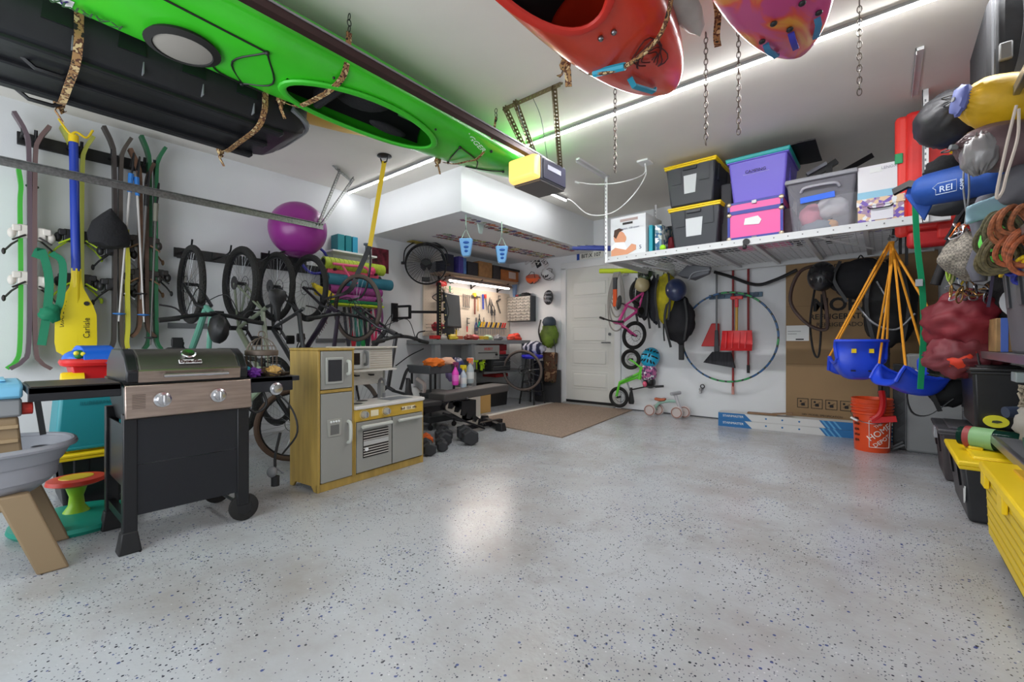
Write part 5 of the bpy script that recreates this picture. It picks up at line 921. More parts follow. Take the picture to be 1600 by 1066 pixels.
# stool with wheel
sl = thing('stool', 'black shop stool with a blue cushion in the alcove corner', 'stool', (-4.45, 5.85, 0))
obj('seat', G().lathe([(.001, .74), (.16, .74), (.18, .77), (.17, .8), (.001, .81)], 28), mat((48, 48, 190), .35), sl)
for k in range(4):
    a = PI/4+k*PI/2; obj('leg', G().tube([(.1*math.cos(a), .1*math.sin(a), .74), (.21*math.cos(a), .21*math.sin(a), 0)], .014, 8), BLK, sl)
obj('foot_ring', G().ring((0, 0, .22), .19, .009, 'z').ring((0, 0, .36), .17, .007, 'z'), BLK, sl); obj('column', G().cyl((0, 0, .4), (0, 0, .74), .02).cyl((0, 0, .5), (0, 0, .53), .06), BLK, sl)
sw = thing('loose_wheel', 'loose bicycle wheel leaning against the stool', 'wheel', (-4.42, 5.55, .56), rot=(6, 0, 22)); w_ = wheel(sw, (0, 0, 0), .33, mat((104, 92, 86), .7), tw=.019, name='rim_and_tyre', n=16)
solo('shirt', 'navy and white plaid shirt draped over the stool seat', 'shirt', G().ell((0, 0, 0), (.22, .14, .12), 26, 16, fn=lump(12, .25, 3)), mat((36, 40, 66), .85, kind='wave', vs=3, rgb2=(190, 190, 205), var=.1), (-4.5, 5.95, .9)); solo('cloth_strips', 'dark patterned cloth strips hanging behind the wheel under the stool', 'cloth', G().taper(.12, .7, .12, .06, .22, .08), mat((40, 42, 56), .85, var=.5, vs=20), (-4.45, 6.0, 0), bev=.02)
solo('leaning_panel', 'black framed grey panel leaning on the wall behind the stool', 'panel', G().box(-.28, 0, 0, .25, .02, .55), mat((60, 60, 62), .6), (-4.35, 6.15, .0), bev=.004)
bp = thing('backpack', 'green hiking backpack hanging beside the door, brown bag below', 'backpack', (-4.3, 6.12, .98)); GN = mat((112, 140, 44), .8, var=.45, vs=5)
obj('body', G().ell((0, 0, .14), (.17, .11, .2), 24, 16, fn=lump(14, .2, 3, .02)), GN, bp); obj('lid', G().ell((0, -.0, .36), (.12, .1, .09), 20, 12, fn=lump(15, .2, 3)), mat((60, 72, 84), .7), bp); obj('strap', G().band(bez([(-.1, -.1, .4), (-.12, -.13, .2), (-.08, -.1, 0)], 5), .03, .005, (1, 0, 0)).tube(bez([(.12, -.05, .1), (.16, -.06, -.1), (.15, -.05, -.3)], 5), .006, 6), BLK, bp)
solo('duffel', 'brown camouflage bag hanging under the green backpack', 'bag', G().taper(.0, .5, .2, .1, .26, .12), mat((92, 70, 52), .85, kind='camo', vs=9, rgb2=(150, 120, 90)), (-4.28, 6.12, .34), bev=.03)
# ================================================================ ceiling-hung storage shelf
SW = mat((206, 207, 208), .4); FY, BK, SZ0 = 4.65, 6.12, 1.975
cs = thing('storage_shelf', 'white ceiling-hung wire storage shelf loaded with totes', 'shelf', (-1.05, 5.35, SZ0))
for y, w in ((FY, .0), (BK, .0)):
    obj('beam', G().box(-1.41, y-5.35-.012, -.055, 1.42, y-5.35+.012, .005).box(-1.41, y-5.35-.02, -.06, 1.42, y-5.35+.03, -.052), SW, cs)
obj('beam', G().box(-1.425, FY-5.35, -.055, -1.4, BK-5.35, .005), SW, cs)
for k in range(7): obj('cross_bar', G().box(-1.2+k*.42, FY-5.35, -.045, -1.165+k*.42, BK-5.35, -.015), SW, cs)
g = G()
for k in range(15): g.box(-1.39, -.68+k*.1, -.012, 1.4, -.674+k*.1, -.006)
for k in range(47): g.box(-1.38+k*.06, -.7, -.009, -1.374+k*.06, .77, -.004)
st(obj('wire_deck', g, SW, cs, smooth=0, nonorm=True))
g = G()
for k in range(26): g.cyl((-1.38+k*.11, -.713, -.025), (-1.38+k*.11, -.716, -.025), .006, n=6)
st(obj('rivet', g, mat((110, 110, 112), .5), cs))
for x, y in ((-1.415, -.7), (-1.415, .74), (.0, -.7), (1.28, -.72)):
    if x == 0.0: continue
    p = obj('post', G().box(x-.018, y-.018, -.06, x+.018, y-.013, CZ-SZ0).box(x-.018, y-.018, -.06, x-.013, y+.018, CZ-SZ0), WHT, cs)
    st(obj('hole', (lambda g: [g.cb((x, y-.0186, .05+k*.045), (.009, .002, .018)) for k in range(19)] and g)(G()), mat((120, 122, 126), .5), p))
obj('bolt', G().cyl((.045, -.73, -.03), (.045, -.7, -.03), .03, n=10).cyl((.03, -.72, -.09), (.03, -.7, -.03), .018, n=10), BLK, cs)
obj('ceiling_bracket', G().box(-1.43, -1.34, .925, -1.39, -.68, .945).box(-1.43, -1.34, .9, -1.425, -.68, .945), SW, cs)
obj('ceiling_bracket', G().box(1.2, -1.42, .925, 1.24, -.72, .945).box(1.2, -1.42, .9, 1.205, -.72, .945), SW, cs)
for x in (-1.2, .7): obj('brace', G().bar((x-.2, -.65, -.02), (x+.25, .0, -.1), .012), SW, cs)
ZS = SZ0+.006
# contents
BB = mat((46, 48, 54), .42)
bx = thing('diaper_box', 'white cardboard box with a baby photo at the left end of the shelf', 'box', (-2.22, 4.92, ZS)); obj('box', G().box(-.21, -.24, 0, .21, .22, .44), mat((220, 221, 224), .6), bx, bev=.003)
obj('handle_slot', G().box(-.06, -.243, .345, .06, -.239, .37), mat((50, 46, 44), .7), bx); obj('printed_band', G().box(-.09, -.2425, .38, .12, -.239, .41), mat((170, 150, 145), .6), bx)
sk = mat((214, 150, 115), .6); g = G().cyl((-.1, -.243, .21), (-.1, -.2395, .21), .07, n=20).cyl((-.07, -.2435, .19), (-.07, -.2395, .19), .055, n=16); obj('printed_face', g, sk, bx)
obj('printed_hair', G().prism([(-.17, .23), (-.16, .3), (-.1, .315), (-.05, .29), (-.1, .27), (-.14, .2)], -.2445, -.2397, 'xz'), mat((70, 46, 34), .7), bx)
obj('printed_shirt', G().prism([(-.2, .12), (-.15, .16), (-.04, .15), (.0, .06), (-.04, .0), (-.2, .0)], -.2438, -.2396, 'xz'), WHT, bx); obj('printed_arm', G().prism([(-.2, .07), (-.15, .1), (-.02, .06), (.05, .12), (.1, .1), (.1, .05), (.0, .01), (-.2, .0)], -.2445, -.2396, 'xz'), sk, bx)
text('box_lettering', '5', .06, mat((60, 70, 110), .5), bx, face(.15, -.2425, .07, '-y')); text('box_lettering', 'Diapers  128 count', .03, mat((130, 130, 150), .5), bx, face(.02, -.2425, .3, '-y'))
solo('wipes_box', 'teal and patterned box right of the baby box', 'box', G().box(-.06, -.2, 0, -.02, .2, .3), mat((20, 150, 170), .5), (-1.93, 4.92, ZS)); solo('gift_bag', 'multicoloured patterned bag between the teal box and black totes', 'bag', G().box(-.02, -.2, 0, .05, .2, .29), mat((180, 190, 180), .6, kind='cells', vs=30, rgb2=(40, 90, 130)), (-1.9, 4.92, ZS))
solo('tennis_ball', 'lime tennis ball on the shelf edge beside the black totes', 'ball', G().ell((0, 0, 0), .033), mat((160, 220, 40), .8), (-1.83, 4.71, ZS+.033))
solo('duffel', 'black duffel bag lying behind the baby box', 'bag', G().ell((0, 0, .22), (.36, .25, .22), 24, 14, fn=lump(21, .1)), mat((48, 50, 54), .7), (-2.0, 5.45, ZS))
solo('red_rag', 'small red item behind the patterned bag', 'cloth', G().ell((0, 0, .1), (.05, .08, .1), 12, 8, fn=lump(23, .4)), mat((140, 40, 50), .7), (-1.83, 4.98, ZS))
t1 = tote('black tote with yellow lid, lower one of the stack on the shelf', -1.51, 5.02, ZS, .5, .62, .41, BB, YEL); t2 = tote('black tote with yellow lid, upper one just below the ceiling', -1.55, 5.02, ZS+.45, .5, .62, .41, BB, YEL)
for t, w, l in ((t1, .17, 'torn white paper label'), (t2, .13, 'crinkled clear tape label')): obj('label', G().loft([[(-w/2, -.272, .12), (w/2-.02, -.272, .12), (w/2, -.297, .3), (-w/2, -.297, .3)], [(-w/2, -.282, .12), (w/2-.02, -.282, .12), (w/2, -.302, .3), (-w/2, -.302, .3)]]), mat((205, 208, 210), .4), t, label=l)
solo('grey_box', 'dark grey box standing between the black totes and the pink trunk', 'box', G().box(-.05, -.2, 0, .05, .25, .62), mat((60, 60, 64), .7), (-1.235, 5.05, ZS), bev=.01)
pt_ = thing('trunk', 'pink locker trunk with dark blue trim and brass corners', 'trunk', (-.95, 5.0, ZS)); PK = mat((232, 92, 160), .4)
obj('body', G().box(-.225, -.3, 0, .225, .3, .26), PK, pt_); obj('lid', G().box(-.228, -.303, .265, .228, .303, .36), PK, pt_); NB = mat((50, 60, 150), .4)
for a in ((-.232, -.306, 0, .232, -.298, .03), (-.232, -.306, .25, .232, -.298, .285), (-.232, -.306, .345, .232, -.298, .365), (-.234, -.306, 0, -.212, -.298, .36), (.212, -.306, 0, .234, -.298, .36), (.226, -.306, 0, .234, .3, .03), (.226, -.306, .25, .234, .3, .285)): obj('trim', G().box(*a), NB, pt_)
for x in (-.22, .22):
    for z in (.02, .25, .35): obj('corner', G().ell((x, -.303, z), (.022, .012, .022), 10, 8), mat((190, 175, 150), .3, .7), pt_)
obj('latch', G().box(-.02, -.318, .33, .02, -.3, .36).box(-.02, -.318, .0, .02, -.3, .02), STEEL, pt_); obj('label', G().prism([(-.09, .14), (-.08, .2), (.03, .21), (.06, .17), (.04, .13)], -.307, -.302, 'xz'), LABEL, pt_)
pp_ = tote('purple tote with teal rim stacked on the pink trunk', -.93, 5.0, ZS+.366, .5, .6, .4, mat((112, 98, 205), .4), None, ribs=False); obj('rim_lid', G().taper(.39, .43, .53, .63, .55, .65), mat((30, 160, 160), .4), pp_, bev=.01); obj('label', G().box(-.12, -.298, .24, .1, -.292, .3), LABEL, pp_).rotation_euler = (math.radians(-3), 0, 0)
text('label_lettering', 'CAMPING', .04, INK, pp_, face(-.01, -.312, .27, '-y')); obj('side_recess', G().box(.225, -.1, .1, .245, .1, .3), mat((96, 84, 185), .4), pp_, bev=.02)
solo('plastic_sheet', 'black folded plastic sheet lying over the purple tote lid', 'cover', G().loft([[(x, y, .445+.012*math.sin(x*9+y*5)) for x in (-.32, -.1, .1, .3, .42)]+[(x, y, .433+.012*math.sin(x*9+y*5)) for x in (.42, .3, .1, -.1, -.32)] for y in (-.25, -.05, .15, .3)]), BLK, (-.9, 5.02, ZS+.38))
ct = thing('clear_tote', 'clear plastic tote of mixed things with blue tape label', 'tote', (-.44, 5.0, ZS)); CL = mat((196, 194, 205), .25, alpha=.3)
obj('body', G().taper(0, .44, .42, .5, .5, .6), CL, ct, bev=.02); obj('lid', G().taper(.44, .48, .53, .64, .52, .62), mat((150, 150, 156), .4), ct, bev=.01); obj('handle', G().tube(bez([(-.14, -.3, .35), (-.1, -.325, .38), (.1, -.325, .38), (.14, -.3, .35)], 4), .012, 6), mat((170, 168, 176), .4), ct)
obj('tape', G().box(-.13, -.303, .26, .12, -.293, .31), mat((30, 100, 225), .5), ct).rotation_euler = (0, math.radians(-3), 0)
for l, p, r, c in (('pink cloth', (-.09, -.08, .17), (.09, .12, .11), (215, 120, 140)), ('white cloth', (.07, -.08, .23), (.12, .13, .1), (228, 226, 228)), ('orange item', (.07, -.14, .06), (.05, .06, .05), (220, 160, 90)), ('grey items', (-.02, -.1, .06), (.15, .12, .06), (120, 130, 140))): obj('contents', G().ell(p, r, 18, 12, fn=lump(p[0]*40, .25)), mat(c, .8), ct, label=l)
solo('book_stack', 'dark patterned books between the pink trunk and the clear tote', 'books', G().box(-.03, -.2, 0, .03, .2, .25), mat((60, 34, 50), .6, var=.4, vs=30), (-.69, 4.98, ZS))
tm = thing('treadmill_frame', 'black metal bracket frame sticking up behind the clear tote', 'frame', (-.45, 5.5, ZS))
obj('bar', G().bar((-.22, -.12, .62), (.08, -.08, .8), .06, .05), BLKM, tm); obj('bar', G().bar((.05, -.1, .64), (.34, .1, .84), .05), BLKM, tm); obj('bar', G().bar((-.22, -.12, .0), (-.22, -.12, .68), .05), BLKM, tm); obj('bar', G().bar((.02, -.1, .0), (.02, -.1, .78), .05), BLKM, tm); obj('grey_panel', G().bar((-.16, -.16, .7), (.0, -.13, .78), .06, .03), mat((140, 140, 150), .4), tm); obj('gusset', G().box(-.22, -.14, .3, .02, -.11, .64), BLKM, tm)
fb = thing('floral_box', 'purple and gold floral box at the right end of the shelf', 'box', (-.035, 4.9, ZS)); obj('body', G().box(-.145, -.2, 0, .145, .2, .14), mat((110, 84, 170), .6, kind='cells', vs=34, rgb2=(215, 185, 150)), fb); obj('lid', G().box(-.152, -.207, .14, .152, .207, .2), mat((120, 92, 176), .6, kind='cells', vs=34, rgb2=(225, 195, 160)), fb); obj('label_plate', G().box(-.06, -.205, .02, .08, -.2, .11), mat((214, 212, 220), .5), fb)
obj('handle', G().tube(bez([(-.08, -.205, .13), (-.05, -.22, .11), (.05, -.22, .11), (.08, -.205, .13)], 4), .005, 5), BLK, fb)
wb = thing('white_box', 'white and pale blue box standing on the floral box', 'box', (-.05, 4.9, ZS+.2)); obj('box', G().box(-.13, -.19, 0, .12, .19, .27), mat((222, 220, 224), .55), wb); obj('blue_band', G().box(-.132, -.192, 0, .122, .19, .06), mat((140, 190, 214), .5), wb); obj('label', G().box(-.05, -.193, .21, .03, -.19, .25), LABEL, wb); text('box_lettering', 'LENOX', .03, mat((150, 150, 160), .5), wb, face(.07, -.193, .235, '-y'))
t = thing('frame_bundle', 'blue tubular folded chair legs sticking out left of the shelf', 'folding frame', (-2.6, 5.0, 2.04)); 
for k in range(4): a = pt(893+k*12, 388-k*1.5+k*k*.3, x=-2.95+k*.05); b = a+Vector((.55, .45, -.02)); obj('tube', G().cyl(a, b, .022), mat((52, 66, 140), .4), t, world=True); obj('cap', G().cyl(a-(b-a)*.03, a+(b-a)*.01, .025), mat((80, 84, 100), .5), t, world=True)
# ================================================================ alcove ceiling stickers, hangboards, plate, numbers, helmets
rs = random.Random(3); sc = [(190, 60, 50), (70, 70, 130), (190, 180, 60), (150, 120, 130), (60, 60, 70), (200, 110, 60), (110, 150, 110), (210, 205, 200), (170, 60, 90), (90, 80, 150)]
scn = ['red', 'navy', 'yellow', 'mauve', 'charcoal', 'orange', 'green', 'white', 'magenta', 'violet']; n = 0
for (x0, y0, x1, y1, cnt, rows) in ((-4.55, 3.95, -4.3, 6.15, 34, 3), (-3.68, 3.62, -3.64, 6.0, 30, 2)):
    for i in range(cnt):
        for r in range(rows):
            f = (i+rs.random()*.4)/cnt; w, l = rs.uniform(.05, .09), rs.uniform(.05, .1)
            x = x0+(x1-x0)*f+r*.1-.1; y = y0+(y1-y0)*f; n += 1
            q = G().box(-w/2, -l/2, 0, w/2, l/2, .002); ca, cb_ = rs.randrange(10), rs.randrange(10); q2 = mat(sc[ca], .5, kind='cells', vs=28, rgb2=sc[cb_])
            o = solo('sticker', '%s and %s sticker in the %s under the white soffit' % (scn[ca], scn[cb_], 'long inner band' if rows == 3 else 'outer edge band'), 'sticker', q, q2, (x, y, SZ-.004-.0015*(n % 2)), rz=rs.uniform(-40, 40), group='stickers under the soffit', smooth=0)
HB = mat((120, 176, 226), .5); HBD = mat((30, 90, 170), .6)
for l, u, v, uu, vv in (('left blue three-pocket climbing hold hanging below the soffit corner', 728, 387, 727, 333), ('right blue three-pocket climbing hold hanging under the soffit edge', 784, 398, 784, 352)):
    c = pt(u, v, x=-3.5+(.0 if u < 750 else .0)) if False else pt(u, v, t=5.0 if u < 750 else 5.3); t = thing('climbing_hold', l, 'climbing hold', tuple(c-Vector((0, 0, .1))), 40, group='hanging climbing holds')
    obj('hold', G().loft([[(-w, -.035, z), (w, -.035, z), (w+.005, .035, z), (-w-.005, .035, z)] for z, w in ((0, .035), (.03, .048), (.12, .062), (.19, .072), (.2, .066))]), HB, t, bev=.012)
    for z, w in ((.15, .035), (.1, .028), (.055, .02)): obj('pocket', G().ell((.006, -.036, z), (w, .012, .015), 14, 8), HBD, t)
    top = pt(uu, vv, t=(5.0 if u < 750 else 5.3)); top.z = SZ; 
    obj('cord', G().tube([(-.055, 0, .19), (0, 0, .31), (.055, 0, .19)], .005, 5).tube([(0, 0, .31), tuple(Vector((0, 0, SZ-c.z+.1)))], .007, 6), mat((170, 200, 180), .6), t)
    obj('carabiner', G().ring((0, 0, .33), .018, .004, 'x', 12, 5, 1.6), STEEL, t)
solo('plastic_pocket', 'clear plastic pocket stuck under the soffit between the two holds', 'pocket', G().taper(-.12, 0, .02, .05, .03, .12), mat((190, 205, 198), .3), (-3.75, 3.9, SZ-.002), bev=.01)
lp = thing('license_plate', 'white number plate with blue band above the door', 'sign', (-3.83, BY, 2.33)); obj('plate', G().box(-.01, -.012, 0, .46, -.004, .1), mat((214, 214, 206), .4), lp); obj('blue_band', G().box(-.01, -.014, 0, .04, -.012, .1), mat((30, 70, 160), .4), lp); text('plate_lettering', 'BIT:X 107', .085, INK, lp, face(.25, -.014, .05, '-y'), bold=.001)
for l, s, u, v, c, ti in (('race number 12, leftmost of the plates above the helmets', '12', 822, 405, (205, 200, 200), 20), ('race number 51 above the orange helmet', '51', 832, 409, (210, 205, 205), 20), ('black race number 54 above the helmets', '54', 840, 410, (40, 38, 40), 25), ('race number 267 right above the white helmet', '267', 851, 410, (215, 210, 210), 30)):
    p = pt(u, v, y=BY-.012); t = thing('race_number', l, 'sign', tuple(p), group='race number plates on the alcove wall'); t.rotation_euler = (0, math.radians(-ti), 0)
    obj('plate', G().box(-.05, -.005, -.09, .05, .005, .09), mat(c, .6), t); text('number', s, .1, WINK if c[0] < 100 else INK, t, face(0, -.007, 0, '-y', -75))
def helmet(label, p, c, rot=(0, 0, 0), r=(.1, .135, .1), vents=8, m=None, visor=False, vc=(24, 24, 26)):
    t = thing('helmet', label, 'helmet', tuple(p), rot=rot, group=None); m = m or mat(c, .35, coat=.3)
    obj('shell', G().ell((0, 0, 0), r, 28, 12, -.25, PI/2), m, t, smooth=60)
    vm = mat(vc, .7); k = 0
    if vents:
        for i in range(-2, 3):
            for j in (-1, 0, 1):
                a, b = i*.42, j*.55; d = Vector((math.sin(a)*math.cos(b), math.sin(b), math.cos(a)*math.cos(b)))
                g = G(); g.ell((0, 0, 0), (.012, .032, .005), 10, 6); M = Matrix.Translation((d.x*r[0], d.y*r[1], d.z*r[2])) @ d.to_track_quat('Z', 'Y').to_matrix().to_4x4(); g.v = [tuple(M @ Vector(q)) for q in g.v]
                obj('vent', g, vm, t)
    obj('strap', G().tube([(r[0]*.8, .03, -.02), (.03, 0, -r[2]), (-.03, 0, -r[2]), (-r[0]*.8, .03, -.02)], .005, 5), BLK, t)
    if visor: obj('visor', G().loft([[(-.07, -r[1]*.8, .02), (.07, -r[1]*.8, .02), (.07, -r[1]*.8, .028), (-.07, -r[1]*.8, .028)], [(-.05, -r[1]*1.5, .03), (.05, -r[1]*1.5, .03), (.05, -r[1]*1.5, .036), (-.05, -r[1]*1.5, .036)]]), m, t)
    return t
helmet('orange full-face bike helmet hanging on the alcove wall', pt(832, 434, y=6.1), (236, 96, 40), (200, 20, 0), visor=True); helmet('white and black bike helmet right of the orange one', pt(856, 428, y=6.1), (205, 205, 208), (160, 20, 0), visor=True); helmet('black vented bike helmet below the white one', pt(857, 465, y=6.14), (52, 52, 56), (85, 0, 0), (.085, .125, .08), vc=(150, 150, 155))
# ================================================================ back wall right of the door
ho = thing('hose_hanger', 'lime foam noodle bracket carrying coils of grey rope by the door', 'hanger', (-3.0, 6.1, 2.02)); obj('foam_noodle', G().cyl((-.28, -.12, .05), (.34, -.05, .0), .035), mat((205, 225, 50), .7), ho)
g = G(); 
for k in range(5): g.tube(bez([(-.03+k*.02, -.15, .0), (-.12+k*.012, -.16, -.35), (-.1+k*.02, -.16, -.75+k*.09), (.02, -.16, -.85+k*.1), (.13-k*.014, -.16, -.7+k*.08), (.12-k*.01, -.15, -.3), (.05, -.14, .0)], 6), .011, 6)
obj('rope_coil', g, mat((150, 146, 140), .6), ho); obj('orange_grip', G().box(-.03, -.2, -.5, .03, -.17, -.25), mat((232, 90, 30), .5), ho, bev=.006); obj('dark_grip', G().box(-.03, -.2, -.25, .03, -.17, -.08), DGRY, ho, bev=.006); obj('wall_hook', G().box(-.05, .0, -.02, .05, .14, .1), WHT, ho)
def kidbike(label, loc, rot, fc, s):
    t = thing('childs_bicycle', label, 'bicycle', loc, rot=rot); t.scale = (s,)*3; fm = mat(fc, .35, coat=.3)
    wheel(t, (0, 0, 0), .2, RUB, tw=.022, n=16); wheel(t, (.6, 0, 0), .2, RUB, tw=.022, n=16)
    obj('frame', G().tube([(0, .04, 0), (.2, 0, .22)], .014, 8).tube([(0, .04, 0), (.25, 0, 0)], .014, 8).tube([(.25, 0, 0), (.2, 0, .25)], .016, 8).tube([(.25, 0, .0), (.46, 0, .26)], .02, 8).tube([(.2, 0, .2), (.45, 0, .3)], .02, 8), fm, t)
    obj('fork', G().tube([(.45, 0, .38), (.47, 0, .24), (.5, -.04, .2), (.6, -.04, 0)], .013, 8).tube([(.47, 0, .24), (.5, .04, .2), (.6, .04, 0)], .013, 8), fm, t)
    h = obj('handlebar', G().tube(bez([(.42, -.26, .42), (.44, 0, .4), (.42, .26, .42)], 5), .011, 8), BLK, t)
    for k in (-1, 1): obj('grip', G().cyl((.42, k*.27, .42), (.43, k*.17, .418), .016), RUB, h)
    obj('saddle', G().ell((.18, 0, .34), (.1, .05, .025)), BLK, t); obj('seat_post', G().cyl((.2, 0, .24), (.18, 0, .33), .012), STEEL, t); obj('crank', G().bar((.25, .06, .0), (.33, .06, .06), .012).cyl((.25, .04, 0), (.25, .06, 0), .05), BLKM, t)
    return t
M = Matrix.Rotation(math.radians(10), 3, 'Y') @ Matrix.Rotation(math.radians(-118), 3, 'Z') @ Matrix(((0, 0, 1), (0, 1, 0), (-1, 0, 0)))
kb = kidbike('pink child bike hanging nose-down right of the door', (0, 0, 0), None, (205, 70, 140), 1); kb.rotation_euler = M.to_euler(); kb.location = Vector((-2.68, 5.86, 1.1))-M @ Vector((.6, 0, 0))
helmet('tan cap-like climbing helmet among the bags', pt(1003, 445, y=5.8), (180, 165, 125), (60, 0, 30), (.1, .11, .09), vents=0)
def pack(name, label, p, r, c, seed, cat='backpack', z=None, bits=True, m=None):
    t = thing(name, label, cat, tuple(p)); m = m or mat(c, .8, var=.35, vs=6)
    obj('body', G().ell((0, 0, 0), r, 26, 18, fn=lump(seed, .18, 2.6, .03)), m, t)
    if bits:
        obj('strap', G().band(bez([(-r[0]*.6, -r[1]*.9, r[2]*.9), (-r[0]*.8, -r[1]*1.15, 0), (-r[0]*.4, -r[1], -r[2]*1.2)], 5), .03, .005, (1, 0, 0)).band(bez([(r[0]*.5, -r[1]*.9, r[2]*.9), (r[0]*.7, -r[1]*1.1, 0), (r[0]*.5, -r[1], -r[2]*.9)], 5), .025, .005, (1, 0, 0)), BLK, t)
        obj('top_loop', G().tube(bez([(-.03, -.02, r[2]*.9), (0, -.02, r[2]*1.15), (.03, -.02, r[2]*.9)], 4), .007, 6), BLK, t)
    return t
pack('backpack', 'black backpack hanging directly right of the rope coils', pt(1007, 465, y=5.95), (.13, .1, .3), (30, 30, 34), 31); pack('bag', 'long dark bag between the black and the yellow backpack', pt(1024, 470, y=5.98), (.1, .09, .32), (34, 36, 48), 32, 'bag'); pack('backpack', 'yellow backpack hanging among black bags', pt(1041, 465, y=5.9), (.13, .1, .34), (214, 200, 30), 33); pack('backpack', 'large black backpack under the navy helmet', pt(1062, 500, y=5.92), (.19, .11, .3), (28, 28, 34), 34)
helmet('navy helmet hanging over the large black backpack', pt(1056, 453, y=5.78), (44, 56, 92), (70, 0, 30), (.13, .15, .13), vents=0); helmet('green and black helmet above the tan one', pt(1008, 428, y=5.85), (50, 70, 40), (60, 0, 0), (.1, .12, .08))
solo('mesh_bag', 'clear white bag top hanging above the yellow backpack', 'bag', G().ell((0, 0, 0), (.14, .08, .14), 18, 12, fn=lump(36, .3, 3)), mat((180, 184, 170), .5), tuple(pt(1038, 425, y=5.95))); solo('knife_sheath', 'narrow black sheath hanging below the black backpack', 'sheath', G().box(-.035, -.02, -.46, .03, .02, 0), BLK, tuple(pt(1065, 508, y=5.95)), bev=.008); solo('hanging_strap', 'thin dark strap dangling under the yellow backpack', 'strap', G().band([(0, 0, 0), (.0, 0, -.2), (.01, 0, -.3)], .02, .004, (1, 0, 0)), BLK, tuple(pt(1037, 498, y=5.9)))
M = Matrix(((-.5, 0, 0), (0, 1, 0), (0, 0, 1)))
gb = thing('balance_bike', 'bright green balance bike hanging nose-down beside the door', 'bicycle', (-2.95, 6.05, .2)); GG = mat((96, 200, 50), .35, coat=.3)
wheel(gb, (-.06, 0, .0), .155, RUB, tw=.02, n=10).rotation_euler = (0, 0, 0)
w2 = wheel(gb, (.13, .0, .56), .15, RUB, tw=.022, n=10)
obj('frame', G().tube([(-.07, -.05, .02), (-.02, -.05, .22), (.3, -.03, .38)], .02, 8).tube([(-.02, -.03, .2), (.3, -.03, .33)], .016, 8).cyl((.27, -.03, .28), (.31, -.03, .46), .026).tube([(.29, -.04, .45), (.2, -.04, .52), (.13, -.04, .56)], .014, 8), GG, gb); text('frame_lettering', 'STRIDER', .035, INK, gb, face(.14, -.075, .31, '-y', 24))
obj('handlebar', G().tube([(.17, -.08, .13), (.36, -.04, .18), (.6, .0, .2)], .01, 8).cyl((.17, -.08, .12), (.17, -.08, .16), .02).cyl((.5, -.02, .19), (.61, .0, .202), .016), BLK, gb); obj('bell', G().ell((.36, -.05, .22), (.03, .03, .04)), mat((220, 90, 120), .4), gb); obj('stem', G().cyl((.31, -.03, .28), (.35, -.04, .18), .012), STEEL, gb)
obj('saddle', G().loft([[(.15+a, -.03+b, z) for a, b in ((-r, 0), (0, -r*.7), (r, 0), (0, r*.7))] for z, r in ((.12, .02), (.05, .035), (-.04, .05), (-.08, .04))]), BLK, gb, smooth=60, bev=.005); obj('seat_post', G().cyl((.08, -.03, .24), (.14, -.03, .1), .012), STEEL, gb)
helmet('bright blue child bike helmet on the wall, top of three', pt(1016, 559, y=6.1), (20, 160, 200), (70, 15, 10), (.13, .15, .11)); helmet('purple patterned child helmet, middle of three', pt(1013, 582, y=6.1), (90, 60, 110), (100, 10, 0), (.12, .14, .11), vents=0, m=mat((70, 50, 90), .5, kind='cells', vs=40, rgb2=(190, 100, 150))); helmet('small black helmet under the patterned one', pt(1015, 597, y=6.12), (30, 30, 32), (120, 0, 0), (.085, .1, .08), vents=0)
sc_ = thing('baby_balance_bike', 'mint toddler ride-on with brown seat and cream wheels', 'ride-on toy', (-2.28, 5.97, 0)); CRM = mat((196, 184, 180), .6); MN = mat((150, 184, 170), .5)
for x, y in ((-.19, -.08), (-.13, .06), (.17, -.06), (.23, .06)): w = obj('wheel', G().lathe([(.001, -.018), (.072, -.018), (.08, -.01), (.08, .014), (.001, .018)], 24, (x, y, .08), 'y'), CRM, sc_); obj('wheel_ring', G().ring((x, y-.018, .08), .064, .006, 'y', 24, 6), mat((150, 100, 84), .6), w)
obj('frame', G().tube(bez([(-.16, 0, .09), (-.1, 0, .17), (.02, 0, .21), (.14, 0, .22)], 5), .02, 8).cyl((-.19, -.08, .08), (-.13, .06, .08), .01), MN, sc_); obj('fork', G().tube([(.13, 0, .3), (.16, 0, .2), (.2, 0, .1)], .024, 8).cyl((.17, -.06, .08), (.23, .06, .08), .01), mat((186, 184, 188), .5), sc_); obj('handlebar', G().cyl((.1, -.07, .32), (.16, .08, .33), .024), mat((170, 170, 174), .5), sc_); obj('seat', G().loft([[(x, -w, z), (x, w, z), (x, w, z+.035), (x, -w, z+.035)] for x, w, z in ((-.15, .035, .215), (-.08, .045, .205), (.0, .03, .215))]), mat((176, 92, 60), .6), sc_, bev=.012)
t = thing('hose_bib', 'brass water valve sticking out of the back wall', 'valve', tuple(pt(1097, 608, y=BY))); obj('body', G().cyl((0, 0, 0), (0, -.07, 0), .02).cyl((0, -.06, 0), (-.0, -.08, -.05), .015), STEEL, t); obj('handle', G().ring((.02, -.05, .04), .025, .007, 'y', 12, 6), BLK, t)
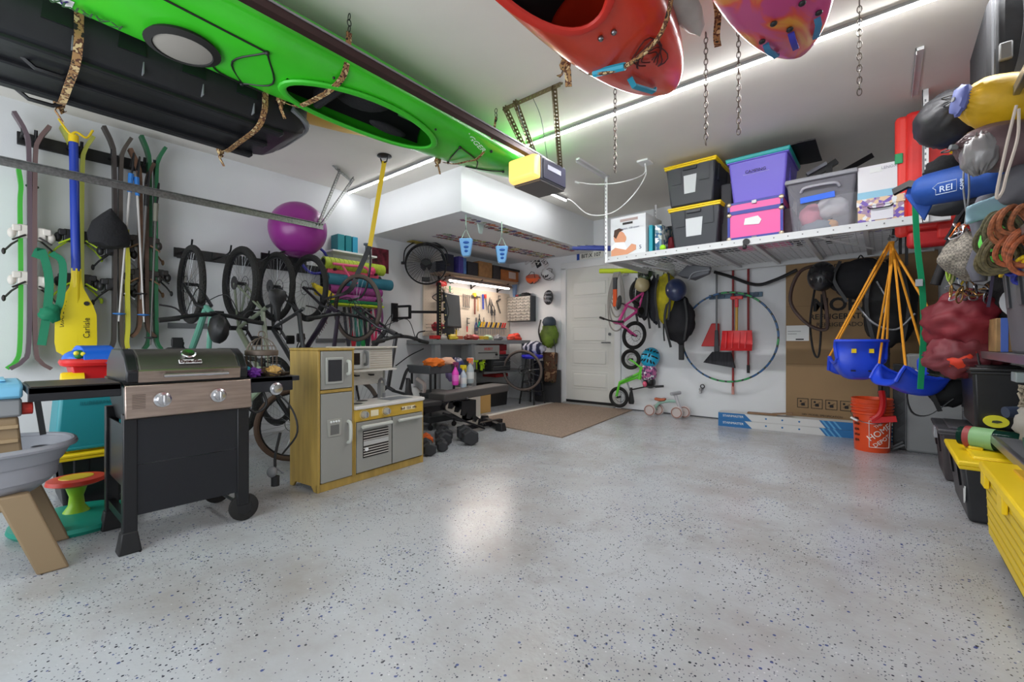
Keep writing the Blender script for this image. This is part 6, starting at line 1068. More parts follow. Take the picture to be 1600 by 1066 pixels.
# tool rail, shovels, hoop
t = thing('tool_rail', 'blue and grey wall rail gripping broom and shovel handles', 'rail', (-1.5, BY, 1.6)); obj('rail', G().box(-.3, -.03, -.03, .33, 0, .03), mat((80, 110, 130), .5), t, bev=.005)
for k in range(5): obj('clip', G().cyl((-.26+k*.13, -.05, .0), (-.26+k*.13, -.02, 0), .03), mat((60, 80, 100), .5), t)
obj('wood_strip', G().box(-.42, -.02, .36, .12, 0, .41), mat((190, 184, 165), .6), t)
t = thing('broom', 'grey broom hanging bristles-down left of the red shovel', 'broom', (-1.68, 6.14, .68)); obj('handle', G().cyl((0, 0, .26), (.0, 0, 1.26), .012), GRY, t); obj('socket', G().taper(.2, .48, .06, .03, .04, .03), DGRY, t, bev=.006); obj('bristles', G().loft([[(x0, -.02, z), (x1, -.02, z), (x1, .02, z), (x0, .02, z)] for x0, x1, z in ((-.05, .17, .2), (-.1, .2, .04), (-.13, .21, -.03))][:1]+[[(-.16, -.025, .06), (.22, -.025, .0), (.22, .025, .0), (-.16, .025, .06)]]), mat((58, 58, 64), .9, var=.4, vs=60, stretch=(1, 1, .1)), t)
t = thing('dustpan', 'dark red dustpan clipped behind the broom', 'dustpan', (-1.78, 6.18, .95)); obj('pan', G().prism([(-.1, 0), (.12, 0), (.12, .3), (.03, .3)], -.03, .03, 'xz'), mat((190, 34, 34), .5), t, bev=.01)
t = thing('snow_shovel', 'red plastic snow shovel with yellow shaft in the hoop', 'shovel', (-1.43, 6.1, .9)); SR = mat((228, 34, 40), .4)
obj('blade', G().loft([[(x*w, -.03-.03*(1-x*x)+dy, z) for x in (-1, -.6, -.2, .2, .6, 1)]+[(x*w, -.02-.03*(1-x*x)+dy, z) for x in (1, .6, .2, -.2, -.6, -1)] for z, w, dy in ((0, .18, -.03), (.08, .18, 0), (.16, .175, .02), (.25, .17, .02))]), SR, t)
for x in (-.11, -.04, .04, .11): obj('blade_rib', G().bar((x, -.08, .03), (x, -.045, .23), .012), mat((245, 60, 64), .4), t)
obj('shaft', G().cyl((-.0, -.02, .2), (-.0, .0, .64), .016), mat((220, 170, 80), .5), t); obj('grip', G().box(-.02, -.03, .54, .02, .01, .66).box(-.07, -.03, .64, .07, .01, .68), SR, t, bev=.006)
for l, x, z0, z1, c in (('long dark red pole reaching lowest through the hoop', -1.497, .34, 1.92, (150, 40, 40)), ('dark red pole with black foot at the right of the shovel', -1.321, .62, 1.93, (140, 34, 38))): t = thing('pole', l, 'pole', (x, 6.19, z0), group='poles on the tool rail'); obj('shaft', G().cyl((0, 0, 0), (0, 0, z1-z0), .013), mat(c, .45), t); obj('tip', G().cyl((0, 0, 0), (0, 0, .1), .017), BLK if x > -1.4 else mat((210, 150, 140), .5), t)
hp = thing('hula_hoop', 'green and blue ringed hula hoop hung over the shovels', 'hoop', (-1.53, 6.05, 1.07)); 
for k in range(36): a0, a1 = 2*PI*k/36, 2*PI*(k+.72)/36; obj('segment', G().tube([(.56*math.cos(a0+(a1-a0)*j/3), 0, .56*math.sin(a0+(a1-a0)*j/3)) for j in range(4)], .0125, 7), mat((40, 150, 80) if (k//5) % 2 else (40, 90, 140), .4), hp)
obj('ring', G().ring((0, 0, 0), .56, .0115, 'y', 60, 7), mat((20, 40, 34), .4), hp)
t = thing('scoop', 'grey plastic scoop hanging from the shelf by the helmets', 'scoop', tuple(pt(1085, 428, y=5.6))); obj('scoop', G().loft([[(-.2, -.05, .0), (-.06, -.05, .12), (-.02, .05, .1), (-.16, .05, -.03)], [(-.02, -.06, -.06), (.1, -.06, .08), (.12, .05, .06), (.0, .05, -.08)], [(.18, -.04, -.02), (.2, -.04, .06), (.2, .02, .06), (.18, .02, -.02)]]), mat((88, 90, 96), .4), t, bev=.01); obj('lip', G().band(bez([(-.05, -.06, -.08), (.02, -.08, .0), (.2, -.06, .02)], 5), .03, .01, (0, 1, 0)), mat((150, 152, 158), .35), t)
solo('vacuum_hose', 'black hose sagging along the wall from the scoop to the cardboard', 'hose', G().tube(bez([pt(1116, 425, y=6.1), pt(1140, 432, y=6.1), pt(1180, 445, y=6.1), pt(1210, 438, y=6.1), pt(1245, 422, y=6.05)], 8), .02, 8), BLK)
# ================================================================ cardboard panel, flooring boxes
CB = mat((150, 122, 88), .85, var=.06, vs=2.5)
cb = thing('cardboard_box', 'huge flattened brown refrigerator carton standing against the back wall', 'cardboard', (-.26, 6.15, 0)); obj('board', G().box(-.65, 0, 0, .66, .07, 1.93), CB, cb, bev=.004)
obj('fold_line', G().box(-.65, -.002, 1.42, .66, 0, 1.424).box(-.65, -.002, .75, .66, 0, .753), mat((122, 98, 70), .9), cb)
text('carton_lettering', 'MORA', .2, INK, cb, face(-.1, -.003, 1.42, '-y'), bold=.006); text('carton_lettering', 'REFRIGERATOR', .085, INK, cb, face(-.12, -.003, 1.29, '-y'), bold=.001); text('carton_lettering', 'REFRIGERADOR', .065, INK, cb, face(-.12, -.003, 1.2, '-y')); text('carton_lettering', 'Refri Com', .05, INK, cb, face(.1, -.003, 1.55, '-y'))
g = G(); icx = [(-.48+k*.135, .3) for k in range(7)]+[(-.3+k*.17, 1.82) for k in range(4)]
for x, z in icx:
    r = .055; g.box(x-r, -.003, z-r, x+r, 0, z-r+.006).box(x-r, -.003, z+r-.006, x+r, 0, z+r).box(x-r, -.003, z-r, x-r+.006, 0, z+r).box(x+r-.006, -.003, z-r, x+r, 0, z+r)
    g.bar((x-.03, -.0015, z-.02), (x+.03, -.0015, z+.02), .003, .014, (0, 1, 0)).box(x-.015, -.003, z-.03, x+.02, 0, z+.0).box(x-.03, -.003, z+.01, x-.01, 0, z+.03)
st(obj('handling_icon', g, INK, cb)); obj('label', G().box(-.645, -.003, 1.02, -.42, 0, 1.2), LABEL, cb); st(obj('barcode', G().box(-.55, -.005, 1.03, -.47, -.002, 1.045).box(-.63, -.005, 1.1, -.54, -.002, 1.104).box(-.63, -.005, 1.13, -.5, -.002, 1.134), INK, cb)); text('carton_lettering', '1001 MODEL SPECIFICATION', .03, INK, cb, face(-.3, -.003, .17, '-y'))
FW = mat((206, 206, 204), .6); FB = mat((26, 104, 164), .5); FB2 = mat((90, 160, 205), .5)
for i, l in enumerate(('lower long blue and white flooring box on the floor', 'upper long blue and white flooring box, flap torn open')):
    t = thing('flooring_box', l, 'box', (-1.55, 5.74, i*.082), 5.5, group='flooring boxes along the back wall'); obj('box', G().box(0, 0, 0, 1.75, .18, .08), FW, t, bev=.002)
    obj('blue_end', G().prism([(0, 0), (.36, 0), (.28, .08), (0, .08)], -.002, 0, 'xz'), FB, t); obj('blue_panel', G().prism([(1.0, .08), (1.75, .08), (1.75, 0), (1.06, 0)], -.002, 0, 'xz'), FB, t)
    for k in range(3): obj('blue_stripe', G().prism([(1.02+k*.05, .08), (1.04+k*.05, .08), (1.1+k*.05, 0), (1.08+k*.05, 0)], -.004, 0, 'xz'), FB2, t)
    obj('end_cap', G().box(-.002, 0, 0, 0, .18, .08), FB, t); text('box_lettering', 'STAINMASTER', .035, WINK, t, face(.16, -.003, .045, '-y')); 
    for k in range(5): obj('icon', G().box(1.36+k*.075, -.004, .015, 1.42+k*.075, -.001, .065), mat((215, 225, 232), .5), t, bev=.008); obj('icon_mark', G().box(1.375+k*.075, -.006, .03, 1.405+k*.075, -.003, .05), FB, t)
    for k in range(3): obj('dot', G().cyl((.5+k*.16, -.003, .045), (.5+k*.16, 0, .045), .01, n=10), FB, t)
solo('cardboard_flap', 'torn brown cardboard pieces lying on the flooring boxes', 'cardboard', G().box(0, 0, 0, .3, .1, .012).bar((.25, .05, .01), (.45, .05, .035), .1, .01), mat((140, 110, 84), .9), (-1.25, 5.8, .168), 6)
# ================================================================ bucket, swings, hanging helmets, straps
bk = thing('bucket', 'orange hardware-store bucket with red scoop handle in front of the cardboard', 'bucket', (-.1, 5.35, 0)); OB = mat((226, 76, 28), .4)
prof = [(.001, 0), (.128, 0), (.132, .01), (.143, .34), (.156, .345), (.156, .36), (.146, .365), (.15, .40), (.162, .405), (.162, .415), (.15, .42), (.154, .47), (.158, .48), (.152, .485), (.146, .47), (.125, .02), (.001, .015)]
obj('pail', G().lathe(prof, 36), OB, bk)
for z in (.38, .44): obj('ridge', G().ring((0, 0, z), .155, .006, 'z', 32, 6), OB, bk)
obj('bail', G().tube([(.155, -.02, .36)]+[(.16*math.cos(a), -.17*abs(math.sin(a))-.02, .36-.09*abs(math.sin(a))) for a in (.3, .8, 1.2, 1.57, 2.0, 2.5, 2.9)]+[(-.155, -.02, .36)], .0035, 6), STEEL, bk); obj('bail_grip', G().cyl((-.15, -.1, .3), (-.1, -.14, .28), .01), WHT, bk)
def wrap(txt, size, z, rot0, name='lettering', m=WINK, tilt=0, R=.141):
    o = text(name, txt, size, m, bk, Matrix.Rotation(math.radians(tilt), 4, 'Z'))
    for v in o.data.vertices: a = rot0+v.co.x/R; r = R+.002+(v.co.z)+(v.co.y+z-.17)*.032; v.co = (r*math.sin(a), -r*math.cos(a), v.co.y+z)
wrap('THE', .035, .25, .33, tilt=38, m=WINK); wrap('HOME', .075, .185, .42, tilt=38); wrap('DEPOT', .05, .11, .56, tilt=38)
g = G()
for a0, z0, a1, z1 in ((-.12, .05, -.12, .29), (1.05, .05, 1.05, .29), (-.12, .05, 1.05, .05), (-.12, .29, 1.05, .29)):
    g.tube([(((.1435+(z0+(z1-z0)*k/8-.17)*.032))*math.sin(a0+(a1-a0)*k/8), -((.1435+(z0+(z1-z0)*k/8-.17)*.032))*math.cos(a0+(a1-a0)*k/8), z0+(z1-z0)*k/8) for k in range(9)], .0025, 4)
obj('logo_frame', g, WINK, bk); 
for k in range(5): wrap('#%#' if k % 2 else '@&', .03, .3-k*.05, -.85, 'warning_print', INK)
obj('scoop', G().tube(bez([(.07, -.1, .5), (.08, -.13, .42), (.06, -.16, .33), (.02, -.17, .28)], 5), [.03]*15+[.022], 8).box(-.02, -.19, .25, .2, -.16, .3) if False else G().tube(bez([(.07, -.1, .56), (.08, -.14, .46), (.06, -.17, .36), (.0, -.175, .3)], 5), .026, 8).bar((.0, -.175, .3), (.17, -.16, .33), .04, .05), mat((214, 30, 34), .4), bk)
BS = mat((34, 72, 212), .35); RO = mat((226, 150, 30), .7)
hook = Vector((.045, 5.0, 1.86))
def swing(label, c, rz, tilt, back, ropes):
    t = thing('swing_seat', label, 'swing', tuple(c)); t.rotation_euler = Euler((math.radians(tilt), 0, math.radians(rz))); WM[t.name] = Matrix.Translation(c) @ t.rotation_euler.to_matrix().to_4x4()
    PR = bez([(0, .2, .02), (0, .17, .07), (0, .12, .03), (0, .0, .0), (0, -.11, .02), (0, -.16, .1), (0, -.175, .24), (0, -.2, .33), (0, -.225, .335)], 4)
    def f(u, v):
        s = u*2-1; i = min(len(PR)-2, int(v*(len(PR)-1))); p = PR[i].lerp(PR[i+1], v*(len(PR)-1)-i); bk = min(1, max(0, (v-.55)*4)); w = .155+.01*bk
        return (s*w*(1+.08*abs(s)**4), p.y+bk*.1*abs(s)**3*(1-.3*bk), p.z+(1-bk)*.14*abs(s)**4*min(1, v*4+.3))
    obj('shell', G().surf(f, 14, 24), BS, t, smooth=70, solid=.012); edge = [f(0, v/14) for v in range(15)]+[f(u/8, 1) for u in range(9)]+[f(1, 1-v/14) for v in range(15)]
    obj('rim', G().tube(edge, .014, 7), BS, t); 
    for x in (-.06, .06): obj('slot', G().cb((x, -.185, .25), (.03, .03, .035)), YEL, t) if back else None; obj('vent_slot', G().cb((x, -.165, .08), (.03, .03, .01)), INK, t)
    for k, p in enumerate(ropes):
        q = Vector(f(*p)); wq = WM[t.name] @ q; mid = hook.lerp(wq, .2); obj('rope', G().tube([hook+Vector((.008*k-.02, 0, 0)), mid+Vector((.01*k-.02, 0, 0)), wq], .009, 6), RO, t, world=True)
    return t
swing('left blue bucket swing seat hanging on orange ropes', Vector((-.2, 4.98, .68)), 15, 0, True, ((0, .9), (1, .9), (0, .15), (1, .15)))
swing('right blue bucket swing seat hanging lower, tilted, on orange ropes', Vector((.14, 4.7, .6)), 118, 12, False, ((0, .9), (1, .9), (0, .15), (1, .15)))
t = thing('hook_cluster', 'steel hooks and black straps under the shelf where the swings hang', 'hooks', tuple(hook)); obj('ring', G().ring((0, 0, .02), .03, .005, 'y').ring((.03, 0, .03), .025, .005, 'x').ring((-.02, .01, .04), .02, .004, 'x'), STEEL, t); [obj('strap', G().band(q, .022, .005, (1, 0, 0)), BLK, t) for q in ([(0, 0, .03), (.01, 0, .12)], [(.05, .1, -.1), (.05, .1, .1)], [(.09, .1, -.2), (.09, .1, .1)])]
helmet('black vented bike helmet hanging under the shelf before the carton', pt(1284, 432, y=5.7), (28, 28, 31), (75, 0, 0), (.13, .16, .12)); solo('inner_tube', 'brown-black inner tube loop hanging under the black helmet', 'tube', G().tube(bez([pt(1290, 412, y=5.75), pt(1250, 425, y=5.7), pt(1235, 470, y=5.7), pt(1260, 505, y=5.7), pt(1290, 515, y=5.7), pt(1292, 490, y=5.7), pt(1286, 450, y=5.72)], 7), .018, 8), mat((70, 52, 46), .5)); solo('inner_tube', 'thin black loop hanging lowest under the black helmet', 'tube', G().tube(bez([pt(1275, 440, y=5.72), pt(1266, 500, y=5.72), pt(1270, 545, y=5.72), pt(1278, 558, y=5.72), pt(1282, 530, y=5.72), pt(1284, 460, y=5.72)], 6), .011, 7), BLK)
pack('jacket', 'black jacket hanging in front of the carton behind the swing ropes', pt(1345, 435, y=5.75), (.27, .1, .2), (22, 22, 28), 41, 'jacket'); pack('child_carrier', 'black child carrier with grey tubes behind the swing ropes', pt(1388, 480, y=5.6), (.2, .14, .4), (24, 24, 26), 42, 'carrier')
solo('carrier_frame', 'grey metal tube frame crossing the black carrier', 'frame', G().tube(bez([pt(1340, 478, y=5.45), pt(1365, 505, y=5.4), pt(1400, 515, y=5.4), pt(1430, 490, y=5.4)], 6), .01, 6).tube(bez([pt(1370, 440, y=5.45), pt(1385, 470, y=5.4), pt(1375, 500, y=5.4)], 5), .008, 6), mat((120, 122, 126), .4, .5))
t = thing('ratchet_strap', 'long bright green strap dangling in front of the blue swings', 'strap', tuple(pt(1432, 310, y=4.45))); obj('webbing', G().band(bez([pt(1429, 300, y=4.4), pt(1433, 380, y=4.4), pt(1441, 450, y=4.38), pt(1443, 520, y=4.38), pt(1438, 608, y=4.38)], 6), .036, .006, (1, .4, 0)), mat((14, 148, 96), .6), t, world=True); obj('buckle', G().cb(pt(1436, 442, y=4.36), (.04, .02, .05)), STEEL, t, world=True)
# ================================================================ right side: rack, totes, bags, climbing gear
rk = thing('storage_rack', 'grey metal storage rack along the right wall packed with totes and gear', 'rack', (.75, 3.6, 0)); RM = mat((150, 152, 156), .3, .8)
for y in (-1.1, 1.4):
    for x in (-.27, .24): obj('upright', G().box(x-.018, y-.018, 0, x+.018, y+.018, 2.24), RM, rk, bev=.003)
for z in (.03, .44, .92, 1.5, 2.2):
    obj('shelf_beam', G().box(-.285, -1.1, z-.02, -.26, 1.4, z+.025), RM, rk, bev=.004)
    if z > .1: obj('shelf_deck', G().box(-.27, -1.1, z+.01, .25, 1.4, z+.022), mat((120, 122, 126), .5, .4), rk)
tA = tote('black tote with yellow lid on the floor, green bottle lying on it', .58, 3.86, 0, .5, .72, .32, mat((44, 45, 48), .45), YEL, lidh=.045); tA.location = (.57, 3.86, 0)
[obj('lid_latch', G().cb((-.16, q, .372), (.06, .1, .02)), mat((225, 190, 20), .4), tA, bev=.006) for q in (.22, -.02)]; obj('torn_label', G().prism([(-.34, .2), (-.28, .21), (-.3, .1), (-.33, .12)], -.235, -.23, 'yz'), LABEL, tA)
tB = thing('storage_tote', 'bright yellow ribbed tote nearest the camera at the right edge', 'tote', (.62, 2.62, .1)); 
obj('body', G().taper(0, .3, .5, .86, .52, .9), mat((232, 200, 24), .45), tB, bev=.01); obj('lid', G().taper(.3, .335, .56, .95, .55, .94), YEL, tB, bev=.008); obj('lid_recess', G().cb((-.13, .2, .338), (.12, .22, .012)), mat((205, 160, 30), .5), tB, bev=.004)
for k in range(6): obj('groove', G().box(-.2545-k*.0013, -.42, .05+k*.04, -.25, .42, .056+k*.04), mat((196, 168, 20), .5), tB)
for k in range(2): obj('side_latch', G().box(-.28, .3-.4*k, .24, -.262, .4-.4*k, .31), YEL, tB, bev=.004)
solo('storage_tote', 'low black tote under the bright yellow one', 'tote', G().taper(0, .1, .46, .84, .48, .86), mat((34, 35, 38), .5), (.64, 2.64, .0), bev=.01)
t = thing('bottle', 'large green plastic bottle lying on the yellow lid', 'bottle', (.52, 3.8, .43), rot=(0, 0, -28)); obj('bottle', G().lathe([(.02, -.2), (.055, -.19), (.062, -.1), (.06, .08), (.02, .16), (.016, .2)], 22, (0, 0, 0), 'x'), mat((22, 56, 46), .12, trans=.3), t); obj('label', G().lathe([(.0635, -.13), (.0635, -.03)], 22, (0, 0, 0), 'x', False), mat((130, 175, 120), .5), t); obj('label_band', G().lathe([(.064, -.16), (.064, -.13)], 22, (0, 0, 0), 'x', False), mat((150, 60, 60), .5), t)
tC = tote('dark brown-grey latched tote behind the green bottle', .52, 4.75, 0, .44, .6, .36, mat((66, 60, 62), .5), mat((84, 82, 86), .45)); obj('clear_latch', G().cb((-.23, -.1, .33), (.03, .12, .08)), mat((150, 150, 155), .4), tC, bev=.006)
tD = tote('tall black lidded bin with round yellow sticker on the lower shelf', .53, 4.25, .465, .24, .6, .36, mat((30, 30, 32), .4), mat((38, 38, 40), .4), ribs=False); obj('yellow_sticker', G().cyl((-.015, -.3, .07), (-.015, -.262, .07), .045, n=28), mat((222, 214, 40), .5), tD).scale = (1.2, 1, .8); obj('sticker_drawing', G().prism([(-.038, .05), (-.015, .047), (.008, .054), (.002, .062), (-.015, .065), (-.034, .062)], -.302, -.29, 'xz'), mat((60, 64, 40), .6), tD)
solo('organizer', 'grey fabric organizer wedged left of the tall black bin', 'organizer', G().box(-.02, -.2, 0, .02, .2, .36), mat((92, 92, 96), .8), (.47, 4.5, .47), bev=.01)
tE = tote('big dark grey tote with yellow lid on the middle shelf', .72, 3.36, .94, .46, .56, .44, mat((96, 98, 102), .45), YEL); obj('paper_label', G().box(-.2, -.285, .27, -.14, -.26, .36), LABEL, tE)
cr = thing('crate', 'wooden crate with wire grille and a white plastic basket over it', 'crate', (.62, 4.02, .945)); obj('box', G().box(-.12, -.14, 0, .16, .14, .2), mat((170, 132, 84), .7, var=.25, vs=8), cr, bev=.004)
for k in range(5): obj('grille_bar', G().box(-.02+.03*k, -.146, .03, -.014+.03*k, -.14, .17), BLK, cr); obj('grille_bar', G().box(-.03, -.147, .04+.028*k, .12, -.141, .044+.028*k), BLK, cr)
obj('blue_strip', G().box(-.1, -.146, .0, -.07, -.14, .2), mat((70, 100, 180), .5), cr)
t = thing('plastic_basket', 'white plastic grate leaning on the wooden crate', 'basket', (.62, 3.93, 1.15)); obj('disc', G().cyl((0, -.02, .09), (0, 0, .09), .1, n=24), mat((214, 216, 220), .45), t)
for k in range(4): obj('slot', G().cb((-.05+.034*k, -.022, .1), (.014, .006, .06)), mat((90, 92, 98), .5), t)
solo('handle', 'dark handlebar-like grip with white end on the lower shelf edge', 'handle', G().cyl((0, 0, 0), (.2, .1, .02), .03), mat((50, 60, 80), .5), (.5, 3.6, .62)); solo('rag', 'pale grey wrung rag hanging at the right edge by the lower shelf', 'rag', G().ell((0, 0, 0), (.07, .1, .09), 20, 14, fn=lump(51, .4, 4)), mat((150, 146, 138), .9), (.53, 3.1, .62))
solo('cord_bundle', 'brown knotted cord bundle above the grey rag', 'cord', G().tube([(.05*math.cos(k*.9), .05*math.sin(k*1.3), .05*math.sin(k*.7)) for k in range(40)], .008, 5), mat((140, 130, 112), .8), (.54, 3.2, .74)); solo('cup', 'green and white cup at the right edge above the yellow tote', 'cup', G().lathe([(.03, 0), (.04, .1), (.037, .1), (.028, .004)], 18), mat((50, 90, 80), .5), (.5, 2.95, .48)); solo('tray', 'small clear tray with white clips on the lower shelf', 'tray', G().box(-.1, -.06, 0, .1, .06, .05).cyl((-.05, 0, .05), (-.05, 0, .12), .008).cyl((.05, 0, .05), (.05, 0, .12), .008), mat((150, 160, 160), .3), (.6, 3.4, .8), bev=.004)
# folding table, black panels by the back wall
t = thing('folding_table', 'light grey folding table standing on its side behind the totes', 'table', (.34, 5.5, 0)); obj('tabletop', G().box(-.2, -.03, 0.0, .35, .03, .9), mat((150, 152, 152), .6), t, bev=.025); obj('edge', G().box(-.205, -.035, .03, -.195, .035, .87), mat((110, 112, 114), .5), t, bev=.003)
t = thing('storage_panel', 'black folded plastic panel with diamond pattern left of the folding table', 'panel', (.14, 5.6, 0)); obj('panel', G().box(-.09, -.05, 0, .07, .05, .8), mat((30, 31, 34), .45), t, bev=.008)
for k in range(6): obj('diamond', G().prism([(-.06, .08+k*.11), (-.01, .13+k*.11), (.04, .08+k*.11), (-.01, .03+k*.11)], -.056, -.05, 'xz'), mat((40, 41, 45), .4), t)
solo('folded_stroller', 'black folded frame standing right of the orange bucket', 'frame', G().box(-.06, -.05, 0, -.03, .05, .9).box(.0, -.05, 0, .03, .05, .95).bar((-.05, 0, .5), (.02, 0, .9), .03).box(-.06, -.02, .0, .03, .02, .9), BLK, (.0, 5.75, 0), bev=.004); solo('stick_pair', 'pair of grey sticks on the floor beside the black panel', 'sticks', G().cyl((0, 0, .01), (.1, .05, .08), .01).cyl((.03, 0, .01), (.11, .02, .06), .01), GRY, (.02, 5.45, 0))
# black gear bag with blue clamps hanging in front of the table
gb2 = pack('gear_bag', 'black bag with loop strap and two blue clamps beside the blue swing', pt(1482, 605, t=3.5), (.14, .13, .15), (34, 35, 38), 55, 'bag'); c = gb2.location
obj('loop_strap', G().band(bez([(-.12, -.1, .1), (-.24, -.1, -.02), (-.22, -.1, -.2), (-.12, -.1, -.22), (.02, -.1, -.08)], 5), .045, .006, (.2, 1, 0)), BLK, gb2)
for k in range(2): obj('blue_clamp', G().bar((-.22+.09*k, -.13, .15+.02*k), (-.09+.09*k, -.12, .04+.02*k), .03, .018), mat((70, 84, 140), .4), gb2, bev=.003); obj('clamp_plate', G().bar((-.2+.09*k, -.143, .135+.02*k), (-.13+.09*k, -.133, .075+.02*k), .01, .01), WHT, gb2)
solo('rope_bundle', 'olive and black rope bundle above the black gear bag', 'rope', G().tube([(.1*math.cos(k*.8), .05*math.sin(k*1.1), .04*math.sin(k*.55)) for k in range(60)], .009, 5), mat((62, 66, 52), .8, var=.5, vs=30), tuple(pt(1478, 583, t=3.35)))
# maroon bag
mb = thing('bag', 'large crumpled maroon bag hanging open over the lower gear', 'bag', tuple(pt(1505, 505, t=3.0))); MRN = mat((140, 38, 50), .6, var=.25, vs=4)
obj('upper_body', G().ell((0, 0, 0), (.2, .15, .19), 40, 28, fn=lump(61, .3, 2.6, .05, 7)), MRN, mb); obj('lower_body', G().ell((-.0, -.02, -.22), (.2, .14, .14), 36, 22, fn=lump(63, .35, 3, .04, 8)), mat((130, 48, 58), .6, var=.25, vs=4), mb); obj('red_lining', G().ell((-.01, -.1, -.24), (.09, .06, .07), 20, 12, fn=lump(64, .3)), mat((220, 62, 36), .6), mb); obj('drawstring', G().tube(bez([(.05, -.15, -.2), (.06, -.17, -.32), (.04, -.16, -.42), (.07, -.15, -.3)], 5), .006, 6), BLK, mb)
# carabiners and slings
ORD = 'first second third fourth fifth sixth seventh eighth ninth tenth eleventh twelfth thirteenth fourteenth fifteenth sixteenth seventeenth eighteenth nineteenth twentieth twenty-first twenty-second'.split()
for k in range(22):
    p = pt(1486+k*3.1+3*math.sin(k*2.3), 455+9*math.sin(k*1.9)+k*.2, t=2.85+.05*math.sin(k)); a = .3+k*.7
    M = Euler((a, .3*math.sin(k), a*.7)).to_matrix()
    o = solo('carabiner', ('brass', 'silver', 'grey', 'dark', 'bronze')[k % 5]+' carabiner, '+ORD[k]+' from the left in the cluster above the maroon bag', 'carabiner', G().tube([M @ Vector((.0, .018*math.cos(b), .038*math.sin(b))) for b in [j*2*PI/12 for j in range(12)]], .0045, 6, True), mat(((190, 150, 90), (200, 200, 205), (130, 130, 135), (60, 60, 64), (150, 110, 70))[k % 5], .3, .8), tuple(p), group='carabiners above the maroon bag')
for k in range(9):
    p = pt(1483+k*4.2, 385+4*math.sin(k*2), t=2.9); q = pt(1482+k*3.4, 440+6*math.sin(k*1.4), t=2.88); c = ((150, 180, 60), (200, 190, 140), (90, 120, 60), (220, 200, 160), (60, 90, 160), (190, 192, 195), (230, 200, 60), (40, 40, 44), (170, 172, 176))[k]
    solo('sling', ('lime', 'cream', 'olive', 'tan', 'blue', 'silver', 'yellow', 'black', 'grey')[k]+' climbing sling hanging left of the plaid bag', 'sling', G().tube(bez([p, p.lerp(q, .5)+Vector((.012, 0, 0)), q, p.lerp(q, .5)+Vector((-.014, 0, 0)), p], 4), .006, 5), mat(c, .7), group='climbing slings')
for k in range(10):
    p = pt(1490+k*3.4, 362+8*math.sin(k*2.2), t=2.75); M = Euler((k, .5, k*1.3)).to_matrix(); solo('camming_device', ('orange', 'silver', 'white', 'orange-tan', 'steel')[k % 5]+' climbing piece, '+ORD[k]+' from the left on the checked bag', 'climbing gear', G().tube([M @ Vector((.0, .016*math.cos(b), .034*math.sin(b))) for b in [j*2*PI/10 for j in range(10)]], .005, 6, True).bar(M @ Vector((0, 0, .03)), M @ Vector((0, .04, .06)), .014), mat(((220, 110, 50), (210, 210, 214), (230, 230, 232), (200, 120, 80), (160, 162, 166))[k % 5], .35, .6), tuple(p), group='climbing gear on the plaid bag')
solo('checked_bag', 'grey and tan checked bag among the climbing gear', 'bag', G().ell((0, 0, 0), (.13, .12, .14), 30, 20, fn=lump(71, .22, 2.5, .03)), mat((150, 142, 130), .8, kind='checker', vs=70, rgb2=(110, 104, 96), var=.1), tuple(pt(1515, 400, t=2.75)))
solo('black_pole', 'thick black padded pole slanting behind the slings', 'pole', G().cyl(pt(1461, 445, t=3.2), pt(1505, 330, t=3.1), .03), mat((34, 32, 34), .7)); solo('pole_strap', 'black harness webbing arching from the pole to the upper right', 'webbing', G().band(bez([pt(1478, 375, t=3.0), pt(1510, 325, t=2.9), pt(1545, 290, t=2.75), pt(1592, 235, t=2.5)], 6), .055, .012, (.3, 1, .2)), mat((52, 48, 54), .7)); solo('harness_pad', 'dark triangular harness pad under the blue bag', 'harness', G().prism([(-.07, -.04), (.02, -.05), (.1, .05), (.04, .07)], -.02, .02, 'xz'), mat((52, 50, 56), .7), tuple(pt(1535, 305, t=2.7)), bev=.01)
solo('jacket_sleeve', 'grey jacket sleeve draped down right of the checked bag', 'jacket', G().loft([[(x+r*math.cos(a), .05*math.sin(a), z) for a in [j*2*PI/12 for j in range(12)]] for x, z, r in ((.03, .2, .05), (.0, .1, .06), (.02, -.05, .05), (-.02, -.18, .045), (-.01, -.26, .03))]), mat((98, 98, 108), .8, var=.2, vs=8), tuple(pt(1535, 365, t=2.45)), smooth=70)
solo('towel', 'pale blue-grey cloth folded above the rope coils', 'cloth', G().surf(lambda u, v: ((u-.5)*.26, .03*math.sin(u*6+v*3), (v-.5)*.09+(u-.5)*.08), 12, 6), mat((136, 166, 178), .8), tuple(pt(1565, 318, t=2.35)), solid=.012)
def coil(label, u, v, t_, c, R, n, seed):
    rr = random.Random(seed); g = G(); o = pt(u, v, t=t_); V = Vector((.62, .78, 0))
    for k in range(n):
        r = R*rr.uniform(.65, 1); dx, dz = rr.uniform(-.02, .02), rr.uniform(-.03, .03); off = rr.uniform(-.05, .05)
        g.tube([Vector((math.cos(a)*r*.8+dx, off+.02*math.sin(a*2), math.sin(a)*r+dz)) for a in [j*2*PI/22 for j in range(22)]], .011, 7, True)
    return solo('rope', label, 'rope', g, mat(c, .75, var=.4, vs=60), tuple(o), rz=15)
coil('coil of orange-brown climbing rope at the right edge, upper', 1592, 350, 2.05, (176, 104, 64), .09, 4, 1); coil('coil of orange-brown climbing rope at the right edge, lower', 1594, 392, 2.05, (186, 100, 60), .09, 4, 2); coil('coil of olive climbing rope left of the orange ones', 1562, 362, 2.2, (104, 98, 66), .085, 5, 3); coil('large tangled coil of olive rope above the grey tote', 1564, 398, 2.2, (116, 106, 72), .1, 6, 4); coil('blue webbing coil on the yellow lid', 1590, 422, 2.15, (50, 60, 170), .04, 2, 5)
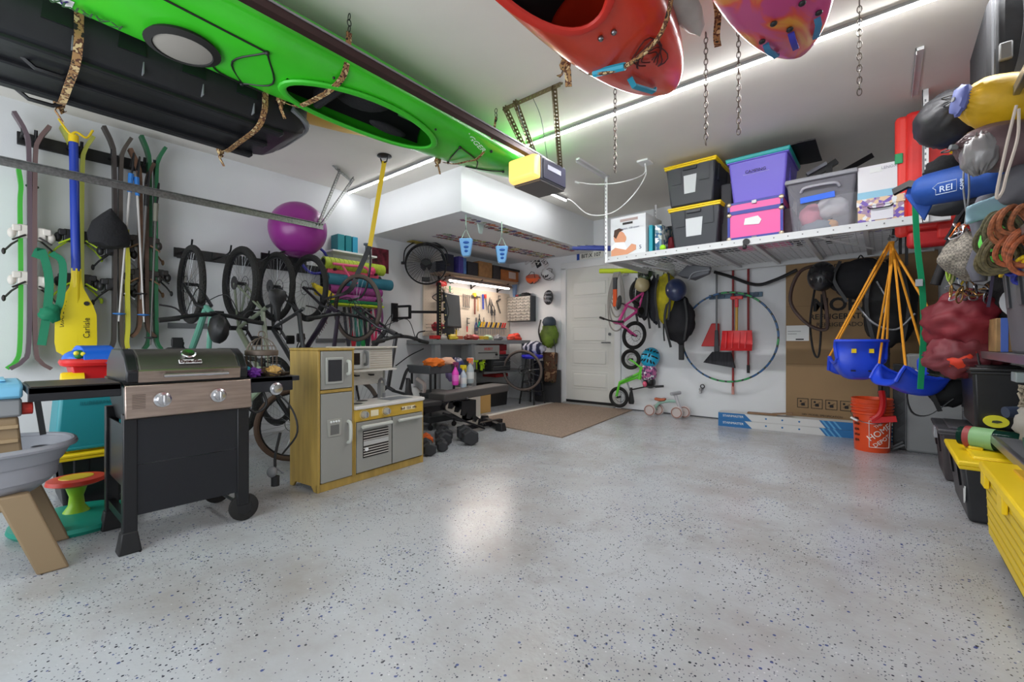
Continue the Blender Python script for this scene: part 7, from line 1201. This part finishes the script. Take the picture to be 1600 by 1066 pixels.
solo('green_fabric', 'bright green cloth showing between the rope coils', 'cloth', G().ell((0, 0, 0), (.07, .05, .12), 18, 12, fn=lump(81, .3)), mat((96, 200, 80), .7), tuple(pt(1556, 378, t=2.35))); solo('vertical_strap', 'thin dark strap dangling before the white grate', 'strap', G().band(bez([pt(1552, 425, t=2.6), pt(1548, 455, t=2.6), pt(1544, 480, t=2.6)], 5), .014, .004, (1, 0, 0)), mat((44, 36, 60), .7))
t2_ = tote('dark tote with yellow lid glimpsed behind the maroon bag', .64, 4.8, .945, .4, .3, .26, mat((44, 44, 48), .5), YEL, ribs=False)
solo('gear_pile', 'pile of dark packed gear on the rack behind the maroon bag', 'gear', G().ell((0, 0, 0), (.24, .5, .3), 26, 18, fn=lump(83, .2, 3)), BLKF, (.74, 4.4, 1.25)); solo('gear_sack', 'dark sack filling the upper rack shelf behind the ropes', 'gear', G().ell((0, 0, 0), (.24, .7, .3), 26, 18, fn=lump(84, .2, 3)), mat((50, 50, 56), .8), (.76, 3.7, 1.84)); solo('grey_sack', 'slate blue and grey stuffed bag right above the cloth', 'bag', G().ell((0, 0, 0), (.09, .12, .1), 26, 18, fn=lump(85, .15)), mat((92, 92, 98), .7), tuple(pt(1598, 290, t=2.15)))
# big black cargo bag, stuff sacks, life vest
cg = thing('cargo_bag', 'huge black soft cargo bag with grey webbing at the upper right corner', 'bag', (.77, 3.75, 2.24)); obj('body', G().cb((0, 0, .31), (.72, .72, .6)), mat((24, 24, 27), .75, bump=.25, bs=6), cg, bev=.06); obj('seam', G().band(bez([(-.28, -.37, .02), (-.24, -.375, .2), (-.22, -.375, .4), (-.23, -.37, .6)], 5), .035, .012, (1, 0, 0)), mat((60, 62, 66), .6), cg)
[obj('buckle', G().cb(*q), mat((98, 98, 98), .5), cg, bev=.008) for q in (((-.3, -.375, .25), (.05, .03, .09)), ((-.3, -.375, .1), (.12, .02, .06)))]; obj('piping', G().tube([(-.34, -.36, .03), (-.34, -.36, .58)], .008, 6), mat((90, 92, 96), .6), cg)
pf = thing('life_vest', 'bright red life vest hanging at the right end of the shelf', 'life vest', tuple(pt(1448, 255, t=3.5))); RV = mat((226, 44, 40), .5, var=.12, vs=4)
pf.rotation_euler = (0, 0, math.radians(4))
obj('panel', G().box(-.13, -.05, -.54, .34, .05, .42), RV, pf, bev=.04); obj('panel', G().box(-.19, -.04, -.56, -.1, .04, .4), mat((236, 62, 54), .5), pf, bev=.03); obj('panel', G().box(-.12, -.06, -.66, .4, .03, -.52), mat((180, 26, 30), .5), pf, bev=.03)
obj('green_tab', G().cb((-.17, -.05, .06), (.05, .01, .08)), mat((20, 150, 90), .5), pf, bev=.01)
def sack(label, u, v, t_, r, c, seed, rot, mt=None, n='stuff_sack'):
    t = thing(n, label, 'bag', tuple(pt(u, v, t=t_)), rot=rot); m = mt or mat(c, .5, var=.25, vs=4, bump=.3, bs=12)
    obj('body', G().ell((0, 0, 0), r, 44, 26, fn=lump(seed, .08, 2, .035, 18)), m, t, smooth=70); obj('cord_lock', G().cyl((0, 0, r[2]), (0, 0, r[2]+.03), .012), GRY, t); obj('drawcord', G().tube(bez([(0, 0, r[2]+.02), (-.05, .0, r[2]+.03), (-.09, .01, r[2]+.01), (-.05, 0, r[2]+.0), (0, 0, r[2]+.02)], 4), .004, 6), mat((70, 70, 72), .6), t)
    return t
sack('round black gathered stuff sack in front of the red life vest', 1482, 188, 2.7, (.16, .16, .17), (38, 38, 42), 91, (70, 0, 15))
ys = sack('yellow drawstring sack with blue contents under the cargo bag', 1568, 160, 2.25, (.13, .13, .19), (228, 180, 30), 92, (80, 0, -62)); obj('opening', G().ell((0, 0, .185), (.05, .08, .03), 16, 10, fn=lump(3, .3)), mat((90, 100, 160), .6), ys)
solo('draw_cord', 'yellow drawcord loop dangling from the yellow sack', 'cord', G().tube(bez([pt(1497, 190, t=2.65), pt(1490, 212, t=2.65), pt(1478, 214, t=2.65), pt(1492, 192, t=2.65)], 6), .006, 6), mat((230, 185, 50), .6))
solo('yellow_flap', 'yellow fabric tail hanging below the yellow sack', 'fabric', G().surf(lambda u, v: pt(1510+(u*62), 205-u*28+v*(12+8*(1-u)), t=2.6), 8, 3), mat((218, 168, 24), .5), solid=.01); solo('yellow_tail', 'narrow yellow strap end slanting below the yellow flap', 'strap', G().band(bez([pt(1520, 200, t=2.7), pt(1500, 225, t=2.7), pt(1488, 240, t=2.7)], 4), .03, .006, (1, 0, 0)), mat((226, 180, 30), .5))
sack('silver-grey and maroon gathered sack below the yellow one', 1578, 230, 2.2, (.12, .12, .22), (116, 92, 94), 93, (85, 0, -62)); solo('silver_end', 'crinkled silver end of the grey sack', 'bag', G().ell((0, 0, 0), (.07, .08, .1), 44, 20, fn=lump(94, .12, 3, .08, 12)), mat((140, 138, 138), .35, .2), tuple(pt(1530, 240, t=2.2)))
bb_ = thing('tent_bag', 'long bright blue camp bag with white printed logo', 'bag', tuple(pt(1430, 300, t=2.95))); a = pt(1432, 300, t=2.95); b = pt(1586, 268, t=2.5); BLB = mat((30, 84, 176), .6, var=.15, vs=5, bump=.3, bs=9)
ax = (b-a); g = G(); rings = []; e1, e2, _ = basis(ax)
for s, r in ((0, .05), (.04, .085), (.12, .1), (.5, .105), (.85, .1), (1, .07)): rings.append([a+ax*s+e1*(r*1.0*math.cos(q)*(1+.04*math.sin(q*5+s*9)))+e2*(r*1.0*math.sin(q)*(1+.05*math.cos(q*4+s*7))) for q in [j*2*PI/20 for j in range(20)]])
obj('body', g.loft(rings), BLB, bb_, world=True, smooth=70); obj('flap', G().prism([(-.03, .06), (.08, .02), (.1, -.06), (.045, -.2), (-.05, -.02)], -.02, .01, 'xz'), BLB, bb_, bev=.008); obj('black_end', G().band([(-.11, 0, .02), (-.03, -.03, .05), (.03, -.05, .02)], .05, .02, (0, .5, 1)), BLK, bb_)
cl = pt(1478, 294, t=2.62); yv = (b-a).normalized(); Mx = Matrix.Translation(cl) @ Matrix(((yv.x, 0, yv.y), (yv.y, 0, -yv.x), (yv.z*0, 1, 0))).to_4x4()
text('logo_lettering', 'REI', .05, mat((200, 212, 230), .5), None, Mx).parent = bb_; o = [q for q in bb_.children if q.name.startswith('logo')][0]; o.matrix_parent_inverse = WM[bb_.name].inverted()
o = text('logo_lettering', 'CAMP', .024, mat((200, 212, 230), .5), None, Mx @ TR(.075, .0, 0, 0, 0, 90)); o.parent = bb_; o.matrix_parent_inverse = WM[bb_.name].inverted()
o = obj('logo_outline', G().tube([Mx @ Vector(q) for q in ((-.05, -.025, 0), (.05, -.03, 0), (.05, .035, 0), (-.04, .04, 0), (-.065, .02, 0), (-.05, .005, 0))], .002, 4, True), mat((200, 212, 230), .5), bb_, world=True)
solo('black_pouch', 'black pouch between the life vest and the blue bag', 'pouch', G().ell((0, 0, 0), (.12, .09, .08), 22, 14, fn=lump(96, .2)), BLKF, tuple(pt(1480, 262, t=3.0))); solo('dark_roll', 'dark grey rolled bag under the blue bag', 'bag', G().ell((0, 0, 0), (.16, .08, .06), 22, 14, fn=lump(97, .15)), mat((56, 58, 62), .6), tuple(pt(1490, 322, t=3.0))); solo('red_pouch', 'small red box hanging under the red vest', 'pouch', G().cb((0, 0, 0), (.12, .06, .13)), mat((190, 34, 30), .5), tuple(pt(1480, 360, t=3.4)), bev=.02)
for l, q in (('black cord hanging over the blue bag', ((1508, 245), (1505, 290), (1512, 345))), ('second black cord beside it over the blue bag', ((1512, 245), (1514, 300), (1508, 350))), ('long grey cord hanging from the black sack', ((1443, 190), (1443, 230), (1443, 270)))): solo('cord', l, 'cord', G().tube(bez([pt(x, y, t=2.55 if x > 1450 else 2.85) for x, y in q], 5), .005, 6), BLK if x > 1450 else GRY)
solo('rope_loop', 'cream rope loop dangling at the right edge over the bags', 'rope', G().tube(bez([pt(1588, 165, t=1.98), pt(1572, 230, t=1.98), pt(1557, 305, t=1.98), pt(1566, 300, t=1.98), pt(1574, 270, t=1.98), pt(1590, 215, t=1.98), pt(1592, 170, t=1.98)], 6), .006, 6), mat((196, 184, 172), .8)); solo('pink_bag', 'pink bag edge at the far right under the cargo bag', 'bag', G().ell((0, 0, 0), (.1, .12, .12), 18, 12, fn=lump(99, .1)), mat((196, 96, 110), .6), tuple(pt(1610, 200, t=2.4)))
